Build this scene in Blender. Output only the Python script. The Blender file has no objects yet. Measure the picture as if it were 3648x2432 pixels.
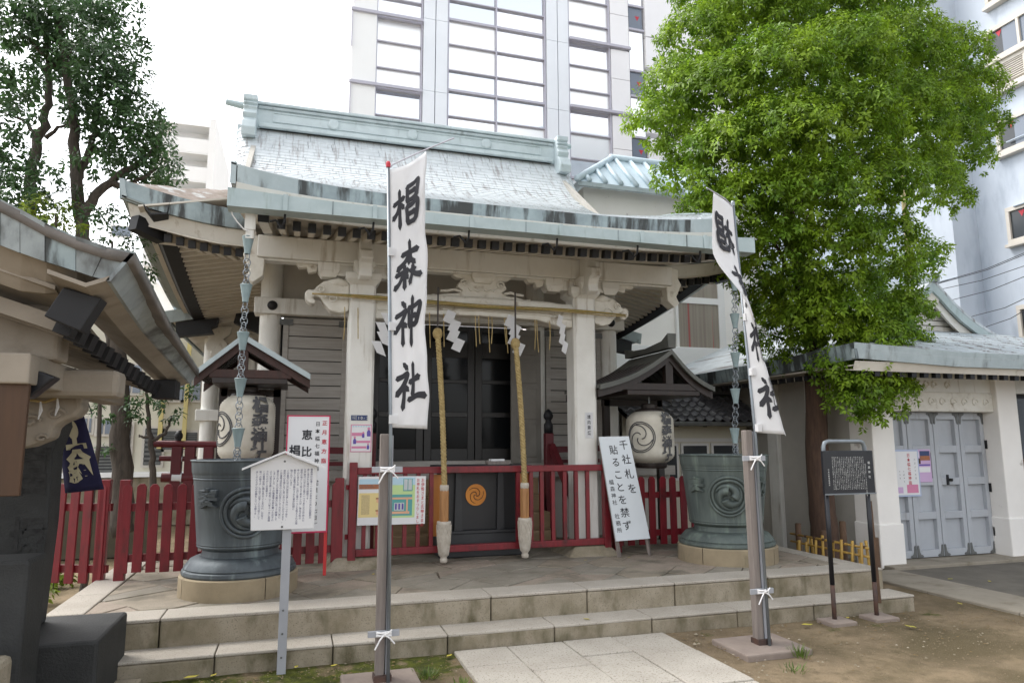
import bpy, math, random
import numpy as np
from mathutils import Vector, Matrix, Euler

random.seed(7)
rng = np.random.default_rng(7)
scene = bpy.context.scene
C = scene.collection
PI = math.pi
R = math.radians

# ------------------------------------------------------------------ camera
YAW, PITCH, ROLL, FPX, EYE = R(17.2), R(8.25), R(-0.2), 2480.0, 1.6
fw = Vector((math.sin(YAW) * math.cos(PITCH), math.cos(YAW) * math.cos(PITCH), math.sin(PITCH)))
rt = Vector((math.cos(YAW), -math.sin(YAW), 0))
up = rt.cross(fw)
rt2 = rt * math.cos(ROLL) + up * math.sin(ROLL)
up2 = -rt * math.sin(ROLL) + up * math.cos(ROLL)
cam = bpy.data.cameras.new('camera')
cam.sensor_width = 36
cam.lens = 36 * FPX / 3648
cam.clip_end = 500
camo = bpy.data.objects.new('camera', cam)
C.objects.link(camo)
M = Matrix((rt2, up2, -fw)).transposed().to_4x4()
M.translation = (0, 0, EYE)
camo.matrix_world = M
scene.camera = camo

# ------------------------------------------------------------------ sky, sun, exposure
SUN_EL, SUN_AZ = R(56), R(-48)          # azimuth measured clockwise from +Y
world = bpy.data.worlds.new('World')
scene.world = world
world.use_nodes = True
wn, wl = world.node_tree.nodes, world.node_tree.links
wn.clear()
sky = wn.new('ShaderNodeTexSky')
sky.sky_type = 'NISHITA'
sky.sun_disc = False
sky.sun_elevation = SUN_EL
sky.sun_rotation = SUN_AZ
sky.air_density = 1.0
sky.dust_density = 2.0
sky.ozone_density = 1.0
hs = wn.new('ShaderNodeHueSaturation')
hs.inputs['Saturation'].default_value = 0.15
bg = wn.new('ShaderNodeBackground')
bg.inputs['Strength'].default_value = 0.15
wo = wn.new('ShaderNodeOutputWorld')
wl.new(sky.outputs[0], hs.inputs['Color'])
wl.new(hs.outputs[0], bg.inputs['Color'])
wl.new(bg.outputs[0], wo.inputs['Surface'])
sd = bpy.data.lights.new('sun', 'SUN')
sd.energy = 0.8
sd.angle = R(30)
sd.color = (1.0, 0.96, 0.9)
so = bpy.data.objects.new('sun', sd)
C.objects.link(so)
sv = Vector((math.sin(SUN_AZ) * math.cos(SUN_EL), math.cos(SUN_AZ) * math.cos(SUN_EL), math.sin(SUN_EL)))
so.rotation_euler = sv.to_track_quat('Z', 'Y').to_euler()
so.location = (0, 0, 30)
vs = scene.view_settings
vs.view_transform = 'Standard'
vs.look = 'None'
vs.gamma = 1
vs.exposure = 1.62
vs.use_curve_mapping = False
scene.cycles.max_bounces = 8
scene.cycles.diffuse_bounces = 6

# ------------------------------------------------------------------ helpers
def at(px, py, x=None, y=None, z=None):
    """the point of the place that the photograph shows at a pixel, on a plane x, y or z = constant"""
    d = rt2 * ((px - 1824) / FPX) - up2 * ((py - 1216) / FPX) + fw
    if x is not None: t = x / d.x
    elif y is not None: t = y / d.y
    else: t = (z - EYE) / d.z
    return Vector((0, 0, EYE)) + d * t

def lerp(a, b, t): return a + (b - a) * t

class MB:
    def __init__(self): self.v, self.f, self.sm = [], [], False
    def add(self, vs, fs):
        n = len(self.v)
        self.v += [tuple(p) for p in vs]
        self.f += [tuple(i + n for i in q) for q in fs]
        return self
    def box(self, x0, x1, y0, y1, z0, z1, m=None):
        vs = [Vector(p) for p in ((x0,y0,z0),(x1,y0,z0),(x1,y1,z0),(x0,y1,z0),(x0,y0,z1),(x1,y0,z1),(x1,y1,z1),(x0,y1,z1))]
        if m is not None: vs = [m @ p for p in vs]
        return self.add(vs, [(0,3,2,1),(4,5,6,7),(0,1,5,4),(1,2,6,5),(2,3,7,6),(3,0,4,7)])
    def beam(self, a, b, w, h, upv=(0,0,1)):
        a, b = Vector(a), Vector(b)
        d = (b - a).normalized(); s = d.cross(Vector(upv))
        if s.length < 1e-4: s = d.cross(Vector((1,0,0)))
        s.normalize(); u = s.cross(d)
        vs = []
        for p in (a, b):
            for i, j in ((-1,-1),(1,-1),(1,1),(-1,1)): vs.append(p + s*(w/2*i) + u*(h/2*j))
        return self.add(vs, [(3,2,1,0),(4,5,6,7),(0,1,5,4),(1,2,6,5),(2,3,7,6),(3,0,4,7)])
    def tube(self, pts, rad, n=8, cap=True):
        pts = [Vector(p) for p in pts]
        if not hasattr(rad, '__len__'): rad = [rad]*len(pts)
        vs, fs = [], []
        ref = None
        for i, p in enumerate(pts):
            d = (pts[min(i+1,len(pts)-1)] - pts[max(i-1,0)]).normalized()
            if ref is None:
                ref = d.cross(Vector((0,0,1)))
                if ref.length < 0.05: ref = d.cross(Vector((1,0,0)))
            ref = (ref - d*ref.dot(d)).normalized()
            b = d.cross(ref)
            for k in range(n):
                a = 2*PI*k/n
                vs.append(p + (ref*math.cos(a) + b*math.sin(a))*rad[i])
        for i in range(len(pts)-1):
            for k in range(n):
                k2 = (k+1) % n
                fs.append((i*n+k, i*n+k2, (i+1)*n+k2, (i+1)*n+k))
        if cap:
            fs.append(tuple(range(n))[::-1]); fs.append(tuple(range((len(pts)-1)*n, len(pts)*n)))
        return self.add(vs, fs)
    def lathe(self, prof, c=(0,0,0), n=24, cap=True):
        vs, fs = [], []
        for r, z in prof:
            for k in range(n):
                a = 2*PI*k/n
                vs.append((c[0]+r*math.cos(a), c[1]+r*math.sin(a), c[2]+z))
        for i in range(len(prof)-1):
            for k in range(n):
                k2 = (k+1) % n
                fs.append((i*n+k, i*n+k2, (i+1)*n+k2, (i+1)*n+k))
        if cap:
            fs.append(tuple(range(n))[::-1]); fs.append(tuple(range((len(prof)-1)*n, len(prof)*n)))
        return self.add(vs, fs)
    def prism(self, poly, f0, f1):
        """poly of 2D points, f0 / f1 map a 2D point to the near / far face"""
        n = len(poly)
        vs = [Vector(f0(*p)) for p in poly] + [Vector(f1(*p)) for p in poly]
        fs = [tuple(range(n)), tuple(range(n, 2*n))[::-1]]
        for i in range(n):
            j = (i+1) % n
            fs.append((i, i+n, j+n, j))
        return self.add(vs, fs)
    def grid(self, P, thick=None):
        """P[i][j] points; optional thickness along -z"""
        r, c = len(P), len(P[0])
        vs = [p for row in P for p in row]
        fs = [(i*c+j, i*c+j+1, (i+1)*c+j+1, (i+1)*c+j) for i in range(r-1) for j in range(c-1)]
        if thick:
            n = len(vs)
            t = Vector(thick) if hasattr(thick,'__len__') else Vector((0,0,-thick))
            vs = vs + [Vector(p)+t for p in vs]
            fs += [tuple(k+n for k in q[::-1]) for q in fs]
            for i in range(r-1):
                for j in (0, c-1):
                    a, b = i*c+j, (i+1)*c+j
                    fs.append((a, b, b+n, a+n) if j == 0 else (b, a, a+n, b+n))
            for j in range(c-1):
                for i in (0, r-1):
                    a, b = i*c+j, i*c+j+1
                    fs.append((b, a, a+n, b+n) if i == 0 else (a, b, b+n, a+n))
        return self.add(vs, fs)
    def build(self, name, m, parent=None, smooth=False, bevel=0, kind=None, auto=None):
        me = bpy.data.meshes.new(name)
        me.from_pydata(self.v, [], self.f)
        me.update()
        o = bpy.data.objects.new(name, me)
        C.objects.link(o)
        if m is not None: me.materials.append(m)
        if parent is not None:
            o.parent = parent
            o.matrix_parent_inverse = parent.matrix_world.inverted() if parent.type != 'EMPTY' else Matrix.Translation(-parent.location)
        if smooth:
            me.polygons.foreach_set('use_smooth', [True]*len(me.polygons))
            if auto:
                me.set_sharp_from_angle(angle=R(auto))
        if bevel:
            b = o.modifiers.new('bevel', 'BEVEL'); b.width = bevel; b.segments = 2; b.limit_method = 'ANGLE'
        if kind: o['kind'] = kind
        return o

def recentre(o):
    """move a mesh's origin to the middle of its base"""
    me = o.data
    n = len(me.vertices)
    a = np.empty(n*3); me.vertices.foreach_get('co', a); a = a.reshape(-1, 3)
    c = (a.min(0)+a.max(0))/2; c[2] = a[:,2].min()
    me.vertices.foreach_set('co', (a-c).ravel()); me.update()
    o.location = Vector(o.location)+Vector(c)

def thing(name, loc, label, cat, group=None):
    o = bpy.data.objects.new(name, None)
    o.empty_display_size = 0.2
    o.location = loc
    C.objects.link(o)
    o['label'] = label; o['category'] = cat
    if group: o['group'] = group
    return o

def tag(o, label, cat, group=None, kind=None):
    o['label'] = label; o['category'] = cat
    if group: o['group'] = group
    if kind: o['kind'] = kind
    return o

def dup(o, parent, loc=None):
    c = o.copy(); C.objects.link(c); c.parent = parent
    if loc is not None: c.location = loc
    return c

# ------------------------------------------------------------------ materials
MATS = {}
def mat(name, c1, c2=None, rough=0.7, scale=3.0, stretch=(1,1,1), bump=0.0, bscale=40.0, metal=0.0, spec=0.5,
        c3=None, s3=(1,1,1), sc3=2.0, lo3=0.5, hi3=0.65, speck=None, spscale=250.0, coat=0, detail=6):
    """Principled surface: two tones by noise, an optional third stain tone, speckle and fine relief, all in world space"""
    m = bpy.data.materials.new(name); m.use_nodes = True
    n, l = m.node_tree.nodes, m.node_tree.links
    b = n['Principled BSDF']
    b.inputs['Roughness'].default_value = rough
    b.inputs['Metallic'].default_value = metal
    b.inputs['Specular IOR Level'].default_value = spec
    if coat: b.inputs['Coat Weight'].default_value = coat
    geo = n.new('ShaderNodeNewGeometry')
    def noise(sc, st, det=6, rg=0.6):
        mp = n.new('ShaderNodeMapping'); mp.inputs['Scale'].default_value = st
        l.new(geo.outputs['Position'], mp.inputs['Vector'])
        t = n.new('ShaderNodeTexNoise'); t.inputs['Scale'].default_value = sc; t.inputs['Detail'].default_value = det
        t.inputs['Roughness'].default_value = rg
        l.new(mp.outputs[0], t.inputs['Vector'])
        return t.outputs['Fac']
    def ramp(fac, lo, hi):
        r = n.new('ShaderNodeMapRange'); r.inputs['From Min'].default_value = lo; r.inputs['From Max'].default_value = hi
        r.interpolation_type = 'SMOOTHSTEP'
        l.new(fac, r.inputs['Value']); return r.outputs[0]
    def mix(fac, a, bb):
        x = n.new('ShaderNodeMix'); x.data_type = 'RGBA'
        l.new(fac, x.inputs[0])
        for k, s in ((6, a), (7, bb)):
            if isinstance(s, tuple): x.inputs[k].default_value = s + (1,)
            else: l.new(s, x.inputs[k])
        return x.outputs[2]
    col = c1
    if c2: col = mix(ramp(noise(scale, stretch, detail), 0.3, 0.7), c1, c2)
    if c3: col = mix(ramp(noise(sc3, s3), lo3, hi3), col, c3)
    if speck: col = mix(ramp(noise(spscale, (1,1,1), 2), 0.55, 0.7), col, speck)
    if isinstance(col, tuple): b.inputs['Base Color'].default_value = col + (1,)
    else: l.new(col, b.inputs['Base Color'])
    if bump:
        bp = n.new('ShaderNodeBump'); bp.inputs['Strength'].default_value = bump; bp.inputs['Distance'].default_value = 0.01
        l.new(noise(bscale, stretch, 4), bp.inputs['Height'])
        l.new(bp.outputs[0], b.inputs['Normal'])
    MATS[name] = m
    return m

paint = mat('aged_white_paint', (.74,.73,.69), (.66,.645,.60), .6, 2.5, bump=.15, bscale=30, c3=(.36,.31,.24), s3=(7,7,.7), sc3=1.9, lo3=.54, hi3=.8)
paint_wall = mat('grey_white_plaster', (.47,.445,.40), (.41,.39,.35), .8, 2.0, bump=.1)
carve = mat('carved_cream_paint', (.72,.695,.63), (.61,.58,.51), .65, 6, bump=.3, bscale=60, c3=(.30,.24,.17), sc3=7, lo3=.55, hi3=.75)
verdi = mat('verdigris_copper', (.42,.485,.50), (.34,.40,.415), .55, 4, bump=.1, c3=(.17,.19,.19), s3=(3.5,3.5,.9), sc3=1.7, lo3=.52, hi3=.72)
verdi_clean = mat('pale_verdigris_gutter', (.42,.50,.51), (.36,.44,.45), .5, 5, bump=.08, c3=(.26,.33,.31), s3=(5,5,1), sc3=2, lo3=.55, hi3=.75)
verdi_dark = mat('streaked_copper_eave', (.36,.44,.46), (.22,.27,.29), .6, 3, bump=.15, c3=(.045,.05,.05), s3=(6,6,.5), sc3=1.1, lo3=.42, hi3=.58)
shingle = mat('weathered_copper_sheet', (.62,.66,.68), (.535,.57,.59), .55, 6, bump=.1, c3=(.31,.30,.30), s3=(8,.7,.7), sc3=2.2, lo3=.5, hi3=.72)
shingle2 = mat('grey_slate_copper_sheet', (.52,.57,.60), (.42,.46,.49), .55, 6, bump=.1, c3=(.2,.19,.19), s3=(5,.6,.6), sc3=1.5, lo3=.5, hi3=.64)
moss_shingle = mat('brown_mossy_sheet', (.34,.28,.24), (.24,.19,.15), .8, 9, bump=.3, c3=(.5,.5,.48), sc3=6, lo3=.55, hi3=.65)
black = mat('black_rafter_cap', (.005,.005,.007), (.009,.009,.011), .6, 5)
soffit = mat('cream_soffit_boards', (.66,.62,.55), (.59,.55,.48), .75, 3, c3=(.32,.26,.19), sc3=5, lo3=.6, hi3=.8)
red = mat('dark_red_painted_wood', (.20,.011,.019), (.145,.008,.014), .42, 4, stretch=(8,8,1), bump=.12, bscale=30, c3=(.065,.012,.012), sc3=3, s3=(3,3,1.2), lo3=.5, hi3=.75)
redpost = mat('bright_red_wood', (.55,.02,.02), None, .5)
maroon = mat('maroon_rail_paint', (.12,.010,.016), (.09,.008,.012), .5, 4)
granite = mat('pale_granite', (.44,.40,.345), (.36,.325,.275), .85, 2.2, bump=.3, bscale=120, speck=(.24,.21,.17), spscale=95)
granite_dirty = mat('weathered_granite_riser', (.34,.295,.225), (.22,.185,.125), .9, 3.2, bump=.4, bscale=90, c3=(.105,.09,.048), s3=(2.2,2.2,1.1), sc3=2.6, lo3=.44, hi3=.74, speck=(.19,.16,.11), spscale=95)
pathstone = mat('speckled_path_granite', (.45,.415,.36), (.38,.345,.295), .9, 2.5, bump=.6, bscale=90, speck=(.20,.18,.14), spscale=70)
flagm = [mat('flagstone_%s' % k, a, b, .85, 5.0, bump=.45, bscale=45, c3=(.15,.13,.095), sc3=2.6, lo3=.48, hi3=.7, speck=(.16,.14,.11), spscale=110) for k, a, b in
         (('buff',(.31,.265,.205),(.24,.205,.155)), ('grey',(.28,.25,.205),(.22,.20,.16)), ('pink',(.33,.27,.215),(.26,.215,.17)))]
mortar = mat('dark_joint_mortar', (.13,.115,.085), (.09,.085,.06), .95, 8, bump=.3)
yellowstone = mat('yellow_tuff_base', (.34,.275,.18), (.25,.20,.13), .9, 3, bump=.3, bscale=90, c3=(.15,.13,.08), s3=(3,3,1), sc3=2, lo3=.55, hi3=.75)
bronze = mat('green_bronze', (.12,.145,.132), (.085,.105,.10), .6, 3, stretch=(3,3,.6), bump=.15, bscale=40, metal=.35, c3=(.20,.25,.215), s3=(5,5,.4), sc3=1.6, lo3=.5, hi3=.75)
bronze_blue = mat('blue_grey_bronze', (.10,.118,.128), (.07,.082,.092), .55, 3, stretch=(3,3,.6), bump=.15, bscale=40, metal=.35, c3=(.19,.23,.235), s3=(5,5,.4), sc3=1.6, lo3=.52, hi3=.75)
paper = mat('old_lantern_paper', (.62,.585,.50), (.47,.435,.36), .8, 3.5, c3=(.36,.30,.21), sc3=3, lo3=.55, hi3=.8)
ink = mat('black_ink', (.02,.02,.026), None, .7)
ink_grey = mat('faded_ink', (.06,.06,.065), (.10,.10,.10), .7, 12)
ink_blue = mat('violet_ink', (.06,.06,.16), None, .7)
ink_red = mat('red_ink', (.50,.03,.05), None, .6)
ink_white = mat('white_lettering', (.62,.62,.60), None, .6)
white = mat('white_board', (.74,.74,.75), (.70,.70,.71), .5, 2)
cloth_old = mat('white_banner_cloth', (.80,.80,.81), (.75,.75,.76), .9, 1.5, bump=.12, bscale=300)
steel = mat('galvanised_pole', (.24,.27,.29), (.19,.21,.23), .35, 6, metal=.5)
postwood = mat('grey_weathered_post', (.24,.205,.185), (.17,.145,.13), .8, 3, stretch=(12,12,.8), bump=.3, bscale=20)
graypaint = mat('grey_painted_post', (.36,.37,.40), (.31,.32,.345), .5, 3)
brownwood = mat('red_brown_timber', (.055,.020,.014), (.033,.014,.010), .6, 3, stretch=(8,8,2), bump=.2)
darkwood = mat('dark_stained_timber', (.028,.017,.013), (.018,.012,.01), .5, 3, stretch=(6,6,1))
orangewood = mat('orange_varnished_board', (.50,.20,.045), (.40,.15,.03), .4, 2, stretch=(10,10,.6))
gripwood = mat('honey_wood_grip', (.40,.20,.075), (.30,.14,.05), .45, 3, stretch=(10,10,1))
ropem = mat('straw_gold_rope', (.46,.35,.165), (.31,.225,.09), .9, 25, bump=.5, bscale=150)
strawm = mat('green_straw', (.23,.20,.07), (.34,.24,.08), .9, 20)
tasselm = mat('knitted_white_tassel', (.56,.51,.44), (.46,.41,.34), .95, 20, bump=.4, bscale=200)
whiterope = mat('white_cord', (.75,.74,.74), None, .8)
boxm = mat('black_lacquer_box', (.011,.011,.013), (.016,.016,.018), .45, 3)
boxtrim = mat('charcoal_box_frame', (.024,.025,.028), (.032,.033,.036), .5, 4)
gold = mat('orange_crest', (.62,.23,.02), (.52,.18,.015), .45, 5)
glass_dark = mat('dark_window_glass', (.007,.008,.009), None, .08, spec=.16)
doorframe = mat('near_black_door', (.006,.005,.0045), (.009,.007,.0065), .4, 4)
shutter_grey = mat('grey_wood_shutter', (.37,.35,.32), (.31,.29,.265), .7, 3, stretch=(1,1,10), bump=.15)
stele_m = mat('dark_grey_stele', (.034,.035,.035), (.022,.023,.023), .7, 5, bump=.5, bscale=70, c3=(.055,.055,.052), sc3=4, lo3=.55, hi3=.8, speck=(.02,.02,.02), spscale=120)
stele_cut = mat('carved_shadow_stone', (.016,.016,.016), (.04,.04,.04), .9, 20)
navy = mat('navy_cloth', (.018,.016,.06), (.012,.011,.045), .9, 5, bump=.2)
pav_paint = mat('shade_darkened_cream_paint', (.33,.285,.23), (.25,.215,.172), .7, 2.5, bump=.15, c3=(.19,.155,.115), sc3=3, lo3=.5, hi3=.75)  # base cream darkened to carry the deep shade under the pavilion roof
cream = mat('cream_dye', (.52,.47,.32), (.45,.40,.27), .9, 8)
brownboard = mat('brown_plywood', (.075,.034,.013), (.055,.025,.01), .6, 2, stretch=(8,8,1))
tilem = mat('smoked_roof_tile', (.115,.115,.125), (.08,.08,.088), .38, 5, c3=(.2,.2,.21), sc3=9, lo3=.55, hi3=.7)
bluetile = mat('pale_blue_metal_roof', (.50,.60,.65), (.45,.55,.60), .45, 3)
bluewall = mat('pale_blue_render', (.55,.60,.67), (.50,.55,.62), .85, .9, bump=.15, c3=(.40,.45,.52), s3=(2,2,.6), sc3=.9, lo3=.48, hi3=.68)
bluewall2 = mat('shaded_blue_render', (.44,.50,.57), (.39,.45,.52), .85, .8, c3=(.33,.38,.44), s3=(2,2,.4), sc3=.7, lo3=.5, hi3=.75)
whitewall = mat('cracked_white_render', (.84,.81,.77), (.79,.76,.72), .9, 1.5, bump=.15, c3=(.50,.46,.42), sc3=3.5, lo3=.66, hi3=.74)
whitewall2 = mat('white_facade', (.88,.88,.87), (.85,.85,.84), .8, .6)
creamwall = mat('cream_school_wall', (.66,.63,.52), (.60,.57,.47), .85, 1)
panelgrey = mat('pale_grey_cladding', (.88,.87,.88), (.84,.83,.84), .6, .5)
pilaster = mat('pale_blue_grey_cladding', (.82,.85,.89), (.78,.81,.85), .5, .5)
mullion = mat('grey_violet_mullion', (.47,.46,.53), None, .5)
towerglass = mat('mirror_facade_glass', (.97,.98,.98), None, .08, metal=1.0)
pane_blue = mat('blue_grey_window', (.17,.20,.25), None, .1, spec=.6)
pane_dark = mat('dim_window', (.045,.05,.055), None, .15)
alum = mat('cream_aluminium_frame', (.60,.56,.50), (.54,.50,.44), .5, 3)
alum_w = mat('white_aluminium_frame', (.72,.71,.69), None, .5)
curtain = mat('striped_curtain', (.30,.27,.22), (.24,.20,.17), .9, 6, stretch=(3,3,.05), c3=(.34,.10,.09), s3=(3,3,.02), sc3=2.3, lo3=.62, hi3=.66)
doorgrey = mat('pale_grey_door_paint', (.43,.45,.48), (.38,.40,.43), .5, 2, bump=.1, c3=(.27,.27,.27), s3=(4,4,.8), sc3=1.6, lo3=.58, hi3=.8)
ironm = mat('aged_grey_ironwork', (.13,.135,.13), (.09,.092,.09), .5, 8)
blackmetal = mat('black_enamel', (.009,.010,.014), (.012,.013,.018), .4, 5)
rustpost = mat('rusty_dark_leg', (.045,.03,.028), (.09,.045,.03), .7, 10)
towerglass2 = mat('mirror_facade_glass_grey', (.80,.84,.86), None, .05, metal=1.0)
towerglass3 = mat('mirror_facade_glass_blind', (.92,.92,.90), None, .3, metal=.8)
bamboo = mat('yellow_bamboo', (.48,.30,.06), (.34,.20,.04), .5, 10)
stakewood = mat('dark_brown_stake', (.10,.055,.03), (.07,.038,.02), .8, 8, bump=.3)
asphalt = mat('dull_asphalt', (.15,.135,.11), (.115,.103,.085), .95, 3, bump=.3, bscale=150)
concrete = mat('warm_concrete', (.30,.265,.21), (.24,.21,.165), .95, 3, bump=.3, bscale=100, c3=(.16,.13,.08), sc3=3, lo3=.55, hi3=.75)
concslab = mat('pinkish_concrete_pad', (.27,.22,.185), (.22,.175,.15), .95, 5, bump=.3, bscale=120)
bark = mat('grey_brown_bark', (.095,.078,.062), (.055,.045,.037), .95, 6, stretch=(4,4,1), bump=.8, bscale=18)
barkred = mat('red_brown_bark', (.10,.058,.038), (.06,.036,.026), .95, 5, stretch=(5,5,.8), bump=.8, bscale=16)
pinkposter = mat('pink_print', (.62,.22,.36), None, .6)
purple = mat('violet_print', (.12,.08,.36), None, .6)
lilac = mat('lilac_poster', (.58,.40,.62), (.54,.37,.58), .5, 3)
paleblue = mat('pale_blue_frame', (.42,.48,.64), None, .5)
yel = mat('straw_yellow_print', (.74,.60,.27), None, .6)
palegreen = mat('pale_green_print', (.50,.66,.30), None, .6)
teal = mat('teal_print', (.10,.34,.33), None, .6)
peach = mat('peach_print', (.72,.40,.25), None, .6)
skyprint = mat('sky_blue_print', (.44,.62,.72), None, .6)
rustprint = mat('rust_print', (.40,.14,.05), (.26,.12,.08), .6, 30)
signblue = mat('address_plate_blue', (.02,.04,.13), None, .35)
yellowleaf = mat('yellow_fallen_leaf', (.50,.40,.05), (.36,.34,.06), .7, 20)
brassm = mat('brass_pipe', (.52,.42,.22), None, .4)
cablem = mat('black_cable', (.03,.03,.04), None, .6)

def leafmat(name, c1, c2, trans=.35, rough=.45):
    m = bpy.data.materials.new(name); m.use_nodes = True
    n, l = m.node_tree.nodes, m.node_tree.links
    b = n['Principled BSDF']; out = n['Material Output']
    oi = n.new('ShaderNodeNewGeometry')
    hv = n.new('ShaderNodeHueSaturation'); rr_ = n.new('ShaderNodeMapRange'); rr_.inputs['To Min'].default_value = .55; rr_.inputs['To Max'].default_value = 1.4
    l.new(oi.outputs['Random Per Island'], rr_.inputs['Value']); l.new(rr_.outputs[0], hv.inputs['Value'])
    t = n.new('ShaderNodeTexNoise'); t.inputs['Scale'].default_value = 2.2; t.inputs['Detail'].default_value = 5
    l.new(oi.outputs['Position'], t.inputs['Vector'])
    r = n.new('ShaderNodeMapRange'); r.inputs['From Min'].default_value = .35; r.inputs['From Max'].default_value = .65
    l.new(t.outputs['Fac'], r.inputs['Value'])
    x = n.new('ShaderNodeMix'); x.data_type = 'RGBA'
    x.inputs[6].default_value = c1 + (1,); x.inputs[7].default_value = c2 + (1,)
    l.new(r.outputs[0], x.inputs[0])
    l.new(x.outputs[2], hv.inputs['Color'])
    l.new(hv.outputs[0], b.inputs['Base Color'])
    b.inputs['Roughness'].default_value = rough
    b.inputs['Specular IOR Level'].default_value = .35
    tr = n.new('ShaderNodeBsdfTranslucent')
    l.new(hv.outputs[0], tr.inputs['Color'])
    ms = n.new('ShaderNodeMixShader'); ms.inputs[0].default_value = trans
    l.new(b.outputs[0], ms.inputs[1]); l.new(tr.outputs[0], ms.inputs[2])
    l.new(ms.outputs[0], out.inputs['Surface'])
    return m
cloth = leafmat('white_banner_cloth', (.84,.84,.85), (.78,.78,.79), .38, .9)
for nd in cloth.node_tree.nodes:
    if nd.type == 'MAP_RANGE' and nd.inputs['To Min'].default_value > .5: nd.inputs['To Min'].default_value = nd.inputs['To Max'].default_value = 1.0
leaf_bright = leafmat('fresh_camphor_leaf', (.27,.395,.03), (.115,.22,.018), .42)
leaf_dark = leafmat('dark_evergreen_leaf', (.075,.145,.05), (.04,.085,.032), .34)
leaf_yellow = leafmat('yellow_green_leaf', (.20,.26,.02), (.12,.18,.02), .35)
grassm = leafmat('weed_green', (.13,.19,.03), (.09,.14,.03), .3)

# ------------------------------------------------------------------ lettering
_gc = {}
_gs = bpy.data.scenes.new('glyph_workshop')
def glyph(ch, off=0.0):
    k = (ch, off)
    if k not in _gc:
        cu = bpy.data.curves.new('glyph', 'FONT'); cu.body = ch; cu.resolution_u = 2; cu.offset = off
        o = bpy.data.objects.new('glyph', cu); _gs.collection.objects.link(o)
        _gs.view_layers[0].update()
        me = bpy.data.meshes.new_from_object(o.evaluated_get(_gs.view_layers[0].depsgraph))
        v = [(p.co.x, p.co.y + .12) for p in me.vertices]
        f = [tuple(p.vertices) for p in me.polygons]
        bpy.data.objects.remove(o); bpy.data.curves.remove(cu); bpy.data.meshes.remove(me)
        _gc[k] = (v, f)
    return _gc[k]

def letters(mb, s, fn, size, pitch=None, off=0.0, u0=0, v0=0, wid=1.0, horizontal=False):
    """lay characters downwards (or along) from (u0, v0) = top centre; fn(u, v) maps the sheet into the place"""
    pitch = pitch or size * 1.05
    for i, ch in enumerate(s):
        if ch in ' 　': continue
        v, f = glyph(ch, off)
        if horizontal: cu_, cv_ = u0 + i*pitch, v0
        else: cu_, cv_ = u0, v0 - i*pitch - size
        if ch in '()（）ー' and not horizontal:      # turned a quarter in upright setting
            pts = [fn(cu_ + ((y-.46))*size*wid, cv_ + (.46 - (x-.5))*size) for x, y in v]
        else:
            pts = [fn(cu_ + (x-.5)*size*wid, cv_ + y*size) for x, y in v]
        mb.add(pts, f)

def plane_fn(o, r, u, d=.003):
    o, r, u = Vector(o), Vector(r).normalized(), Vector(u).normalized()
    n = r.cross(u) * d
    return lambda a, b: o + r*a + u*b + n

BRUSH = {
'椙': [[(.02,.62),(.22,.69),(.45,.75)],[(.25,.97),(.27,.6),(.28,.04)],[(.27,.64),(.16,.42),(.0,.29)],[(.31,.62),(.43,.50)],
      [(.57,.97),(.57,.58)],[(.53,.95),(.78,.97),(.96,1.0),(.90,.62)],[(.59,.79),(.88,.82)],[(.56,.60),(.90,.64)],
      [(.54,.49),(.57,.08)],[(.52,.47),(.75,.49),(.95,.53),(.86,.10)],[(.58,.29),(.86,.32)],[(.56,.09),(.88,.12)]],
'森': [[(.30,.72),(.6,.77),(.92,.79)],[(.62,1.02),(.61,.75),(.56,.52)],[(.60,.74),(.40,.55),(.12,.42)],[(.63,.72),(.66,.60),(.78,.50)],
      [(.05,.29),(.3,.33),(.55,.37)],[(.40,.50),(.41,.25),(.40,-.03)],[(.38,.31),(.2,.10),(.0,.0)],[(.43,.3),(.52,.20)],
      [(.60,.33),(.8,.37)],[(.72,.47),(.68,.25),(.60,.06)],[(.70,.33),(.82,.24),(1.02,.20)]],
'神': [[(.30,1.0),(.43,.89)],[(.04,.67),(.28,.73),(.46,.79),(.28,.52),(.0,.30)],[(.33,.60),(.34,.3),(.33,.0)],[(.38,.5),(.47,.42)],
      [(.56,.82),(.59,.40)],[(.52,.83),(.78,.87),(.99,.91),(.86,.44)],[(.58,.63),(.87,.66)],[(.58,.43),(.86,.46)],[(.70,1.1),(.69,.6),(.66,-.02)]],
'社': [[(.32,1.0),(.45,.89)],[(.04,.66),(.28,.72),(.47,.78),(.28,.50),(.03,.30)],[(.32,.58),(.31,.3),(.26,.0)],[(.36,.5),(.45,.42)],
      [(.50,.58),(.68,.65),(.88,.72)],[(.66,1.02),(.66,.65),(.60,.28)],[(.44,.20),(.62,.25),(.8,.31),(1.06,.30)]]}
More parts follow.
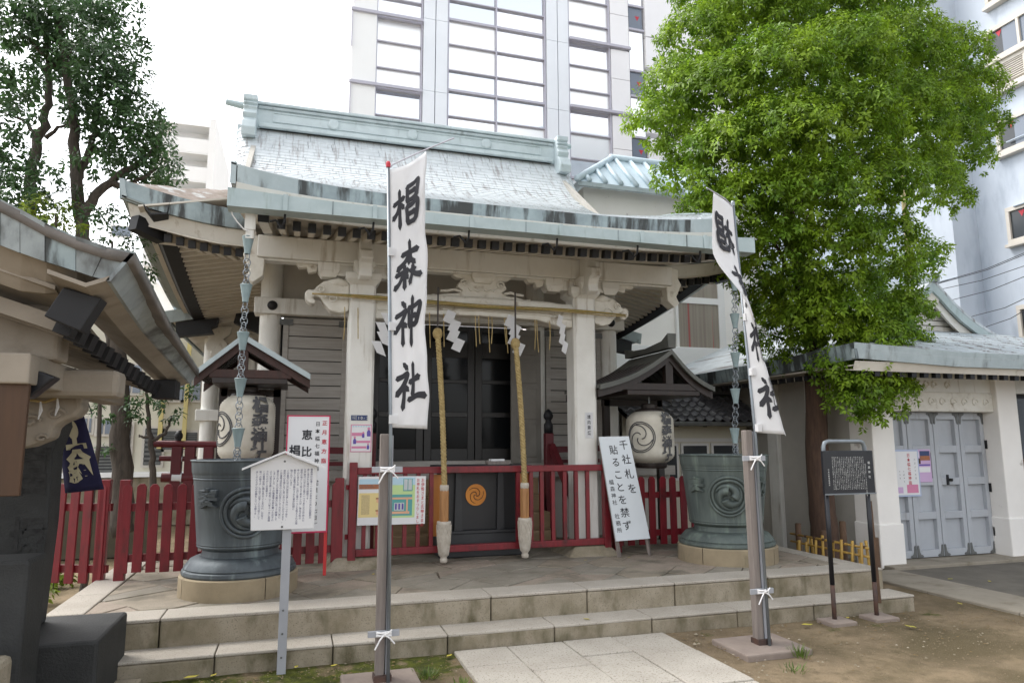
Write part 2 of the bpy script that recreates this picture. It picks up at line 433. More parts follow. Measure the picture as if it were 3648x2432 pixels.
def brush(mb, ch, fn, cx, cy, size, w=.068):
    for si, st in enumerate(BRUSH[ch]):
        pts = [Vector((x, y)) for x, y in st]
        dense = []
        for i in range(len(pts)-1):
            p0, p1, p2, p3 = pts[max(i-1,0)], pts[i], pts[i+1], pts[min(i+2,len(pts)-1)]
            for k in range(6):
                t = k/6
                dense.append(.5*((2*p1)+(p2-p0)*t+(2*p0-5*p1+4*p2-p3)*t*t+(3*p1-p0-3*p2+p3)*t**3) if len(pts) > 2 else p1.lerp(p2, t))
        dense.append(pts[-1])
        n = len(dense); L, Rr = [], []
        for i, p in enumerate(dense):
            d = (dense[min(i+1,n-1)] - dense[max(i-1,0)]).normalized()
            t = i/(n-1)
            ww = w*(1.0 - .25*math.sin(PI*t) + .25*t)
            if i in (0, n-1): ww *= .55
            nn = Vector((-d.y, d.x))
            L.append(p + nn*ww); Rr.append(p - nn*ww)
        ext = (dense[-1]-dense[-2]).normalized()*w*.8
        exs = (dense[0]-dense[1]).normalized()*w*.6
        loop = [dense[0]+exs] + L + [dense[-1]+ext] + Rr[::-1]
        q = [fn(cx+(p.x-.5)*size, cy+(p.y-.5)*size, si) for p in [dense[0]+exs]+L+Rr+[dense[-1]+ext]]
        fs = [(1+i, 1+n+i, 2+n+i, 2+i) for i in range(n-1)] + [(0, 1+n, 1), (n, 2*n, 2*n+1)]
        mb.add(q, fs)

def clip_poly(poly, x0, x1, y0, y1):
    def cl(P, ins, inter):
        out = []
        for i in range(len(P)):
            a, b = P[i-1], P[i]
            if ins(b):
                if not ins(a): out.append(inter(a, b))
                out.append(b)
            elif ins(a): out.append(inter(a, b))
        return out
    def ix(c): return lambda a, b: (c, a[1]+(b[1]-a[1])*(c-a[0])/(b[0]-a[0]))
    def iy(c): return lambda a, b: (a[0]+(b[0]-a[0])*(c-a[1])/(b[1]-a[1]), c)
    for ins, inter in ((lambda p: p[0] >= x0, ix(x0)), (lambda p: p[0] <= x1, ix(x1)), (lambda p: p[1] >= y0, iy(y0)), (lambda p: p[1] <= y1, iy(y1))):
        if poly: poly = cl(poly, ins, inter)
    return poly
def area(p): return abs(sum(p[i-1][0]*p[i][1]-p[i][0]*p[i-1][1] for i in range(len(p))))/2
def shrink(p, d):
    cx = sum(q[0] for q in p)/len(p); cy = sum(q[1] for q in p)/len(p)
    out = []
    for x, y in p:
        L = math.hypot(x-cx, y-cy)
        k = max(0, L-d)/L if L else 0
        out.append((cx+(x-cx)*k, cy+(y-cy)*k))
    return out

# ================================================================== THE SETTING
def ground_material():
    m = bpy.data.materials.new('trodden_earth'); m.use_nodes = True
    n, l = m.node_tree.nodes, m.node_tree.links
    b = n['Principled BSDF']; b.inputs['Roughness'].default_value = .95
    b.inputs['Specular IOR Level'].default_value = .2
    g = n.new('ShaderNodeNewGeometry')
    sx = n.new('ShaderNodeSeparateXYZ'); l.new(g.outputs['Position'], sx.inputs[0])
    def noise(sc, det=6):
        t = n.new('ShaderNodeTexNoise'); t.inputs['Scale'].default_value = sc; t.inputs['Detail'].default_value = det
        t.inputs['Roughness'].default_value = .65
        l.new(g.outputs['Position'], t.inputs['Vector']); return t.outputs['Fac']
    def rng_(v, a, c, lo=0, hi=1):
        r = n.new('ShaderNodeMapRange'); r.interpolation_type = 'SMOOTHSTEP'
        r.inputs['From Min'].default_value = a; r.inputs['From Max'].default_value = c
        r.inputs['To Min'].default_value = lo; r.inputs['To Max'].default_value = hi
        l.new(v, r.inputs['Value']); return r.outputs[0]
    def mix(f, a, c):
        x = n.new('ShaderNodeMix'); x.data_type = 'RGBA'; l.new(f, x.inputs[0])
        for k, s in ((6, a), (7, c)):
            if isinstance(s, tuple): x.inputs[k].default_value = s + (1,)
            else: l.new(s, x.inputs[k])
        return x.outputs[2]
    def math_(op, a, c):
        x = n.new('ShaderNodeMath'); x.operation = op
        for k, s in enumerate((a, c)):
            if isinstance(s, (int, float)): x.inputs[k].default_value = s
            else: l.new(s, x.inputs[k])
        return x.outputs[0]
    dirt = mix(rng_(noise(1.3), .35, .65), (.165,.125,.08), (.25,.19,.12))
    dirt = mix(rng_(noise(9), .45, .72), dirt, (.15,.115,.07))
    dirt = mix(rng_(noise(.7), .42, .60), dirt, (.115,.09,.05))
    dirt = mix(rng_(noise(120, 2), .64, .74), dirt, (.33,.29,.22))
    # moss grows in the damp strip along the lowest step and round the left of the path
    damp = math_('MULTIPLY', math_('MULTIPLY', rng_(sx.outputs['Y'], 4.2, 5.3), rng_(sx.outputs['Y'], 6.2, 5.7)), rng_(sx.outputs['X'], 1.6, .9, 0.5, 1))
    mossf = rng_(math_('ADD', math_('MULTIPLY', noise(3.2), .75), math_('MULTIPLY', damp, .33)), .60, .70)
    moss = mix(rng_(noise(14), .35, .65), (.085,.095,.014), (.045,.052,.014))
    col = mix(mossf, dirt, moss)
    l.new(col, b.inputs['Base Color'])
    bp = n.new('ShaderNodeBump'); bp.inputs['Strength'].default_value = .7; bp.inputs['Distance'].default_value = .02
    l.new(noise(55, 5), bp.inputs['Height']); l.new(bp.outputs[0], b.inputs['Normal'])
    return m
earth = ground_material()
xs = sorted(set([-150,-60,-20,-8] + [round(-4+.12*i, 3) for i in range(117)] + [14,25,60,150]))
ys = sorted(set([-150,-60,-15,-4] + [round(.6+.12*i, 3) for i in range(62)] + [10,20,60,150]))
from mathutils import noise as mnoise
P = []
for y in ys:
    row = []
    for x in xs:
        z = -.02
        if -4 <= x <= 10 and .6 <= y <= 8: z = -.012 + .012*mnoise.noise((x*1.3, y*1.3, 0)) + .006*mnoise.noise((x*5, y*5, 3))
        row.append((x, y, min(z, 0)))
    P.append(row)
g = MB(); g.grid(P); o = g.build('ground', earth, smooth=True); o['kind'] = 'structure'

# terrace of flagstones with granite edge stones
TZ = .335
terr = MB().box(-1.72, 5.70, 5.90, 9.3, -.05, TZ-.03).build('terrace', mortar); terr['kind'] = 'structure'
def stones(parent, xsplit, y0, y1, z0, z1, name, m, mtop=None):
    for a, b in zip(xsplit[:-1], xsplit[1:]):
        dz = random.uniform(-.004, .004); dy = random.uniform(-.006, .006)
        MB().box(a+.004, b-.004, y0+dy, y1, z0, z1+dz).build(name, m, parent, bevel=.012)
# riser stones: dirty faces, with a pale worn tread slab bedded on each
up_s = [-1.55, -.89, .74, 1.62, 2.49, 3.35, 4.35, 5.72]
lo_s = [-1.18, -.48, .33, 1.19, 2.07, 2.95, 3.79, 4.61, 5.78]
stones(terr, up_s, 5.85, 6.17, .10, TZ-.022, 'riser_stone', granite_dirty)
for a, b in zip(up_s[:-1], up_s[1:]):
    MB().box(a+.004, b-.004, 5.846, 6.17, TZ-.022, TZ+.002).build('edge_stone', granite, terr, bevel=.008)
lower = MB().box(-1.15, 5.74, 5.60, 5.95, -.1, .10).build('lower_step', mortar); lower['kind'] = 'structure'
stones(lower, lo_s, 5.55, 5.855, -.1, .112, 'riser_stone', granite_dirty)
for a, b in zip(lo_s[:-1], lo_s[1:]):
    MB().box(a+.004, b-.004, 5.546, 5.86, .112, .134).build('tread_stone', granite, lower, bevel=.008)
# end kerbs of the terrace
for i in range(4):
    MB().box(-1.74, -1.47, 6.2+i*.75, 6.2+i*.75+.74, .05, TZ).build('edge_stone', granite, terr, bevel=.01)
    MB().box(5.50, 5.72, 6.18+i*.75, 6.18+i*.75+.74, .05, TZ+.001).build('edge_stone', granite, terr, bevel=.01)
# crazy flagstones laid diagonally
gs, ca, sa = .37, math.cos(R(38)), math.sin(R(38))
pts = {}
for i in range(-20, 21):
    for j in range(-22, 23):
        u = (i+random.uniform(-.3, .3))*gs*1.25; v = (j+random.uniform(-.3, .3))*gs*.85
        pts[i, j] = (2+u*ca-v*sa, 7.6+u*sa+v*ca)
for i in range(-20, 20):
    for j in range(-22, 22):
        q = clip_poly([pts[i,j], pts[i+1,j], pts[i+1,j+1], pts[i,j+1]], -1.46, 5.49, 6.18, 9.2)
        if len(q) < 3 or area(q) < .012: continue
        q = shrink(q, .008)
        if q[0][1] > 8.3 and .5 < q[0][0] < 3.4: continue
        z = TZ-.002+random.uniform(-.006, .003); t = [random.uniform(-.002, .002) for _ in q]
        mb = MB()
        k = {p: e for p, e in zip(q, t)}
        mb.prism(q, lambda x, y: (x, y, z+k[(x,y)]), lambda x, y: (x, y, TZ-.06))
        mb.build('flagstone', random.choice(flagm), terr, bevel=.006)

# stone path to the steps
path = MB().box(1.24, 3.03, .2, 5.53, -.06, -.012).build('path', mortar); path['kind'] = 'structure'
px_ = [1.23, 1.66, 2.13, 2.56, 3.04]
for c in range(4):
    y = 5.535
    k = 0
    while y > .4:
        ln = (.42 if (c % 2 == 0) else .62) if k == 0 else random.uniform(.62, .72)
        if c == 3 and k == 0: ln = .55
        MB().box(px_[c]+.004, px_[c+1]-.004, y-ln+.004, y-.004, -.06, .012+random.uniform(-.004,.004)).build('paving_slab', pathstone, path, bevel=.008)
        y -= ln; k += 1
# flat stone beside the dark block, left of the steps
o = MB().box(-1.16, -.93, 4.6, 5.53, -.06, .03).build('paving_slab', granite_dirty, path, bevel=.01)

# asphalt yard, concrete strip and apron in front of the store house
o = MB().add([(7.2,1,.004),(16,1,.004),(16,7.3,.004),(7.2,7.3,.004)], [(0,1,2,3)]).build('asphalt_yard', asphalt); o['kind'] = 'structure'
strip = MB().box(6.52, 7.19, .9, 7.2, -.08, -.004).build('concrete_strip', mortar); strip['kind'] = 'structure'
y = 7.2
for k in range(6):
    ln = 1.12 if k == 0 else 1.0
    MB().box(6.5, 7.2, y-ln+.004, y-.004, -.06, .022).build('strip_slab', concrete, strip, bevel=.01); y -= ln
apron = MB().box(7.2, 12.5, 7.18, 8.2, -.05, .045).build('apron', concrete, bevel=.01); apron['kind'] = 'structure'

# ================================================================== SHRINE HALL
XC = 2.03
hall = thing('shrine_hall', (XC, 10, 0), 'white timber shrine hall with curved pale green copper roof', 'shrine')
def lift(x): return .14*abs((x-XC)/2.6)**4
# roof profile (y, z) from eave to ridge
PR = [(6.58,3.985),(7.2,4.21),(8.0,4.50),(9.0,4.86),(10.0,5.24),(10.8,5.56),(11.5,5.92),(12.1,6.32),(12.6,6.80),(12.96,7.24),(13.15,7.50)]
# arc-length table
import bisect
def smooth_profile(pr, n=240):
    q = []
    for i in range(len(pr)-1):
        p0, p1, p2, p3 = [np.array(pr[k]) for k in (max(i-1,0), i, i+1, min(i+2,len(pr)-1))]
        for k in range(n//(len(pr)-1)):
            t = k/(n//(len(pr)-1))
            q.append(.5*((2*p1)+(p2-p0)*t+(2*p0-5*p1+4*p2-p3)*t*t+(3*p1-p0-3*p2+p3)*t**3))
    q.append(np.array(pr[-1])); return q
SP = smooth_profile(PR)
SL = [0]
for a, b in zip(SP[:-1], SP[1:]): SL.append(SL[-1]+float(np.linalg.norm(b-a)))
def prof(s):
    s = min(max(s, 0), SL[-1]); i = min(bisect.bisect_right(SL, s)-1, len(SP)-2)
    t = (s-SL[i])/(SL[i+1]-SL[i]); p = SP[i]*(1-t)+SP[i+1]*t
    return float(p[0]), float(p[1])
def vergex(y): return lerp(.66, 1.235, max(0, min(1, (y-6.6)/6.4)))   # how far the verge lies left of x = 0
def roofpt(u, s, dz=0):
    """u 0..1 from left verge to right verge"""
    y, z = prof(s); xl = -vergex(y); xr = 2*XC-xl
    x = lerp(xl, xr, u)
    k = math.exp(-((y-6.6)/2.2)**2)
    # the verge rolls down at the gable edges
    e = min(u, 1-u)*(xr-xl)
    roll = .10*max(0, 1-e/.28)**2*max(0, min(1, (y-8.3)/2))
    return Vector((x, y, z+lift(x)*k-roll+dz))
# deck under the sheets
deck = MB()
deck.grid([[roofpt(u/24, SL[-1]*s/40, -.03) for u in range(25)] for s in [.7]+list(range(2, 41))], .10)
roof = deck.build('roof', verdi, hall, smooth=True, auto=40)
# copper sheets in stepped courses; the 300 nearest the eave are pieces, the rest one mass
cs = .128; nrow = int(SL[-1]/cs)
rest = MB(); nbig = 0; ncol = 15
for r in range(nrow):
    s0, s1 = r*cs-.012, (r+1)*cs+.012
    offs = random.random()
    edges = [0] + [min(1, max(0, (c+offs)/ncol)) for c in range(ncol)] + [1]
    edges = sorted(set(round(e, 4) for e in edges))
    for a, b in zip(edges[:-1], edges[1:]):
        if b-a < .004: continue
        h = random.uniform(-.003, .004)
        g_ = .0006
        nsub = 3 if (a < .06 or b > .94) else 2
        us = [lerp(a+g_, b-g_, k/(nsub-1)) for k in range(nsub)]
        mb = MB() if nbig < 300 else rest
        top = [[roofpt(u, s0, .016+h) for u in us], [roofpt(u, s1, .002+h) for u in us]]
        mb.grid(top, .016)
        if nbig < 300:
            mb.build('copper_sheet', shingle, roof); nbig += 1
rest.build('copper_sheeting', shingle, roof, kind='stuff')
# verge edging, front and back
for sgn in (0, 1):
    mb = MB(); P = []
    for k in range(41):
        s = SL[-1]*k/40; p = roofpt(sgn, s)
        P.append([p+Vector((0,0,.02)), p+Vector((0,0,-.19))])
    mb.grid(P, ((.05 if sgn == 0 else -.05), 0, 0)); mb.build('verge_edge', verdi, roof)
# thick front eave edge (dark streaked) and its pale end pieces
def eave_strip(x0, x1, n=20):
    mb = MB(); P = []
    for k in range(n+1):
        x = lerp(x0, x1, k/n)
        P.append([Vector((x, 6.56, 3.99+lift(x))), Vector((x, 6.585, 3.81+lift(x)*.75))])
    mb.grid(P, (0, .05, 0)); return mb
eave_strip(-.06, 4.12).build('eave_edge', verdi_dark, roof)
eave_strip(-.60, -.063, 8).build('eave_edge_end', verdi, roof)
eave_strip(4.123, 4.72, 8).build('eave_edge_end', verdi, roof)
# rear slope closes the roof behind the ridge
mb = MB()
mb.grid([[(-1.24, 13.15, 7.46), (5.30, 13.15, 7.46)], [(-1.24, 14.4, 6.1), (5.30, 14.4, 6.1)], [(-1.3, 16.5, 4.9), (5.36, 16.5, 4.9)]], .12)
mb.build('rear_slope', shingle, roof)
# gable walls under the verges
for x in (-.95, 5.0):
    MB().prism([(10.2,5.0),(13.15,7.25),(16.2,4.9)], lambda y, z: (x, y, z), lambda y, z: (x+.08, y, z)).build('gable_wall', paint_wall, hall)
# ridge
ridgecu = mat('pale_ridge_copper', (.56,.64,.66), (.48,.555,.575), .5, 4, bump=.08, c3=(.30,.35,.35), s3=(4,4,1), sc3=2, lo3=.58, hi3=.8)
ridge = MB().box(-.98, 5.02, 12.98, 13.36, 7.36, 7.80).build('ridge', ridgecu, roof)
MB().box(-.86, 4.9, 12.90, 13.42, 7.36, 7.44).build('ridge_foot_moulding', ridgecu, ridge, bevel=.015)
MB().box(-.88, 4.92, 12.94, 13.4, 7.725, 7.785).build('ridge_cornice', verdi, ridge, bevel=.01)
MB().box(-1.15, 5.21, 12.92, 13.42, 7.805, 7.865).build('ridge_cap', ridgecu, ridge, bevel=.02)
for a, b in ((-.62, 4.66),):
    mb = MB()
    mb.box(a, b, 12.962, 12.985, 7.675, 7.69); mb.box(a, b, 12.962, 12.985, 7.50, 7.515)
    mb.box(a, a+.02, 12.962, 12.985, 7.515, 7.675); mb.box(b-.02, b, 12.962, 12.985, 7.515, 7.675)
    mb.build('ridge_panel_frame', ridgecu, ridge)
for px in (1189, 1470, 1733):
    c = at(px, 445+ (px-1189)*.128, y=12.96)
    mb = MB(); mb.lathe([(.105, 0), (.105, .02), (.08, .035)], n=20)
    o = mb.build('ridge_boss', ridgecu, ridge, smooth=True, auto=30)
    o.data.transform(Matrix.Translation((c.x, 12.975, 7.595)) @ Euler((R(90), 0, 0)).to_matrix().to_4x4())
def ridge_end(x, s):
    mb = MB()
    prof_ = [(0,7.89),(-.24,7.89),(-.24,7.80),(-.19,7.77),(-.25,7.73),(-.19,7.70),(-.25,7.66),(-.21,7.61),(-.28,7.52),(-.22,7.44),(-.34,7.34),(-.40,7.20),(-.36,7.06),(0,7.10)]
    mb.prism(prof_, lambda a, z: (x, 13.0+a, z), lambda a, z: (x+.24*s, 13.0+a, z))
    return mb.build('ridge_end_tile', ridgecu, ridge, bevel=.012)
ridge_end(-1.13, 1); ridge_end(5.19, -1)
for s in (-1, 1):
    x0 = -1.12 if s < 0 else 5.18
    mb = MB(); mb.tube([(x0, 13.17, 7.83), (x0+s*(.34 if s < 0 else .22), 13.17, 7.87)], [.07, .055], 10); mb.build('ridge_tip', verdi_clean, ridge)

# gutter with straps, hooks
gut = MB()
prof_g = [(6.30,3.86),(6.30,3.695),(6.47,3.69),(6.47,3.84),(6.455,3.84),(6.455,3.71),(6.315,3.71),(6.315,3.86)]
gtop = lambda x: 3.757+.062*(abs(x-2.05)/2.7)**3
rows_ = []
for k in range(33):
    x = lerp(-.645, 4.75, k/32); zt = gtop(x)
    rows_.append([(x,6.30,zt),(x,6.302,3.65),(x,6.47,3.645),(x,6.47,zt-.01),(x,6.455,zt-.01),(x,6.455,3.665),(x,6.316,3.665),(x,6.315,zt),(x,6.30,zt)])
gut.grid(rows_)
for r_ in (rows_[0], rows_[-1]): gut.add([r_[0], r_[1], r_[2], r_[3]], [(0,1,2,3)])
gutter = gut.build('gutter', verdi_clean, hall)
for px in (1015, 1336, 1681, 1998, 2286, 2509):
    x = at(px, 760, y=6.29).x
    MB().box(x-.02, x+.02, 6.285, 6.298, 3.645, gtop(x)+.005).build('gutter_strap', verdi_clean, gutter)
    MB().tube([(x,6.40,3.65),(x-.005,6.40,3.57),(x-.03,6.42,3.525),(x-.06,6.45,3.58),(x-.08,6.45,3.60),(x-.13,6.5,3.60)], .011, 6).build('gutter_hook', black, gutter)
for x in (.25, .95, 2.1, 3.1, 3.9): MB().box(x-.005, x+.005, 6.296, 6.3, 3.652, gtop(x)).build('gutter_joint', verdi_dark, gutter)

# kohai eaves: fascia board, rafters with black end caps, boarded soffit
mb = MB(); P = []
for k in range(25):
    x = lerp(-.60, 4.66, k/24); P.append([Vector((x, 6.52, 3.85+lift(x)*.7)), Vector((x, 6.60, 3.655+lift(x)*.55))])
mb.grid(P, (0, .04, 0)); mb.build('eave_fascia', paint, hall)
mb = MB(); P = []
for k in range(25):
    x = lerp(-.60, 4.66, k/24); P.append([Vector((x, y, 3.68+(y-6.6)*.235+lift(x)*.5*math.exp(-((y-6.6)/1.5)**2))) for y in (6.62, 7, 7.5, 8, 8.7, 9.45)])
mb.grid(P, .02); mb.build('soffit', soffit, hall)
def rafter(x, y0, y1, z0, slope, w, h, lf=1):
    dz = lift(x)*.8*lf
    o = MB().beam((x, y0, z0+dz), (x, y1, z0+(y1-y0)*slope+dz*.2), w, h).build('rafter', soffit, hall)
    MB().beam((x, y0-.012, z0+dz-.002), (x, y0+.075, z0+dz+.075*slope-.002), w+.012, h+.012).build('end_cap', black, o)
nr = 33
for k in range(nr):
    x = lerp(-.20, 4.28, k/(nr-1)); rafter(x, 6.70, 9.42, 3.61, .235, .062, .075, .6)
for x in (-.36, 4.44):
    o = MB().beam((x, 6.66, 3.72), (x, 9.4, 4.25), .09, .18).build('verge_rafter', paint, hall)
    MB().beam((x, 6.645, 3.725), (x, 6.72, 3.735), .10, .175).build('end_cap', black, o)

# purlin over the kohai pillars
pur = MB().box(-.46, 4.5, 7.64, 7.86, 3.56, 3.80).build('purlin', paint, hall, bevel=.012)
for x, s in ((-.46, -1), (4.5, 1)):
    mb = MB(); mb.prism([(0,3.79),(.10*s,3.77),(.09*s,3.66),(.14*s,3.58),(.06*s,3.42),(.10*s,3.34),(.03*s,3.28),(-.07*s,3.36),(-.08*s,3.55),(-.005*s,3.56)], lambda a, z: (x+a, 7.66, z), lambda a, z: (x+a, 7.84, z)); mb.build('purlin_nosing', carve, pur, bevel=.01)
MB().box(-.44, 4.48, 7.68, 7.82, 3.535, 3.557).build('purlin_lath', paint, pur)
# pillars
for x in (.655, 3.285):
    a, c, y0, y1 = .142, .025, 7.64, 7.92
    poly = [(x-a+c,y0),(x+a-c,y0),(x+a,y0+c),(x+a,y1-c),(x+a-c,y1),(x-a+c,y1),(x-a,y1-c),(x-a,y0+c)]
    o = MB().prism(poly[::-1], lambda u, v: (u, v, 3.33), lambda u, v: (u, v, .43)).build('pillar', paint, hall)
    mb = MB()
    mb.add([(x-.33,7.42,TZ-.02),(x+.33,7.42,TZ-.02),(x+.33,8.1,TZ-.02),(x-.33,8.1,TZ-.02),(x-.21,7.55,.44),(x+.21,7.55,.44),(x+.21,8.0,.44),(x-.21,8.0,.44)], [(0,3,2,1),(4,5,6,7),(0,1,5,4),(1,2,6,5),(2,3,7,6),(3,0,4,7)])
    mb.build('pillar_base', granite_dirty, o, bevel=.02)
# rainbow beam between the pillars
poly = [(.797,3.25),(.797,2.96),(1.0,2.965),(1.12,3.00),(1.25,3.035),(2.0,3.05),(2.70,3.035),(2.85,3.00),(2.97,2.965),(3.143,2.96),(3.143,3.25)]
kb = MB().prism(poly, lambda x, z: (x, 7.68, z), lambda x, z: (x, 7.88, z)).build('rainbow_beam', carve, hall, bevel=.02)
mb = MB(); mb.tube([(.797,7.70,3.185),(1.1,7.69,3.20),(2.0,7.685,3.205),(2.85,7.69,3.20),(3.143,7.70,3.185)], [.045,.062,.068,.062,.045], 12); mb.build('beam_roll', carve, kb, smooth=True)
mb = MB(); mb.tube([(.82,7.675,3.06),(1.2,7.672,3.10),(2.0,7.672,3.115),(2.75,7.672,3.10),(3.12,7.675,3.06)], .014, 6); mb.build('beam_groove_bead', carve, kb, smooth=True)
for cx, s in ((1.0, 1), (2.95, -1)):
    mb = MB(); mb.tube([(cx+s*(.11*math.cos(t)*(1-t/9)), 7.672, 3.13+.09*math.sin(t)*(1-t/9)) for t in np.linspace(.3, 6.5, 26)], .010, 5); mb.build('swirl_relief', carve, kb)
# carved elephant nosings outside the pillars
def nosing(x, s):
    out = [(0,3.34),(.10,3.37),(.22,3.38),(.33,3.35),(.41,3.28),(.45,3.22),(.52,3.23),(.56,3.18),(.55,3.10),(.50,3.04),(.44,3.03),(.42,3.08),(.46,3.11),(.44,3.15),(.36,3.12),(.31,3.03),(.24,2.95),(.12,2.92),(0,2.96)]
    out = [(a*.84, 3.0+(z-2.92)*.80) for a, z in out]
    mb = MB(); mb.prism([(x+s*a, z) for a, z in out], lambda a, z: (a, 7.68, z), lambda a, z: (a, 7.88, z)); o = mb.build('nosing', carve, hall, bevel=.03)
    for q, (cx, cz, rr) in enumerate(((.18, 3.16, .07), (.30, 3.25, .045))):
        mb = MB(); mb.tube([(x+s*(cx+rr*math.cos(t)*(1-t/10)), 7.672, cz+rr*math.sin(t)*(1-t/10)) for t in np.linspace(0, 7, 26)], .012, 5); mb.build('swirl_relief', carve, o)
    mb = MB(); mb.tube([(x+s*.02,7.70,3.33),(x+s*.12,7.70,3.345),(x+s*.23,7.70,3.335)], [.035,.05,.025], 8); mb.build('brow', carve, o, smooth=True)
nosing(.512, -1); nosing(3.43, 1)
# bracket sets on the pillars
def taper(mb, cx, cy, z0, z1, a, b, d=None, e=None):
    d = d or a; e = e or b
    zm = lerp(z0, z1, .45)
    def ring(h, k): return [(cx-h,cy-k),(cx+h,cy-k),(cx+h,cy+k),(cx-h,cy+k)]
    for (za, ha, ka), (zb, hb, kb_) in (((z0, a, d), (zm, b, e)), ((zm, b, e), (z1, b, e))):
        vs = [p+(za,) for p in ring(ha, ka)] + [p+(zb,) for p in ring(hb, kb_)]
        mb.add(vs, [(0,3,2,1),(4,5,6,7),(0,1,5,4),(1,2,6,5),(2,3,7,6),(3,0,4,7)])
def bracket(x):
    e = MB(); taper(e, x, 7.78, 3.31, 3.45, .13, .19); o = e.build('bearing_block', paint, hall, bevel=.008)
    arm = [(-.62,3.56),(-.62,3.50),(-.56,3.44),(-.44,3.41),(-.2,3.40),(.2,3.40),(.44,3.41),(.56,3.44),(.62,3.50),(.62,3.56)]
    arm = [(-.46,3.54),(-.46,3.50),(-.40,3.42),(-.30,3.39),(.30,3.39),(.40,3.42),(.46,3.50),(.46,3.54)]
    MB().prism([(x+a, z) for a, z in arm], lambda a, z: (a, 7.70, z+.03), lambda a, z: (a, 7.86, z+.03)).build('bracket_arm', paint, o, bevel=.008)
    for dx in (-.37, 0, .37):
        m_ = MB(); taper(m_, x+dx, 7.78, 3.40, 3.557, .075, .115) if dx else taper(m_, x, 7.60, 3.42, 3.56, .07, .11)
        m_.build('small_block', paint, o, bevel=.006)
    side = [(7.86,3.36),(7.55,3.36),(7.44,3.33),(7.36,3.36),(7.38,3.44),(7.34,3.50),(7.26,3.53),(7.28,3.62),(7.40,3.66),(7.44,3.78),(7.36,3.86),(7.42,3.93),(7.62,3.90),(7.635,3.60),(7.86,3.56)]
    MB().prism(side, lambda y, z: (x-.065, y, z), lambda y, z: (x+.065, y, z)).build('projecting_arm', paint, o, bevel=.012)
    for s in (-1, 1):
        curl = [(s*.30,3.60),(s*.44,3.60),(s*.58,3.62),(s*.70,3.66),(s*.82,3.70),(s*.84,3.75),(s*.70,3.79),(s*.46,3.79),(s*.30,3.79)]
        curl = [(s*.48,3.55),(s*.50,3.46),(s*.58,3.44),(s*.60,3.50),(s*.68,3.49),(s*.72,3.545),(s*.80,3.55)]
        MB().prism([(x+a, z) for a, z in curl], lambda a, z: (a, 7.73, z), lambda a, z: (a, 7.83, z)).build('carved_wing', carve, o, bevel=.008)
bracket(.655); bracket(3.285)
# frog-leg strut with carved mask in the middle
half = [(.0,3.555),(.30,3.56),(.36,3.53),(.30,3.50),(.22,3.50),(.20,3.47),(.28,3.46),(.30,3.42),(.24,3.38),(.30,3.35),(.42,3.345),(.52,3.325),(.60,3.335),(.58,3.305),(.0,3.305)]
half = [(a, 3.255+(z-3.305)*1.2) for a, z in half]
outl = [(XC+a, z) for a, z in half] + [(XC-a, z) for a, z in half[::-1]]
fl = MB().prism(outl, lambda a, z: (a, 7.72, z), lambda a, z: (a, 7.84, z)).build('frog_leg_strut', carve, hall, bevel=.012)
mb = MB(); taper(mb, XC, 7.74, 3.44, 3.557, .10, .14, .06, .09); mb.build('small_block', carve, fl, bevel=.006)
for s in (-1, 1):
    mb = MB(); mb.tube([(XC+s*(.215+.05*math.cos(t)*(1-t/9)), 7.712, 3.43+.05*math.sin(t)*(1-t/9)) for t in np.linspace(0, 7.5, 24)], .012, 5); mb.build('eye_curl', carve, fl)
    mb = MB(); mb.tube([(XC+s*a, 7.712, z) for a, z in ((.02,3.36),(.06,3.345),(.10,3.365),(.14,3.35),(.17,3.385))], .012, 5); mb.build('mouth_curl', carve, fl)
    mb = MB(); mb.tube([(XC+s*a, 7.712, z) for a, z in ((.26,3.33),(.34,3.35),(.42,3.33),(.50,3.325))], .016, 5); mb.build('cloud_curl', carve, fl)

# ---- hall behind the porch
FY = 9.45
for x in (-.36, .78, 3.28, 4.42):
    MB().lathe([(.135, 0), (.135, 2.9)], (x, FY, 1.25), 20).build('round_pillar', paint, hall, smooth=True, auto=40)
MB().box(-.56, 4.62, FY-.19, FY+.1, 3.24, 3.45).build('tie_beam', paint, hall, bevel=.012)
for x in (-.34, 4.4):
    mb = MB(); mb.lathe([(.065, 0), (.055, .03), (.02, .045)], n=16); o = mb.build('beam_boss', black, hall, smooth=True)
    o.data.transform(Matrix.Translation((x, FY-.185, 3.345)) @ Euler((R(90), 0, 0)).to_matrix().to_4x4())
MB().box(-.50, 4.56, FY+.02, FY+.08, 3.45, 4.6).build('upper_wall', paint_wall, hall)
MB().box(-.50, 4.56, FY-.12, FY+.12, 4.05, 4.28).build('wall_plate', paint, hall, bevel=.01)
# floor, sill, steps
MB().box(-1.1, 5.2, 8.95, 16, 1.14, 1.27).build('veranda_floor', shutter_grey, hall)
MB().box(-.5, 4.56, 9.3, 9.62, 1.271, 1.36).build('sill', shutter_grey, hall)
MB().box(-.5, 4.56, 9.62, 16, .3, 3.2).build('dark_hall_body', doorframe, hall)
MB().box(-1.1, 5.2, 9.1, 16, .3, 1.138).build('podium', paint_wall, hall)
tan = mat('tan_wood_steps', (.30,.21,.12), (.23,.155,.085), .7, 3, stretch=(1,6,6))
for k in range(4):
    MB().box(.95, 3.12, 8.25+.22*k, 9.1, TZ+.20*k-.01*(k>0), TZ+.20*(k+1)).build('wooden_step', tan, hall, bevel=.01)
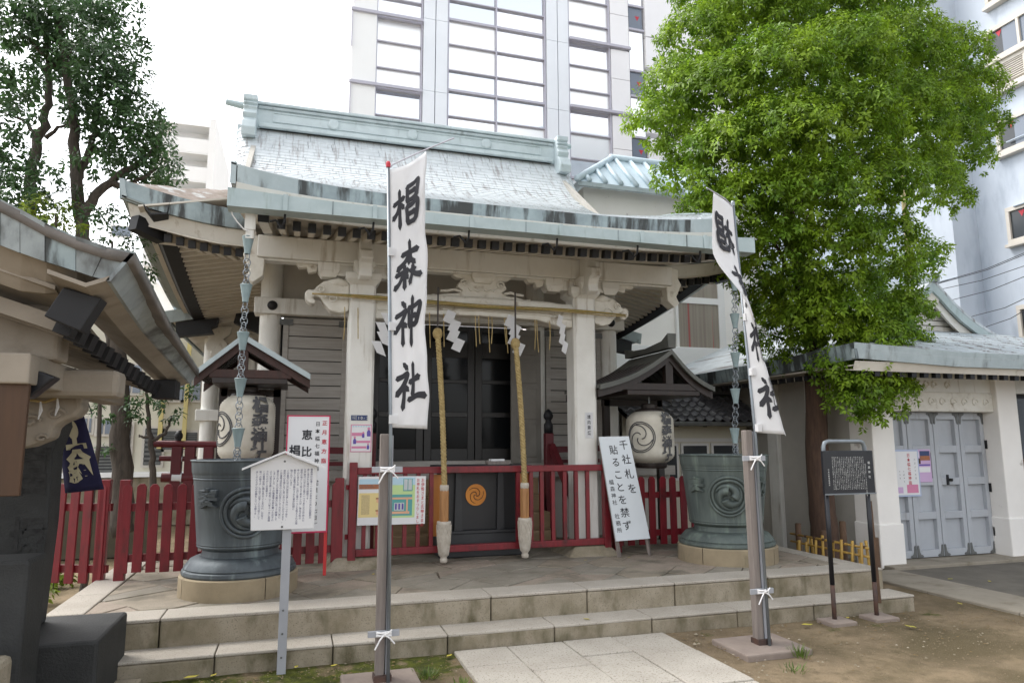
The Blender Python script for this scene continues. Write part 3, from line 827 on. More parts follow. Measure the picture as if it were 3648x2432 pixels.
# doors: black glazed pairs in the middle
for i in range(3):
    x0 = .96+.72*i; x1 = x0+.71
    mb = MB(); y = FY+.06
    mb.box(x0, x0+.10, y, y+.05, 1.36, 3.23); mb.box(x1-.10, x1, y, y+.05, 1.36, 3.23)
    for z0, z1 in ((1.36,1.52),(1.95,2.02),(2.42,2.47),(2.78,3.0),(3.15,3.23)): mb.box(x0+.1, x1-.1, y, y+.05, z0, z1)
    d = mb.build('door', doorframe, hall, bevel=.005)
    for z0, z1 in ((1.52,1.95),(2.02,2.42),(2.47,2.78),(3.0,3.15)):
        MB().box(x0+.1, x1-.1, y+.015, y+.03, z0+.001, z1-.001).build('pane', glass_dark, d)
# boarded shutters either side
def shutter(x0, x1, y, z0, z1, m, n, rot=None):
    mb = MB()
    mb.box(x0, x0+.07, y, y+.05, z0, z1); mb.box(x1-.07, x1, y, y+.05, z0, z1); mb.box(x0+.07, x1-.07, y, y+.05, z1-.08, z1); mb.box(x0+.07, x1-.07, y, y+.05, z0, z0+.08)
    d = mb.build('shutter', m, hall, bevel=.006)
    h = (z1-z0-.16)/n
    for k in range(n):
        MB().box(x0+.07, x1-.07, y+.012+.006*(k%2), y+.04, z0+.08+h*k+.006, z0+.08+h*(k+1)-.006).build('board', m, d)
    for a in (x0+.03, x1-.03):
        MB().box(a-.09, a+.09, y-.012, y, z1-.1, z1-.02).build('corner_plate', ironm, d)
    return d
pale_sh = mat('pale_panel_door', (.21,.195,.17), (.17,.155,.135), .65, 3)
shutter(-.20, .62, FY-.06, 1.30, 3.22, shutter_grey, 11)
shutter(3.42, 4.28, FY-.06, 1.30, 3.22, shutter_grey, 11)
MB().box(.62, .70, FY-.08, FY-.02, 1.27, 3.24).build('door_post', paint, hall)
# folded open door leaf right of the opening
d = MB().box(2.86, 3.30, 9.28, 9.33, 1.32, 3.18).build('folded_door', pale_sh, hall, bevel=.008)
for z0, z1 in ((1.40,1.85),(1.92,2.35),(2.42,2.75),(2.82,3.10)):
    MB().box(2.93, 3.23, 9.268, 9.281, z0, z1).build('door_panel', pale_sh, d, bevel=.006)
d = MB().box(.84, .98, 9.20, 9.28, 1.32, 3.18).build('folded_door', doorframe, hall, bevel=.008)
# stair rails with black finials
for x, s in ((.90, -1), (3.22, 1)):
    mb = MB(); mb.box(x-.055, x+.055, 8.72, 8.83, TZ, 1.72); o = mb.build('stair_post', maroon, hall, bevel=.008)
    MB().lathe([(.06,0),(.06,.12),(.045,.14),(.035,.17),(.06,.2),(.065,.24),(.045,.29),(.01,.32)], (x, 8.775, 1.72), 14).build('finial', black, o, smooth=True)
    mb = MB(); mb.beam((x+.02*s, 8.72, 1.55), (x+.05*s, 8.1, .95), .07, .10); mb.build('sloping_rail', maroon, o)
    mb = MB(); mb.beam((x, 8.84, 1.50), (x+.8*s, 8.95, 1.52), .06, .08); mb.build('veranda_rail', maroon, o)
    mb = MB(); mb.beam((x, 8.84, 1.35), (x+.8*s, 8.95, 1.35), .04, .05); mb.build('veranda_rail', maroon, o)

# main eaves left and right of the porch
sidegreen = mat('grey_green_eave_board', (.24,.27,.26), (.19,.215,.205), .7, 3)
def zside(y): return 3.78+.56*max(0, (12.2-y)/4.2)**1.5
def zfront(x): return 4.13+.22*max(0, (-.6-x)/1.25)**1.7
def mx(x, s): return x if s < 0 else 2*XC-x
for s in (-1, 1):
    mb = MB(); P = []
    for i in range(21):
        y = 7.95+4.6*(i/20)**1.3; row = []
        for j in range(11):
            x = -1.86+1.26*j/10
            za = zfront(x)+.60*(y-7.95); zb = zside(y)+.55*(x+1.86)
            row.append((mx(x, s), y, min(za, zb) if j else min(zb, za)))
        P.append(row)
    mb.grid(P, .03); sk = mb.build('hip_skirt', moss_shingle, roof, smooth=True)
    # fascia of the front and the side eave
    mb = MB(); mb.grid([[(mx(lerp(-1.87,-.62,k/12), s), 7.93, zfront(lerp(-1.87,-.62,k/12))+.015), (mx(lerp(-1.87,-.62,k/12), s), 7.96, zfront(lerp(-1.87,-.62,k/12))-.19)] for k in range(13)], (0,.05,0)); mb.build('front_eave_edge', verdi_dark, roof)
    ysd = [7.93+4.6*(k/14)**1.2 for k in range(15)]
    mb = MB(); mb.grid([[(mx(-1.88, s), y, zside(y)+.02), (mx(-1.84, s), y, zside(y)-.19)] for y in ysd], (.05*(-s),0,0)); mb.build('side_eave_edge', verdi, roof)
    # cream boards under the edge
    mb = MB(); mb.grid([[(mx(lerp(-1.80,-.5,k/12), s), 8.02, zfront(lerp(-1.80,-.5,k/12))-.19), (mx(lerp(-1.78,-.5,k/12), s), 8.12, zfront(lerp(-1.8,-.5,k/12))-.34)] for k in range(13)], (0,.03,0)); mb.build('eave_fascia', paint, hall)
    mb = MB(); mb.grid([[(mx(-1.84, s), y, zside(y)-.18), (mx(-1.62, s), y, zside(y)-.25)] for y in ysd], (0,0,.02)); mb.build('side_fascia', sidegreen, hall)
    mb = MB(); mb.grid([[(mx(-1.63, s), y, zside(y)-.26), (mx(-1.55, s), y, zside(y)-.35), (mx(-1.40, s), y, zside(y)-.33), (mx(-1.38, s), y, zside(y)-.20)] for y in ysd], (0,0,.02)); mb.build('dark_eave_beam', black, hall)
    # front rafters with black ends
    for k in range(8):
        x = lerp(-1.42, -.56, k/7); z = zfront(x)-.40
        o = MB().beam((mx(x, s), 8.20, z), (mx(x, s), 9.4, z+.22), .06, .075).build('rafter', soffit, hall)
        MB().beam((mx(x, s), 8.185, z-.003), (mx(x, s), 8.25, z+.006), .075, .09).build('end_cap', black, o)
    # corner rafter
    MB().beam((mx(-1.74, s), 8.06, zside(8.0)-.40), (mx(-1.50, s), 8.32, zside(8.2)-.42), .13, .16).build('corner_rafter_cap', black, hall)
    MB().beam((mx(-1.50, s), 8.32, zside(8.2)-.42), (mx(-.5, s), 9.4, 4.10), .12, .15).build('corner_rafter', soffit, hall)
    # side rafters in close rank
    for k in range(28):
        y = 8.45+.14*k
        MB().beam((mx(-1.41, s), y, zside(y)-.27), (mx(-.48, s), y, zside(y)-.27+.18), .065, .10).build('side_rafter', soffit, hall)
    mb = MB(); mb.grid([[(mx(-1.68, s), y, zside(y)-.255), (mx(-.48, s), y, zside(y)-.02)] for y in ysd], .02); mb.build('side_soffit', soffit, hall)
    mb = MB(); mb.grid([[(mx(x, s), 8.1, zfront(x)-.34), (mx(x, s), 9.45, zfront(x)-.06)] for x in (-1.6,-1.2,-.9,-.5)], .02); mb.build('front_soffit', soffit, hall)
    # plate beam on the side wall and the hall's own side wall
    MB().beam((mx(-.52, s), 9.3, 4.02), (mx(-.52, s), 12.4, 3.85), .16, .22).build('side_plate', black, hall)
    MB().box(min(mx(-.5,s),mx(-.42,s)), max(mx(-.5,s),mx(-.42,s)), 9.5, 12.4, 1.2, 4.2).build('side_wall', paint_wall, hall)
    # lower side roof (pent) with its verge towards the front
    PY = 11.4
    pv = [(-.55,3.86),(-1.0,3.78),(-1.5,3.66),(-1.96,3.56)]
    mb = MB(); mb.grid([[(mx(x, s), y, z) for x, z in pv] for y in (PY, 16)], .06); pent = mb.build('pent_roof', shingle2, hall)
    mb = MB(); mb.grid([[(mx(x, s), PY-.02, z+.01), (mx(x, s), PY+.02, z-.17)] for x, z in pv], (0,.05,0)); mb.build('pent_verge', verdi, pent)
    mb = MB(); mb.grid([[(mx(-1.97, s), y, 3.57), (mx(-1.93, s), y, 3.42)] for y in (PY, 16)], (.04*(-s),0,0)); mb.build('pent_eave_edge', verdi, pent)
    MB().prism([(mx(-1.80,s),3.42),(mx(-1.20,s),3.52),(mx(-1.22,s),3.40),(mx(-1.30,s),3.36),(mx(-1.26,s),3.28),(mx(-1.78,s),3.20)], lambda x, z: (x, PY+.06, z), lambda x, z: (x, PY+.24, z)).build('pent_bargeboard', black, pent)
    MB().prism([(mx(-.55,s),3.66),(mx(-.95,s),3.60),(mx(-.98,s),3.46),(mx(-.80,s),3.38),(mx(-.55,s),3.30)], lambda x, z: (x, PY+.06, z), lambda x, z: (x, PY+.24, z)).build('pent_bargeboard', black, pent)
    for k in range(16):
        y = PY+.3+.11*k
        MB().beam((mx(-1.78, s), y, 3.38), (mx(-.6, s), y, 3.62), .05, .06).build('pent_rafter', soffit, pent)
    mb = MB(); mb.grid([[(mx(-1.85, s), y, 3.44), (mx(-.5, s), y, 3.70)] for y in (PY+.1, 16)], .01); mb.build('pent_soffit', soffit, pent)
    out = [(-.22,3.36),(-.20,3.24),(-.10,3.16),(-.17,3.08),(-.15,2.98),(-.08,2.95),(-.10,2.88),(0,2.84),(.10,2.88),(.08,2.95),(.15,2.98),(.17,3.08),(.10,3.16),(.20,3.24),(.22,3.36)]
    MB().prism([(mx(-1.25,s)+a, z+.2) for a, z in out], lambda x, z: (x, PY+.5, z-.1), lambda x, z: (x, PY+.6, z-.1)).build('carved_bracket', carve, pent, bevel=.015)
    # rear wing wall with a round pillar and a waist rail
    WY = 13.0
    MB().lathe([(.13, 0), (.13, 3.0)], (mx(-1.43, s), WY, .5), 16).build('wing_pillar', paint, hall, smooth=True, auto=40)
    MB().box(min(mx(-1.62,s),mx(-.45,s)), max(mx(-1.62,s),mx(-.45,s)), WY-.17, WY+.02, 1.98, 2.17).build('wing_rail', paint, hall, bevel=.01)
    MB().box(min(mx(-1.30,s),mx(-.45,s)), max(mx(-1.30,s),mx(-.45,s)), WY+.02, WY+.08, .5, 3.5).build('wing_wall', paint, hall)
    for k in range(5):
        x = mx(-1.22+.16*k, s); MB().box(x-.02, x+.02, WY-.005, WY+.019, .5, 3.4).build('wall_batten', paint, hall)

# ================================================================== THINGS ROUND THE PORCH
# red barrier rail across the steps
RY = 7.56
rail = thing('barrier_rail', (2.0, RY, TZ), 'dark red wooden barrier rail standing across the porch steps', 'railing')
for x in (.60, 3.475):
    MB().box(x-.04, x+.04, RY-.04, RY+.04, TZ+.03, 1.40).build('post', red, rail, bevel=.006)
MB().box(.64, 3.435, RY-.035, RY+.035, 1.275, 1.345).build('top_rail', red, rail, bevel=.006)
MB().box(.64, 3.435, RY-.035, RY+.035, .445, .515).build('bottom_rail', red, rail, bevel=.006)
bx = [at(px, 1850, y=RY).x for px in (1296, 1345, 1393, 1441, 1488, 1535, 1845, 1892, 1930, 1970, 2012, 2053, 2094)]
for x in bx:
    MB().box(x-.021, x+.021, RY-.02, RY+.02, .516, 1.274).build('baluster', red, rail)
for z in (1.12, .62): MB().lathe([(.016,0),(.016,.05)], (.545, RY, z), 8).build('hinge', red, rail)

# offertory box
OX0, OX1, OY = at(1598,1700,y=7.85).x, at(1836,1700,y=7.85).x, 7.85
ob = thing('offertory_box', ((OX0+OX1)/2, 8.1, TZ), 'black offertory box with orange three-comma crest behind the red rail', 'offertory box')
MB().box(OX0-.06, OX1+.1, OY+.03, 8.24, .62, 1.30).build('body', boxm, ob, bevel=.01)
MB().box(OX0-.10, OX1+.14, OY-.04, 8.25, TZ+.0, .60).build('plinth', boxtrim, ob, bevel=.015)
MB().box(OX0-.12, OX1+.16, OY-.06, 8.25, .60, .625).build('plinth_edge', boxtrim, ob)
for x in (at(1632,1800,y=OY).x, at(1782,1800,y=OY).x):
    MB().prism([(x-.03,1.28),(x+.03,1.28),(x+.045,.626),(x-.045,.626)], lambda a, z: (a, OY-.02, z), lambda a, z: (a, OY+.029, z)).build('slanted_frame', boxtrim, ob)
MB().box(OX0-.14, OX1+.18, OY-.08, 8.25, 1.30, 1.345).build('lid', boxtrim, ob, bevel=.008)
cc = at(1697, 1762, y=OY-.005); cr = .120
mb = MB(); mb.lathe([(cr,0),(cr,.012)], n=36); o = mb.build('crest', gold, ob)
o.data.transform(Matrix.Translation((cc.x, OY+.028, cc.z)) @ Euler((R(90),0,0)).to_matrix().to_4x4())
def comma(cx, cz, r, a0, y, w, m, parent, name='comma_line'):
    mb = MB(); pts = []
    for t in np.linspace(0, 1, 22):
        a = a0+t*3.6; rr = r*(.06+.86*t**.8)
        pts.append((cx+rr*math.cos(a), y, cz+rr*math.sin(a)))
    mb.tube(pts, [w*(1.2-.6*t) for t in np.linspace(0,1,22)], 5)
    return mb.build(name, m, parent)
for k in range(3): comma(cc.x, cc.z, cr*.86, R(60+120*k), OY+.014, .0042, darkwood, o)
# envelope and papers on the lid
ev = tag(MB().box(cc.x+.16, cc.x+.42, 7.92, 8.06, 1.347, 1.385).build('letter_tray', postwood, bevel=.004), 'low wooden tray with papers on the offertory box', 'tray')
MB().box(cc.x+.20, cc.x+.36, 7.93, 8.05, 1.387, 1.41, Matrix.Translation((0,0,0))).build('paper', white, ev)

# orange boards hanging behind the rail beside each rope
for k, (p0, p1, t, b, lab) in enumerate(((1529,1592,1690,1908,'orange wooden board hung on the rail left of the black offertory box'), (1840,1892,1685,1895,'orange wooden board hung on the rail right of the black offertory box'))):
    a, c = at(p0, t, y=RY+.03), at(p1, b, y=RY+.03)
    tag(MB().box(a.x, c.x, RY+.036, RY+.058, c.z, a.z).build('orange_board', orangewood, bevel=.004), lab, 'board', 'orange boards on the rail'); recentre(C.objects[-1] if False else bpy.data.objects[[o.name for o in C.objects if o.name.startswith('orange_board')][-1]])

# bell ropes
def bell_rope(pt, pb, lab, gy):
    top = at(pt[0], pt[1], y=7.42); bot = at(pb[0], pb[1], y=7.42)
    g = thing('bell_rope', (bot.x, 7.42, TZ), lab, 'rope', 'twisted bell ropes hanging over the rail')
    # three twisted strands
    n = 90
    for s in range(3):
        pts = []
        for i in range(n):
            t = i/(n-1); p = top.lerp(bot, t)
            sag = .012*math.sin(PI*t)
            a = s*2*PI/3+t*2*PI*15
            pts.append((p.x+sag+.017*math.cos(a), 7.42+.017*math.sin(a), p.z))
        MB().tube(pts, .017, 6).build('strand', ropem, g, smooth=True)
    z = bot.z; x = bot.x
    sl = (gy[0]-pb[0])/FPX*7.8
    MB().lathe([(.036,0),(.046,.01),(.05,.05),(.046,.07)], (x, 7.42, z-.06), 12).build('collar', tasselm, g, smooth=True)
    MB().lathe([(.048,0),(.050,.02),(.050,.30),(.046,.33)], (x, 7.42, z-.37), 8).build('wooden_grip', gripwood, g)
    mb = MB(); mb.lathe([(.024,-.79),(.038,-.78),(.040,-.75),(.030,-.735),(.044,-.72),(.060,-.67),(.068,-.57),(.074,-.44),(.072,-.40),(.076,-.39),(.074,-.365)], (x, 7.42, z+.0), 20)
    t = mb.build('tassel', tasselm, g, smooth=True)
    # knitted lattice on the tassel
    for k in range(12):
        for d in (-1, 1):
            pts = []
            for i in range(9):
                q = i/8; a = k*2*PI/12+d*q*1.6
                r = np.interp(q, [0,.15,.6,1], [.077,.076,.069,.050])
                pts.append((x+r*math.cos(a), 7.42+r*math.sin(a), z-.40-q*.31))
            MB().tube(pts, .0045, 4, False).build('knit_cord', tasselm, t)
    b = MB(); b.lathe([(.03,0),(.05,.03),(.055,.07),(.04,.11),(.02,.12)], (top.x, 7.44, top.z-.02), 14); b.build('rope_head', ropem, g, smooth=True)
    MB().box(top.x-.008, top.x+.008, 7.43, 7.446, top.z+.09, 3.3).build('hanger', darkwood, g)
bell_rope((1560,1200), (1583,1730), 'twisted golden bell rope with tassel, left of the black offertory box', (1585,1900))
bell_rope((1838,1235), (1869,1722), 'twisted golden bell rope with tassel, right of the black offertory box', (1870,1900))

# straw festoon with paper streamers along the beam
sh = thing('straw_festoon', (XC, 7.55, 3.0), 'thin green straw rope with zigzag paper streamers strung along the porch beam', 'festoon')
def beam_rope(t, k=0):
    a, b = at(1112, 1046, y=7.58), at(2228, 1122, y=7.58)
    p = a.lerp(b, t); p.z += .012*math.sin(t*PI*3+k)
    return p
MB().tube([beam_rope(t) for t in np.linspace(0, 1, 40)], [.010+.014*math.sin(PI*t) for t in np.linspace(0, 1, 40)], 8).build('straw_rope', strawm, sh, smooth=True)
MB().tube([beam_rope(t, 2)+Vector((0,-.02,-.012)) for t in np.linspace(0, 1, 40)], .008, 6).build('gold_cord', ropem, sh, smooth=True)
for px, py, mir, wd in ((1383,1115,-1,1.0), (1602,1103,1,1.0), (1818,1120,1,1.0), (1994,1118,1,.55)):
    c = at(px, py, y=7.53); x, z = c.x, c.z
    o = None
    for q in range(4):
        w, h, dx = .10*wd, .145, .028*mir*wd
        x0 = x+(.045*mir*wd if q % 2 else 0)-.01*q*0; x0 = x + q*.02*mir*wd + (.035*wd*mir if q % 2 else 0)
        zt = z-q*.105
        mb = MB(); yy = 7.53-.006*q
        mb.add([(x0-w/2+.03*mir*wd, yy, zt), (x0+w/2+.03*mir*wd, yy+.004, zt-.035*mir if mir>0 else zt-.0), (x0+w/2-.03*mir*wd, yy+.004, zt-h-.02), (x0-w/2-.03*mir*wd, yy, zt-h+.02)], [(0,1,2,3)])
        f = mb.build('paper_fold' if q else 'paper_streamer', cloth, sh if o is None else o)
        sm_ = f.modifiers.new('thick', 'SOLIDIFY'); sm_.thickness = .002
        o = o or f
for px in (1228, 1275, 1530, 1580, 1693, 1705, 1740, 1752, 1797, 1803, 1905, 1912, 1958):
    a = at(px, 1085+(px-1110)*.068, y=7.55); ln = random.uniform(.28, .42)
    MB().tube([a, a+Vector((.006,0,-ln*.5)), a+Vector((.014*random.uniform(-1,1)+.008,0,-ln))], .0055, 5).build('straw_strand', ropem, sh)

# notices on the pillars
PYF = 7.64
a, b = at(1251,1478,y=PYF), at(1309,1497,y=PYF)
pl = tag(MB().box(a.x, b.x, PYF-.008, PYF-.001, b.z, a.z).build('address_plate', signblue, bevel=.003), 'small blue address plate reading 10-2 on the left porch pillar', 'sign')
mb = MB(); f = plane_fn((a.x, PYF-.008, b.z), (1,0,0), (0,0,1), .0015)
H = a.z-b.z; Wd = b.x-a.x
letters(mb, '10-2', f, H*.75, H*.55, .012, Wd*.52, H*.12, horizontal=True); mb.build('lettering', ink_white, pl)
mb = MB()
for r_, s in enumerate(('日本橋', '堀留町', '一丁目')): letters(mb, s, f, H*.28, H*.30, .0, Wd*.11, H*(.66-.31*r_), horizontal=True)
mb.build('small_lettering', ink_white, pl, kind='stuff')
a, b = at(1250,1511,y=PYF), at(1322,1609,y=PYF)
po = tag(MB().box(a.x, b.x, PYF-.004, PYF-.001, b.z, a.z).build('pink_poster', white), 'pink bordered poster with small purple figures on the left porch pillar', 'poster')
W_, H_ = b.x-a.x, a.z-b.z
def patch(parent, x0, z0, x1, z1, m, name, o_, w, h, y, d=.0012):
    return MB().box(o_.x+x0*w, o_.x+x1*w, y-d, y, o_.z-h*(1-z0), o_.z-h*(1-z1)).build(name, m, parent)
for r_ in ((0,0,1,.03),(0,.97,1,1),(0,.03,.04,.97),(.96,.03,1,.97)): patch(po, r_[0], r_[1], r_[2], r_[3], pinkposter, 'border', a, W_, H_, PYF-.004)
for r_ in ((.06,.58,.66,.70),(.28,.33,.94,.41),(.06,.13,.76,.21)): patch(po, *r_, pinkposter, 'pink_band', a, W_, H_, PYF-.004)
for (x, z, s) in ((.86,.72,1.2), (.60,.62,.8), (.20,.42,1.0), (.84,.20,.8)):
    mb = MB(); fn = plane_fn((a.x, PYF-.0055, b.z), (1,0,0), (0,0,1), .001)
    mb.add([fn((x+dx*s)*W_, (z+dz*s)*H_) for dx, dz in ((-.07,-.13),(.07,-.13),(.075,0),(.03,.07),(-.03,.07),(-.075,0))], [(0,1,2,3,4,5)]); mb.build('figure_print', purple, po)
    mb = MB(); mb.add([fn((x+.055*s*math.cos(t))*W_, (z+.105*s+.045*s*math.sin(t))*H_) for t in np.linspace(0, 2*PI, 12, False)], [tuple(range(12))]); mb.build('figure_head_print', pinkposter, po)
mb = MB()
for k in range(7):
    fn = plane_fn((a.x, PYF-.0055, b.z), (1,0,0), (0,0,1), .001); c0 = .12+.125*k
    mb.add([fn((c0+.05*math.cos(t))*W_, (.93+.025*math.sin(t))*H_) for t in np.linspace(0, 2*PI, 8, False)], [tuple(range(8))])
mb.build('scallop_print', skyprint, po)
a, b = at(2083,1468,y=PYF), at(2113,1560,y=PYF)
sg = tag(MB().box(a.x, b.x, PYF-.005, PYF-.001, b.z, a.z).build('no_smoking_notice', cloth), 'narrow white paper notice with black characters on the right porch pillar', 'notice')
mb = MB(); letters(mb, '境内禁煙', plane_fn(((a.x+b.x)/2, PYF-.005, a.z), (1,0,0), (0,0,1), .0012), .050, .062, .018, 0, -.03, .85); mb.build('lettering', ink, sg)

# poster on the rail
a, b = at(1278,1697,y=7.50), at(1515,1862,y=7.50)
tilt = Matrix.Translation((a.x, 7.50, a.z)) @ Euler((0, R(0.5), 0)).to_matrix().to_4x4()
W_, H_ = b.x-a.x, a.z-b.z
ps = tag(MB().box(0, W_, 0, .006, -H_, 0, tilt).build('talisman_poster', white), 'wide white and yellow printed poster tied to the left half of the red rail', 'poster')
def pp(x0, z0, x1, z1, m, nm, d=.0012):
    return MB().box(x0*W_, x1*W_, -d, -.0002, -H_*(1-z0), -H_*(1-z1), tilt).build(nm, m, ps)
pp(.01,.16,.46,.66,yel,'yellow_panel'); pp(.01,.74,.46,.95,skyprint,'photo_sky'); pp(.01,.74,.46,.84,rustprint,'photo_shrine', .0022)
pp(.49,.14,.84,.98,palegreen,'green_panel'); pp(.49,.82,.84,.98,skyprint,'blue_panel', .0022); pp(.49,.18,.80,.62,teal,'teal_picture', .0022)
pp(.50,.22,.76,.27,peach,'altar_floor',.0032); pp(.50,.52,.80,.56,peach,'altar_rope',.0032); pp(.71,.27,.735,.52,peach,'altar_post',.0032); pp(.53,.29,.68,.45,cloth,'altar_cloth',.0032)
for q in range(3): pp(.545+.05*q,.31,.57+.05*q,.43,purple,'talisman_print',.0042)
pp(.66,.69,.80,.95,teal,'green_box',.0032); pp(.67,.71,.725,.94,cloth,'box_slip',.0042); pp(.735,.71,.79,.94,cloth,'box_slip',.0042)
for zz in (.28, .53):
    pp(.26,zz,.34,zz+.03,rustprint,'shrine_print',.0022); pp(.27,zz-.07,.33,zz,peach,'shrine_print',.0022)
pp(.05,.22,.17,.62,mat('tan_print',(.62,.50,.26),(.50,.40,.2),.7,60),'small_print',.0022)
mb = MB(); fn = lambda u, v: tilt @ Vector((u, -.0015, v))
letters(mb, 'お伊勢さまと氏神さまの', fn, .045, .046, .012, W_*.955, -.02, .8)
letters(mb, 'お神札をおまつりしましょう', fn, .041, .0425, .012, W_*.885, -.02, .8); mb.build('red_lettering', ink_red, ps)

# ---------------------------------------------------------------- rain barrels
def barrel(cx, cy, m, lab, ang0, K):
    g = thing('rain_barrel', (cx, cy, TZ), lab, 'barrel', 'bronze rain barrels on the terrace')
    n = 4
    for k in range(n):   # base ring in four stones
        mb = MB(); P = []
        for i in range(10):
            a = 2*PI*(k+i/9*.992)/n+.5
            P.append([(cx+.3*K*math.cos(a), cy+.3*K*math.sin(a), .50), (cx+.595*K*math.cos(a), cy+.595*K*math.sin(a), .50), (cx+.61*K*math.cos(a), cy+.61*K*math.sin(a), .49), (cx+.61*K*math.cos(a), cy+.61*K*math.sin(a), TZ-.01)])
        mb.grid(P); o = mb.build('base_stone', yellowstone, g, smooth=True, auto=40)
    foot = [(.30,.50),(.58,.50),(.59,.515),(.585,.54),(.565,.55),(.57,.56),(.56,.575),(.535,.60),(.51,.625),(.47,.64),(.40,.65),(.39,.70)]
    MB().lathe([(r*K, z) for r, z in foot], (cx, cy, 0), 56).build('foot', m, g, smooth=True, auto=35)
    body = [(.39,.70),(.445,.725),(.452,.735),(.448,.745),(.455,.755),(.452,.765),(.470,.90),(.495,1.1),(.518,1.29),(.520,1.292),(.526,1.30),(.521,1.31),(.528,1.32),(.527,1.33),(.535,1.345),(.540,1.36),(.548,1.44),(.562,1.455),(.555,1.462),(.50,1.462),(.46,1.3),(.42,.9),(.1,.8)]
    bo = MB().lathe([(r*K, z) for r, z in body], (cx, cy, 0), 64, cap=False).build('body', m, g, smooth=True, auto=30)
    MB().lathe([(.01,1.36),(.46*K,1.36)], (cx, cy, 0), 32, cap=False).build('water', glass_dark, g)
    def rad(z): return np.interp(z, [.765,.9,1.1,1.29], [.452*K,.470*K,.495*K,.518*K])
    def onb(a, z, d=0): r = rad(z)+d; return (cx+r*math.cos(a), cy+r*math.sin(a), z)
    # three-comma crest facing the path
    ca_, cz = ang0, 1.03
    def cpt(u, v, d=.012): return onb(ca_+u/(.49*K), cz+v, d)
    for rr, w in ((.20,.016),(.165,.018)):
        MB().tube([cpt(rr*math.cos(t), rr*math.sin(t)) for t in np.linspace(0, 2*PI, 40)], w, 7, False).build('crest_ring', m, bo, smooth=True)
    for k in range(3):
        a0 = R(100+120*k); pts, rs = [], []
        for t in np.linspace(0, 1, 20):
            a = a0+t*3.2; r = .055+.085*t
            pts.append(cpt(r*math.cos(a), r*math.sin(a), .010)); rs.append(.048*(1-t)**.8+.007)
        MB().tube(pts, rs, 8).build('crest_comma', m, bo, smooth=True)
    # raised character, cast beside the crest
    for da, ch in ((-.80, '奉'), (.80, '納')):
        mb = MB(); v, f = glyph(ch, .03); s = .21
        mb.add([onb(ca_+da+(x-.5)*s/(.50*K), 1.13+(y-.5)*s, .022) for x, y in v], f)
        mb.add([onb(ca_+da+(x-.5)*s/(.50*K), 1.13+(y-.5)*s, .004) for x, y in v], f)
        o = mb.build('cast_character', m, bo); 
        sm_ = o.modifiers.new('thick','SOLIDIFY'); sm_.thickness = .034; sm_.offset = 0
barrel(at(866,1800,y=6.74).x, 6.74, bronze_blue, 'blue-grey bronze rain barrel with crest, behind the gabled white notice board', R(-82), .80)
barrel(at(2581,1750,y=6.85).x, 6.85, bronze, 'green bronze rain barrel with crest, behind the leaning right flag post', R(-118), .87)

# ---------------------------------------------------------------- rain chains
cupm = mat('blue_green_cup', (.26,.34,.35), (.20,.265,.275), .5, 6)
def rain_chain(cups, top, lab, m, yy, px0):
    g = thing('rain_chain', (cups[-1][0], yy, 1.3), lab, 'rain chain', 'cup rain chains under the gutter')
    pts = [at(px, py, y=yy) for px, py in cups]
    first = None; ring = None
    for i, p in enumerate(pts):
        if first is None:
            first = MB().lathe([(.026,-.085),(.029,-.05),(.031,-.04),(.035,-.02),(.050,.06),(.055,.072),(.050,.077),(.044,.06)], (0,0,0), 14, cap=False).build('cup', m, g, smooth=True, auto=50)
            first.location = p - Vector(g.location); first.matrix_parent_inverse = Matrix(); c = first
        else:
            c = first.copy(); C.objects.link(c); c.location = p - Vector(g.location)
        q = pts[i+1] if i+1 < len(pts) else p+Vector((0,0,-.30))
        nl = 6
        for k in range(nl):
            t = (k+.5)/nl; c_ = (p+Vector((0,0,-.09))).lerp(q+Vector((0,0,.06)), t)
            if ring is None:
                mb = MB(); mb.tube([(.031*math.cos(a), 0, .036*math.sin(a)) for a in np.linspace(0, 2*PI, 15)], .0045, 5, False)
                ring = mb.build('link', steel, g, smooth=True); ring.matrix_parent_inverse = Matrix(); l_ = ring
            else:
                l_ = ring.copy(); C.objects.link(l_)
            l_.location = c_-Vector(g.location); l_.rotation_euler = (0, 0, R(25 if k % 2 else -50))
    t0 = top; p = pts[0]
    n = max(1, int((t0.z-p.z-.08)/.055))
    for k in range(n):
        l_ = ring.copy(); C.objects.link(l_); l_.location = t0.lerp(p+Vector((0,0,.08)), (k+.5)/n)-Vector(g.location); l_.rotation_euler = (0,0,R(25 if k%2 else -50))
    return g
g = rain_chain([(883,872),(876,1043),(865,1213),(856,1378),(848,1556)], at(890,800,y=6.52), 'copper cup rain chain hanging before the left lantern', cupm, 6.52, 890)
t = at(892, 765, y=6.45)
MB().box(t.x-.045, t.x+.045, 6.46, 6.55, 3.50, 3.69).build('outlet', paint, g); MB().box(t.x-.035, t.x+.035, 6.47, 6.54, 3.42, 3.50).build('outlet_neck', paint, g)
MB().tube([at(820,735,y=6.45), at(828,765,y=6.45), at(845,790,y=6.45), at(870,818,y=6.45), at(886,822,y=6.45)], .006, 5).build('tie_cord', whiterope, g)
rain_chain([(2616,1010),(2618,1142),(2620,1280),(2620,1409),(2618,1550)], Vector((at(2614,900,y=6.55).x, 6.55, 3.69)), 'copper cup rain chain hanging beside the right flag', cupm, 6.55, 2616)

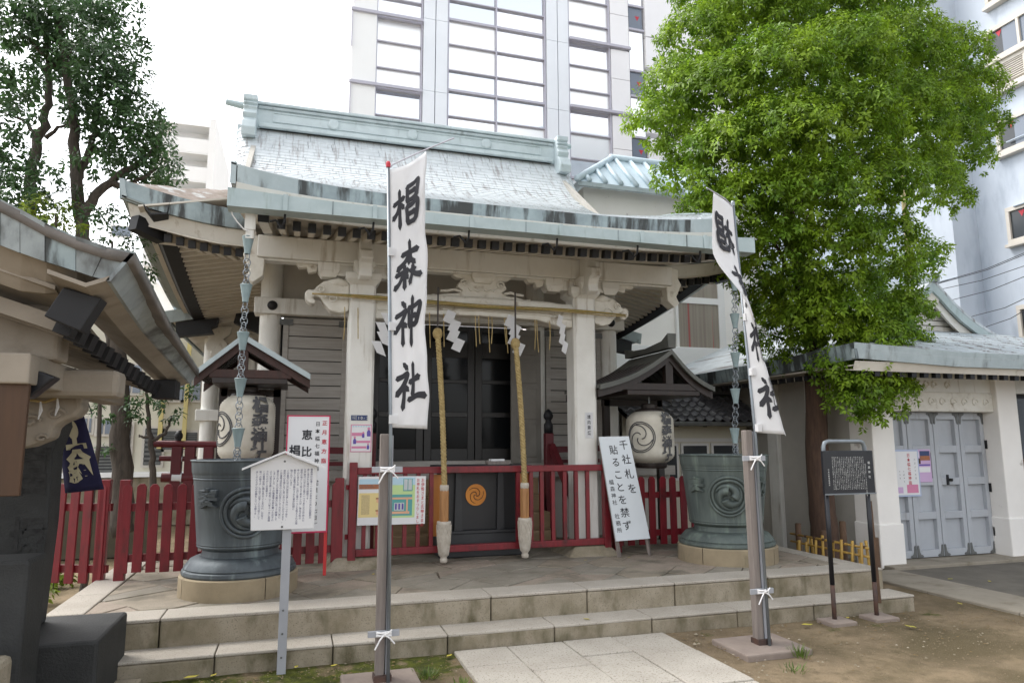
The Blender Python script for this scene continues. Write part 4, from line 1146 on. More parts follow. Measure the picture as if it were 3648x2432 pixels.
# ---------------------------------------------------------------- lanterns and their roofed stands
def lantern(cx, cy, z0, z1, r, lab, crest_a, text_a):
    g = thing('paper_lantern', (cx, cy, z0), lab, 'lantern', 'big ribbed paper lanterns beside the porch')
    n = 30; prof_ = []
    for i in range(n*2+1):
        t = i/(n*2)
        e = abs(2*t-1); rr = r*(1-.36*max(0, (e-.62)/.38)**2.2-.02*e*e)
        prof_.append((rr-(.006 if i % 2 else 0), lerp(z0+.04, z1-.04, t)))
    MB().lathe(prof_, (cx, cy, 0), 40).build('paper_body', paper, g, smooth=True)
    MB().lathe([(r*.62,-.02),(r*.66,0),(r*.64,.055)], (cx, cy, z0), 28).build('bottom_ring', darkwood, g, smooth=True, auto=40)
    MB().lathe([(r*.64,-.055),(r*.60,-.02),(r*.34,.0),(r*.34,.05),(r*.28,.06)], (cx, cy, z1), 28).build('top_ring', darkwood, g, smooth=True, auto=40)
    MB().tube([(cx,cy,z1+.05),(cx,cy,z1+.22)], .012, 6).build('hook', steel, g)
    def on(u, v, d=.008):
        a = u/r; zz = (z0+z1)/2+v; e = abs(2*(zz-z0)/(z1-z0)-1); rr = r*(1-.36*max(0,(e-.62)/.38)**2.2-.02*e*e)+d
        return lambda a0: (cx+rr*math.cos(a0+a), cy+rr*math.sin(a0+a), zz)
    h = (z1-z0)*.215
    mb = MB(); letters(mb, '椙森神社', lambda u, v: on(u, v)(text_a), h*1.02, h, .045, 0, h*2.0, 1.05); mb.build('lettering', ink_grey, g)
    for rr in (r*.62, r*.55):
        MB().tube([on(rr*math.cos(t), rr*math.sin(t), .002)(crest_a) for t in np.linspace(0, 2*PI, 36)], .0065, 5, False).build('crest_ring', ink_grey, g)
    for k in range(3):
        pts = []
        for t in np.linspace(0, 1, 16):
            a = R(80+120*k)+t*2.6; q = r*(.10+.42*t); pts.append(on(q*math.cos(a), q*math.sin(a), .002)(crest_a))
        MB().tube(pts, .0065, 5, False).build('crest_comma', ink_grey, g)
lantern(-.49, 7.95, 1.36, 2.14, .285, 'white paper lantern with crest and black characters, left of the porch', R(-152), R(-60))
lantern(4.28, 7.95, 1.30, 2.02, .30, 'yellowed paper lantern with large crest, right of the porch', R(-142), R(-75))
def stand(cx, yf, yb, ze, za, wl, wr, lab, m, cap):
    brownwood = darkwood if cap else globals()['brownwood']
    g = thing('lantern_stand', (cx, (yf+yb)/2, TZ), lab, 'lantern stand', 'roofed lantern stands beside the porch')
    n = 8
    def side(s, w):
        P = []
        for y in (yf, yb):
            row = []
            for k in range(n+1):
                t = k/n; sag = -.07*math.sin(PI*t) if cap else 0
                row.append((cx+s*w*t, y, lerp(za, ze, t)+sag))
            P.append(row)
        return P
    for s, w in ((-1, wl), (1, wr)):
        mb = MB(); P = side(s, w); mb.grid(P, .035); ro = mb.build('roof_slope', m, g)
        # front edge board
        mb = MB(); mb.grid([[Vector(p)+Vector((0,-.012,.004)), Vector(p)+Vector((0,-.012,-.055))] for p in P[0]], (0,.03,0)); mb.build('roof_edge', verdi if not cap else m, ro)
        mb = MB(); a, b = Vector(P[0][0]), Vector(P[0][-1])
        mb.grid([[Vector(p)+Vector((0,.05,-.05)), Vector(p)+Vector((0,.05,-.14))] for p in P[0]], (0,.06,0)); mb.build('bargeboard', brownwood, g)
        mb = MB(); mb.grid([[Vector(p)+Vector((0,-.05,-.05)), Vector(p)+Vector((0,-.05,-.14))] for p in P[1]], (0,-.06,0)); mb.build('bargeboard', brownwood, g)
        for k in range(6):
            y = lerp(yf+.15, yb-.15, k/5)
            MB().beam(Vector((cx, y, za-.07)), Vector((cx+s*w*.94, y, ze-.045)), .04, .05).build('rafter', darkwood, g)
    if cap:
        mb = MB(); P = [[(cx-.05, y, za+.02), (cx-.06, y, z+.05), (cx+.06, y, z+.05), (cx+.05, y, za+.02)] for y, z in ((yf-.02, za+.15), (yf+.14, za+.07), (lerp(yf,yb,.5), za+.03), (yb-.12, za+.05), (yb+.02, za+.09))]
        mb.grid(P); mb.add([P[0][0],P[0][1],P[0][2],P[0][3]], [(0,1,2,3)]); mb.add([P[-1][0],P[-1][1],P[-1][2],P[-1][3]], [(3,2,1,0)]); mb.build('ridge_cap', m, g)
    else:
        MB().beam((cx, yf-.015, za+.01), (cx, yb, za+.01), .07, .035).build('ridge_cap', verdi, g)
    zb = ze-.02
    MB().box(cx-wl*.70, cx+wr*.72, yf+.06, yf+.15, zb-.03, zb+.06).build('tie_beam', brownwood, g, bevel=.008)
    MB().box(cx-wl*.62, cx+wr*.66, yf+.02, yb-.1, zb-.09, zb-.032).build('lower_beam', darkwood, g, bevel=.008)
    MB().box(cx-.05, cx+.05, yf+.07, yf+.15, zb+.06, za-.10).build('king_post', brownwood, g)
    for y in (yb-.25,):
        for dx in (-wl*.5, wr*.5): MB().box(cx+dx-.04, cx+dx+.04, y-.04, y+.04, TZ, zb-.09).build('post', darkwood, g)
    MB().box(cx-wl*.55, cx+wr*.55, yb-.29, yb-.21, zb-.18, zb-.10).build('back_beam', darkwood, g)
ap = at(868,1190,y=7.6); le = at(690,1332,y=7.6); re_ = at(1106,1325,y=7.6)
stand(ap.x, 7.6, 8.55, (le.z+re_.z)/2, ap.z, ap.x-le.x, re_.x-ap.x, 'red-brown gabled frame with green copper edge over the left lantern', moss_shingle, False)
ap = at(2392,1245,y=7.55); le = at(2138,1385,y=7.55); re_ = at(2545,1365,y=7.55)
greyroof = mat('grey_green_sheet_roof', (.115,.118,.105), (.085,.088,.08), .6, 4, bump=.2)
stand(ap.x, 7.55, 8.7, (le.z+re_.z)/2, ap.z, ap.x-le.x, re_.x-ap.x, 'dark gabled frame with curved grey roof over the right lantern', greyroof, True)

# ---------------------------------------------------------------- picket fences
def fence(p0, p1, n, z0, z1, lab, w=.085, posts=(), zs=0, cat='fence'):
    p0, p1 = Vector(p0), Vector(p1)
    d = (p1-p0); d.z = 0; L = d.length; d.normalize(); nrm = Vector((-d.y, d.x, 0))
    g = thing('picket_fence', (p0+p1)/2, lab, cat, 'dark red picket fences beside the porch')
    for k in range(n):
        c = p0.lerp(p1, (k+.5)/n); c.z = 0
        a = random.uniform(-.006, .006); tl = random.uniform(-.01, .01)
        poly = [(-w/2, z0), (w/2, z0), (w/2+tl, z1-.03), (.018+tl, z1), (-.018+tl, z1), (-w/2+tl, z1-.03)]
        MB().prism(poly, lambda u, z: c+d*u-nrm*.012+Vector((0,0,z+a)), lambda u, z: c+d*u+nrm*.012+Vector((0,0,z+a))).build('picket', red, g, bevel=.004)
    for z in (z0+.13, z1-.22):
        a, b = p0+nrm*.035, p1+nrm*.035; a.z = b.z = z
        MB().beam(a, b, .04, .07).build('cross_rail', red, g)
    for t in posts:
        c = p0.lerp(p1, t)
        MB().box(c.x-.045, c.x+.045, c.y-.01, c.y+.08, z0-.16, z1+.04).build('post', red, g, bevel=.006)
    return g
fence((-2.45, 7.95, 0), (-1.66, 7.62, 0), 6, .30, 1.22, 'short red picket panel at the far left beside the dark stele', posts=(.93,))
fence((-1.56, 7.55, 0), (-.72, 7.55, 0), 7, .40, 1.22, 'red picket panel left of the blue-grey barrel', posts=(.04,))
fence((-.62, 7.50, 0), (.50, 7.58, 0), 9, .40, 1.20, 'red picket panel behind the red-framed notice board', posts=(.97,))
fence((3.62, 7.66, 0), (5.05, 7.66, 0), 10, .40, 1.19, 'red picket panel behind the leaning white notice board', posts=(.03,.97))

# ---------------------------------------------------------------- notice boards
# gabled white board on a grey post
kp = at(1000, 2390, z=0); KY = 5.44
kf = thing('gabled_notice_board', (kp.x, KY, 0), 'white gabled notice board full of small violet writing on a grey post', 'notice board')
MB().box(kp.x-.028, kp.x+.034, KY+.01, KY+.05, -.05, 1.0).build('post', graypaint, kf, bevel=.006)
for z in (.10, .26, .42):
    mb = MB(); mb.lathe([(.008,0),(.006,.006)], n=8); o = mb.build('bolt', ironm, kf); o.data.transform(Matrix.Translation((kp.x, KY+.009, z)) @ Euler((R(90),0,0)).to_matrix().to_4x4())
cs_ = [at(888,1888,y=KY), at(1118,1880,y=KY), at(1140,1655,y=KY), at(1010,1612,y=KY), at(876,1668,y=KY)]
bx0, bx1 = cs_[0].x+.01, cs_[1].x+.0
zb, zs_, za = .985, 1.43, 1.545
xm = (bx0+bx1)/2-.005
poly = [(bx0,zb),(bx1,zb),(bx1+.01,zs_),(xm,za-.02),(bx0-.02,zs_)]
MB().prism(poly, lambda x, z: (x, KY-.02, z), lambda x, z: (x, KY+.005, z)).build('board', white, kf, bevel=.003)
for s, xe in ((-1, bx0-.075), (1, bx1+.07)):
    mb = MB(); mb.grid([[(xm, KY-.075, za), (xe, KY-.075, zs_-.005)], [(xm, KY+.04, za), (xe, KY+.04, zs_-.005)]], .014); mb.build('gable_roof', white, kf)
for z in (1.47, 1.005):
    mb = MB(); mb.lathe([(.008,0),(.006,.006)], n=8); o = mb.build('bolt', ironm, kf); o.data.transform(Matrix.Translation((xm, KY-.02, z)) @ Euler((R(90),0,0)).to_matrix().to_4x4())
KT = ['椙森神社は遠く一千年の昔未だ江戸が武蔵野の','原と言はれた時代の創建です。','江戸時代には江戸三森の一つであり又江戸庶人の','信仰の地として栄えて来ましたが、神社が街の','中心にあるため、江戸三富の一つにも数えられる程','数多くの富籤が興行された事が記録に','残されています。','この富籤には江戸庶民の楽しみの一つであり、','庶民の心を感じ今に思い浮べることができます。','この富塚は庶民の心の記念として大正八年に','建立されましたが関東大震災に依って倒壊して','しまいました。その後富塚の話を聴いた氏子の','人々は有志を募って昭和二十八年十一月に再建','されたのがこの富塚です。','この富塚は他に類を見ないと言はれ、日本で','唯一の物です。今日では宝くじの元祖として','多くの人々が心中祈願をしている様です。']
mb = MB(); f = plane_fn((bx0, KY-.02, zb), (1,0,0), (0,0,1), .0012)
Wb = bx1-bx0
for k, s in enumerate(KT):
    letters(mb, s, f, .0175, .0172, .004, Wb*(.93-.0545*k), .432-.0008*k, .95)
mb.build('small_lettering', ink_blue, kf, kind='stuff')
# tall red-framed board
a, b = at(1024,1478,y=7.28), at(1178,1478,y=7.28); zt, zb2 = a.z, .74
rb = thing('red_framed_board', ((a.x+b.x)/2, 7.25, TZ), 'white new-year notice board in a bright red frame behind the gabled board', 'notice board')
lean = lambda z: 7.20+.06*(z-.3)
def rbx(x0, x1, z0, z1, d, m, nm):
    mb = MB(); vs_ = [(x0,lean(z0)-d,z0),(x1,lean(z0)-d,z0),(x1,lean(z1)-d,z1),(x0,lean(z1)-d,z1),(x0,lean(z0)+.02,z0),(x1,lean(z0)+.02,z0),(x1,lean(z1)+.02,z1),(x0,lean(z1)+.02,z1)]
    mb.add(vs_, [(0,1,2,3),(7,6,5,4),(0,4,5,1),(1,5,6,2),(2,6,7,3),(3,7,4,0)]); return mb.build(nm, m, rb)
rbx(a.x+.012, b.x-.012, zb2+.015, zt-.012, .004, white, 'panel')
pinkred = mat('crimson_frame', (.55,.02,.09), None, .5)
rbx(a.x, a.x+.0118, zb2, zt, .008, pinkred, 'frame'); rbx(b.x-.0118, b.x, zb2, zt, .008, pinkred, 'frame'); rbx(a.x+.012, b.x-.012, zt-.0118, zt, .008, pinkred, 'frame'); rbx(a.x+.012, b.x-.012, zb2, zb2+.0148, .008, pinkred, 'frame')
for x in (a.x+.03, b.x-.012): MB().beam((x, lean(TZ)+.03, TZ), (x, lean(zt-.2)+.05, zt-.2), .03, .03).build('leg', redpost, rb)
f = lambda u, v: Vector((a.x+u, lean(v)-.007, v)); Wr = b.x-a.x
mb = MB(); letters(mb, '正月恵方詣', f, .052, .093, .018, Wr*.87, zt-.05); mb.build('red_lettering', ink_red, rb)
mb = MB(); letters(mb, '日本橋七福神詣', f, .048, .073, .012, Wr*.71, zt-.06); letters(mb, '（', f, .05, .05, .01, Wr*.71, zt-.60); letters(mb, '元旦より七日）', f, .048, .066, .012, Wr*.71, zt-.64); mb.build('lettering', ink, rb)
mb = MB(); letters(mb, '恵比寿', f, .105, .165, .022, Wr*.47, zt-.14); letters(mb, '椙森神社', f, .11, .15, .025, Wr*.20, zt-.29); mb.build('brush_lettering', ink, rb)
# leaning white board right of the porch
q = [at(2134,1555,y=7.52), at(2240,1553,y=7.52), at(2316,1917,y=7.33), at(2195,1927,y=7.33)]
wb = thing('leaning_notice_board', (3.7, 7.35, TZ), 'white board with big black brush characters leaning right of the porch', 'notice board')
e1 = (q[1]-q[0]); e2 = (q[3]-q[0]); nn = e2.cross(e1).normalized()
if nn.y > 0: nn = -nn
mb = MB(); mb.grid([[q[0],q[1]],[q[3],q[2]]], tuple(-nn*.018)); mb.build('panel', mat('cool_white_panel', (.66,.70,.73), (.62,.66,.69), .5, 2), wb)
for t in (.06, .94):
    b0 = q[3].lerp(q[2], t); t0 = q[0].lerp(q[1], t); d = (b0-t0).normalized()
    MB().beam(t0-nn*.035, b0+d*((b0.z-TZ)/abs(d.z))-nn*.035, .035, .03).build('leg', postwood, wb)
def wf(u, v):   # u 0..1 across, v 0..1 down
    return q[0].lerp(q[1], u).lerp(q[3].lerp(q[2], u), v)+nn*.003
def wl_(mb, s, u, v0, size, pitch, off):
    for i, ch in enumerate(s):
        if ch == ' ': continue
        v_, f_ = glyph(ch, off)
        cm = MB() if mb is None else mb
        cm.add([wf(u+(x-.5)*size/.40, v0+i*pitch/1.17+(1-y)*size/1.17) for x, y in v_], f_)
        if mb is None: cm.build('brush_character', ink, wb)
wl_(None, '千社札を', .76, .035, .118, .168, .006); wl_(None, '貼ることを禁ず', .40, .085, .112, .142, .006)
mb = MB(); wl_(mb, '椙森神社 社務所', .15, .42, .06, .076, .004); mb.build('small_lettering', ink, wb, kind='stuff')
# black enamel sign
SY = 5.36
bl = [at(2926,1606,y=SY), at(3112,1600,y=SY), at(3118,1757,y=SY), at(2938,1768,y=SY)]
bs = thing('black_information_sign', ((bl[0].x+bl[1].x)/2, SY, 0), 'black enamel history sign with white lettering on two thin legs', 'sign')
X0, X1, Z0, Z1 = bl[3].x, bl[2].x-.005, 1.115, 1.515
MB().box(X0, X1, SY-.012, SY+.02, Z0, Z1).build('panel', blackmetal, bs, bevel=.006)
MB().box(X0-.004, X1+.004, SY-.018, SY-.0122, Z0, Z0+.012).build('panel_lip', steel, bs)
lx = (X0+.05, X1-.05)
hoop = [(lx[0],SY+.035,1.3),(lx[0],SY+.035,1.55),(lx[0]+.015,SY+.035,1.585),(lx[0]+.05,SY+.035,1.60),(lx[1]-.05,SY+.035,1.60),(lx[1]-.015,SY+.035,1.585),(lx[1],SY+.035,1.55),(lx[1],SY+.035,1.3)]
MB().tube(hoop, .02, 10).build('hoop', steel, bs, smooth=True)
for x in lx:
    MB().tube([(x, SY+.035, .32), (x, SY+.035, 1.3)], .021, 10).build('leg', blackmetal, bs, smooth=True)
    MB().tube([(x, SY+.035, -.02), (x, SY+.035, .32)], .020, 10).build('leg_foot', rustpost, bs, smooth=True)
f = plane_fn((X0, SY-.012, Z0), (1,0,0), (0,0,1), .0012); Wb = X1-X0
mb = MB(); letters(mb, '椙森神社', f, .026, .043, .012, Wb*.90, .30); letters(mb, '中央区教育委員会', f, .016, .0195, .008, Wb*.09, .235); mb.build('heading', ink_white, bs)
mb = MB()
for k in range(19):
    s = KT[k % 17]; s = (s+KT[(k+5) % 17])[:20]
    letters(mb, s, f, .0145, .0150, .0, Wb*(.825-.036*k), .345 if k else .28, .9)
mb.build('small_lettering', ink_white, bs, kind='stuff')
for x, dx in ((lx[0], 0), (lx[1], .02)):
    o = MB().box(x-.13, x+.13, SY-.10, SY+.12, -.02, .025).build('concrete_pad', concslab, bevel=.01)
    tag(o, 'small flat concrete pad under the %s leg of the black sign' % ('left' if dx == 0 else 'right'), 'pad', 'concrete pads under the black sign')
o = MB().beam((5.23, 5.42, .12), (5.40, 5.62, 1.02), .03, .03).build('wooden_stick', stakewood); tag(o, 'thin brown stick leaning beside the right leg of the black sign', 'stick')

# ---------------------------------------------------------------- banners and their posts
def tie(parent, c, w=.05):
    for k in range(4):
        z = c.z-.012+.009*k
        MB().tube([(c.x-w, c.y-.055, z), (c.x-.3*w, c.y-.075, z+.006*(-1)**k), (c.x+w, c.y-.06, z+.01*(-1)**k)], .006, 5).build('cord_wrap', whiterope, parent)
    for dx, dz in ((-.06,-.09), (.07,-.06), (.05,.03)):
        MB().tube([(c.x, c.y-.075, c.z), (c.x+dx*.5, c.y-.085, c.z+dz*.35), (c.x+dx, c.y-.08, c.z+dz)], .0055, 5).build('cord_end', whiterope, parent)
def banner_post(b, t, lab, bars, slab):
    g = thing('flag_post', b, lab, 'post', 'grey posts that hold the banners')
    b, t = Vector(b), Vector(t)
    MB().beam(b+Vector((-.018,.01,-.04)), t+Vector((-.018,.01,0)), .058, .07, (0,1,0)).build('timber', postwood, g, bevel=.006)
    MB().beam(b+Vector((.030,.014,-.04)), t+Vector((.030,.014,-.01)), .022, .07, (0,1,0)).build('timber_strip', graypaint, g)
    for z in bars:
        c = b.lerp(t, (z-b.z)/(t.z-b.z))
        MB().box(c.x-.105, c.x+.105, c.y-.052, c.y-.032, z-.02, z+.02).build('crossbar', graypaint, g, bevel=.003)
        tie(g, Vector((c.x, c.y, z)))
    MB().box(b.x-.058, b.x+.058, b.y-.05, b.y+.055, 0.0, .07).build('rusty_shoe', rustpost, g)
    o = MB().box(b.x-slab, b.x+slab*.95, b.y-slab*.8, b.y+slab*.8, -.03, .03).build('concrete_pad', concslab, bevel=.012)
    return g, o
g, o = banner_post((.62, 4.98, .02), at(1380,1545,y=4.98), 'upright grey post holding the flat left banner', (at(1380,1672,y=4.93).z, at(1380,2255,y=4.93).z), .26)
tag(o, 'square concrete pad under the left flag post', 'pad', 'concrete pads under the flag posts')
g, o = banner_post((3.575, 4.93, .02), at(2668,1532,y=4.93), 'leaning grey-brown post holding the twisted right banner', (at(2690,1632,y=4.88).z, at(2715,2105,y=4.88).z), .30)
tag(o, 'square concrete pad under the right flag post', 'pad', 'concrete pads under the flag posts')

def banner(S, Nv, Nu, lab, pole, arm, both, glyphs, dims, tabs, base):
    g = thing('banner', base, lab, 'banner', 'white shrine banners on poles')
    P = [[S(u/Nu, v/Nv) for u in range(Nu+1)] for v in range(Nv+1)]
    o = MB().grid(P).build('cloth', cloth, g, smooth=True)
    sm_ = o.modifiers.new('thick', 'SOLIDIFY'); sm_.thickness = .0016
    def nrm(u, v):
        e = .01
        a = Vector(S(min(1,u+e), v))-Vector(S(max(0,u-e), v)); b = Vector(S(u, min(1,v+e)))-Vector(S(u, max(0,v-e)))
        n = a.cross(b)
        return n.normalized() if n.length else Vector((0,-1,0))
    Wc, Hc = dims
    for ch, cu_, cv_, sx, sy in glyphs:
        for side in ((1, -1) if both else (1,)):
            mb = MB()
            def fn(x, y, si):
                u = cu_+x*sx/Wc; v = cv_-y*sy/Hc
                p = Vector(S(u, v)); n = nrm(u, v)
                return p+n*side*(.004+.0004*si)*SG
            SG = banner_sign
            brush(mb, ch, fn, 0, 0, 1.0); mb.build('brush_character', ink, o)
    MB().tube(pole, .0125, 8).build('pole', steel, g, smooth=True)
    MB().tube(arm, .005, 6).build('arm', mullion, g)
    mb = MB(); mb.lathe([(.016,-.01),(.018,.02),(.012,.035)], Vector(pole[-1]), 10); mb.build('pole_cap', steel if both else ink_red, g)
    for v, wdt in tabs:
        p = Vector(S(0, v)); t_ = (v*(len(pole)-1))
        q = Vector(pole[-1]).lerp(Vector(pole[0]), min(1, v))
        MB().box(min(p.x,q.x)-.012, max(p.x,q.x)+.03, q.y-.018, q.y+.018, p.z-.03, p.z+.03).build('loop', cloth, o)
    return g
# left banner, hanging nearly flat
TL, TR, BL, BR = at(1388,604,y=4.92), at(1513,542,y=4.86), at(1392,1522,y=4.93), at(1527,1527,y=4.86)
def S1(u, v):
    u_, v_ = u, v
    a, b = TL.lerp(BL, v), TR.lerp(BR, v)
    p = a.lerp(b, u)
    p.y += .018*math.sin(u*4+v*5)*(.4+u)+.012*math.sin(v*17+u*3)*u+.025*math.sin(PI*u)*math.sin(v*3)
    p.y += .005*math.sin(u*16+v*7+2*math.sin(v*5))*(.3+u)+.004*math.sin(v*60+u*9)*u*u
    p.x += .008*math.sin(v*14+2)*u+.004*math.sin(v*37)*u*u
    p.z += -.02*math.sin(PI*u)*(1-v)**6
    return p
Hc = TL.z-BL.z; Wc = (TR-TL).length
banner_sign = 1 if (Vector(S1(.6,.5))-Vector(S1(.4,.5))).cross(Vector(S1(.5,.6))-Vector(S1(.5,.4))).y < 0 else -1
def cy1(py): return (at(1440,py,y=4.89).z-TL.z)/(BL.z-TL.z)
gl1 = [('椙', .47, cy1(757), .215, .31), ('森', .47, cy1(957), .205, .32), ('神', .47, cy1(1160), .205, .30), ('社', .49, cy1(1378), .215, .31)]
px_top = at(1383,592,y=4.925)
banner(S1, 60, 12, 'flat white banner with four black brush characters on the left post', [Vector((.655,4.925,.03)), at(1392,1540,y=4.925), px_top], [at(1386,600,y=4.925), at(1400,586,y=4.92), at(1500,540,y=4.87), at(1617,492,y=4.82)], False, gl1, (Wc, Hc), ((.33,1),(.62,1),(.97,1)), (.655,4.925,0))
MB().box(0,0,0,0,0,0) if False else None
# right banner, wind-twisted round its pole
PT, PB = at(2612,738,y=4.90), at(2690,1540,y=4.90)
raydir = Vector((PT.x, PT.y, 0)).normalized(); perp = Vector((raydir.y, -raydir.x, 0))
W2 = .37
def S2(u, v):
    base = PT.lerp(PB, v)
    p = float(np.interp(v, [0,.10,.25,.36,.5,.65,.85,1], [-.13,-.19,-.20,-.09,.06,.11,.17,.235]))
    # smooth the table a little
    p = .5*p+.25*float(np.interp(v+.05, [0,.10,.25,.36,.5,.65,.85,1], [-.13,-.19,-.20,-.09,.06,.11,.17,.235]))+.25*float(np.interp(v-.05, [0,.10,.25,.36,.5,.65,.85,1], [-.13,-.19,-.20,-.09,.06,.11,.17,.235]))
    q = math.sqrt(max(0, W2*W2-p*p))
    bel = .06*math.sin(PI*u)*math.sin(PI*min(1, v*1.3))
    off = perp*(p*u+bel*(.9 if .2 < v < .7 else .5))-raydir*(q*u*.8)
    w_ = min(1, max(0, (v-.40)/.22)); w_ = w_*w_*(3-2*w_)
    uf = .58
    k_ = min(1, max(0, (u-uf+.06)/.12)); k_ = k_*k_*(3-2*k_)
    fold = perp*(p*min(1, u/uf))-raydir*(.10*u)+raydir*(k_*(u-uf+.02)*W2*1.0)
    off = off.lerp(fold, w_)
    off += perp*.010*math.sin(v*21+u*5)*u
    r = base+off
    r.z += -.05*u*(1-v)*0+.05*u*(1-v)**3-.03*u*v**4
    return r
banner_sign = 1
def cy2(py): return (py-738)/(1540-738)
gl2 = [('椙', .55, cy2(865), .25, .31), ('森', .5, cy2(1040), .22, .30), ('神', .5, cy2(1230), .22, .30), ('社', .5, cy2(1420), .24, .31)]
d_ = PT-PB
banner(S2, 60, 12, 'wind-twisted white banner seen edge on above the right post', [at(2742,2300,y=4.86), PB, PT+d_*.01], [PT, PT-raydir*.15+perp*-.06+Vector((0,0,.03)), PT-raydir*.33+perp*-.2+Vector((0,0,.08))], True, gl2, (W2, PT.z-PB.z), ((.5,1),(.74,1),(.98,1)), (3.6,4.86,0))

# ---------------------------------------------------------------- left pavilion, stele, noren
VY = 3.6
pav_roof = mat('dark_brown_roof_sheet', (.17,.15,.135), (.11,.10,.09), .8, 6, bump=.3)
pav_cu = mat('dull_grey_copper', (.34,.38,.39), (.25,.285,.295), .5, 4, bump=.15, c3=(.09,.095,.095), s3=(2.5,2.5,1.2), sc3=1.6, lo3=.48, hi3=.68)
pav = thing('pavilion', (-1.7, 4.8, 0), 'cream pavilion with streaked copper eaves cutting in at the left edge', 'pavilion')
vt = [at(px, py, y=VY) for px, py in ((-260,560),(-120,645),(0,715),(71,751),(160,800),(270,848),(380,884),(480,904))]
vb = [at(px, py, y=VY+.03) for px, py in ((-260,750),(-120,815),(0,873),(71,900),(160,931),(270,965),(330,985),(393,1001))]
def pv_roof(y, dz):
    return [Vector((p.x, y, p.z+dz)) for p in vt]
XE = vt[-1].x
_tp = [at(px, py, x=XE) for px, py in ((480,904),(530,1004),(602,1149),(655,1237),(709,1322))]
_ty = [p.y for p in _tp]; _tz = [p.z for p in _tp]
_sc = 2.35/(_ty[-1]-_ty[0])
ysp = [VY+2.35*k/10 for k in range(11)]
_bp = [at(px, py, y=yy) for (px, py), yy in zip(((393,1001),(450,1087),(510,1174),(594,1270),(678,1366)), _ty)]
YE = _ty[-1]
ysp = [lerp(_ty[0], YE, k/10) for k in range(11)]
def ez(y): return float(np.interp(y, _ty, _tz))
mb = MB(); mb.grid([[Vector((p.x, y, p.z+(ez(y)-vt[-1].z)*(i/7)**1.5)) for i, p in enumerate(vt)] for y in ysp], .05); pr = mb.build('roof', pav_roof, pav, smooth=True)
# verge band in folded copper panels
for i in range(len(vt)-1):
    mb = MB(); e = Vector((.0015,0,0))
    mb.grid([[vt[i]+e+Vector((0,-.004*(i%2),.008)), vt[i+1]-e+Vector((0,-.004*(i%2),.008))], [vb[i]+e, vb[i+1]-e]], (0,.02,0)); mb.build('copper_panel', verdi_dark if i in (4,) else pav_cu, pr)
# side band
sb_t = [Vector((XE+.004, y, ez(y)+.008)) for y in ysp]; sb_b = [Vector((np.interp(y, _ty, [p.x for p in _bp]), y, np.interp(y, _ty, [p.z for p in _bp]))) for y in ysp]
for i in range(len(ysp)-1):
    mb = MB(); mb.grid([[sb_t[i], sb_t[i+1]-Vector((0,.003,0))], [sb_b[i], sb_b[i+1]-Vector((0,.003,0))]], (-.02,0,0)); mb.build('copper_panel', pav_cu, pr)
# cream boards under the verge and the eave
bt = [p+Vector((0,.025,.03)) for p in vb]; bb = [at(px, py, y=VY+.2) for px, py in ((-260,930),(-120,975),(0,1010),(71,1035),(160,1045),(270,1035),(330,1030),(372,1030))]
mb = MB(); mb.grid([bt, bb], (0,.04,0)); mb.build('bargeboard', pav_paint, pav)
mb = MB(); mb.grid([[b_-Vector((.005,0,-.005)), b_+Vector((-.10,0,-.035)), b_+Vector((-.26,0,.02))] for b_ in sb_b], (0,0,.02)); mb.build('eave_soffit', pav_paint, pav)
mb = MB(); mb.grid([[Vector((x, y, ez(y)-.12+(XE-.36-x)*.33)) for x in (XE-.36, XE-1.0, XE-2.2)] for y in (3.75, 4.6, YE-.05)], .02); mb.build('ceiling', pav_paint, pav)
# black caps: big purlin end, the rank of rafter ends, far corner block
a = [at(px, py, y=3.72) for px, py in ((225,1022),(362,1062),(285,1180),(155,1125))]
mb = MB(); mb.grid([[a[0],a[1]],[a[3],a[2]]], (0,.12,0)); mb.build('purlin_cap', black, pav, bevel=.006)
for k in range(13):
    q0_, q1_ = at(258,1172,y=3.95), at(553,1384,y=5.70); pp_ = q0_.lerp(q1_, k/12); x, y, z = pp_.x, pp_.y, pp_.z
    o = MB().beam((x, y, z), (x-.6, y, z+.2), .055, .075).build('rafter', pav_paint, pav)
    MB().beam((x+.012, y, z-.004), (x-.06, y, z+.02), .105, .085).build('end_cap', black, o)
cb0, cb1 = at(545,1352,y=5.8), at(626,1420,y=5.8)
MB().box(cb0.x, cb1.x, 5.78, 5.98, cb1.z, cb0.z).build('corner_block', black, pav, bevel=.006)
MB().box(XE-.62, XE-.48, 3.9, 5.9, ez(5)-.40, ez(5)-.25).build('eave_purlin', pav_paint, pav, bevel=.01)
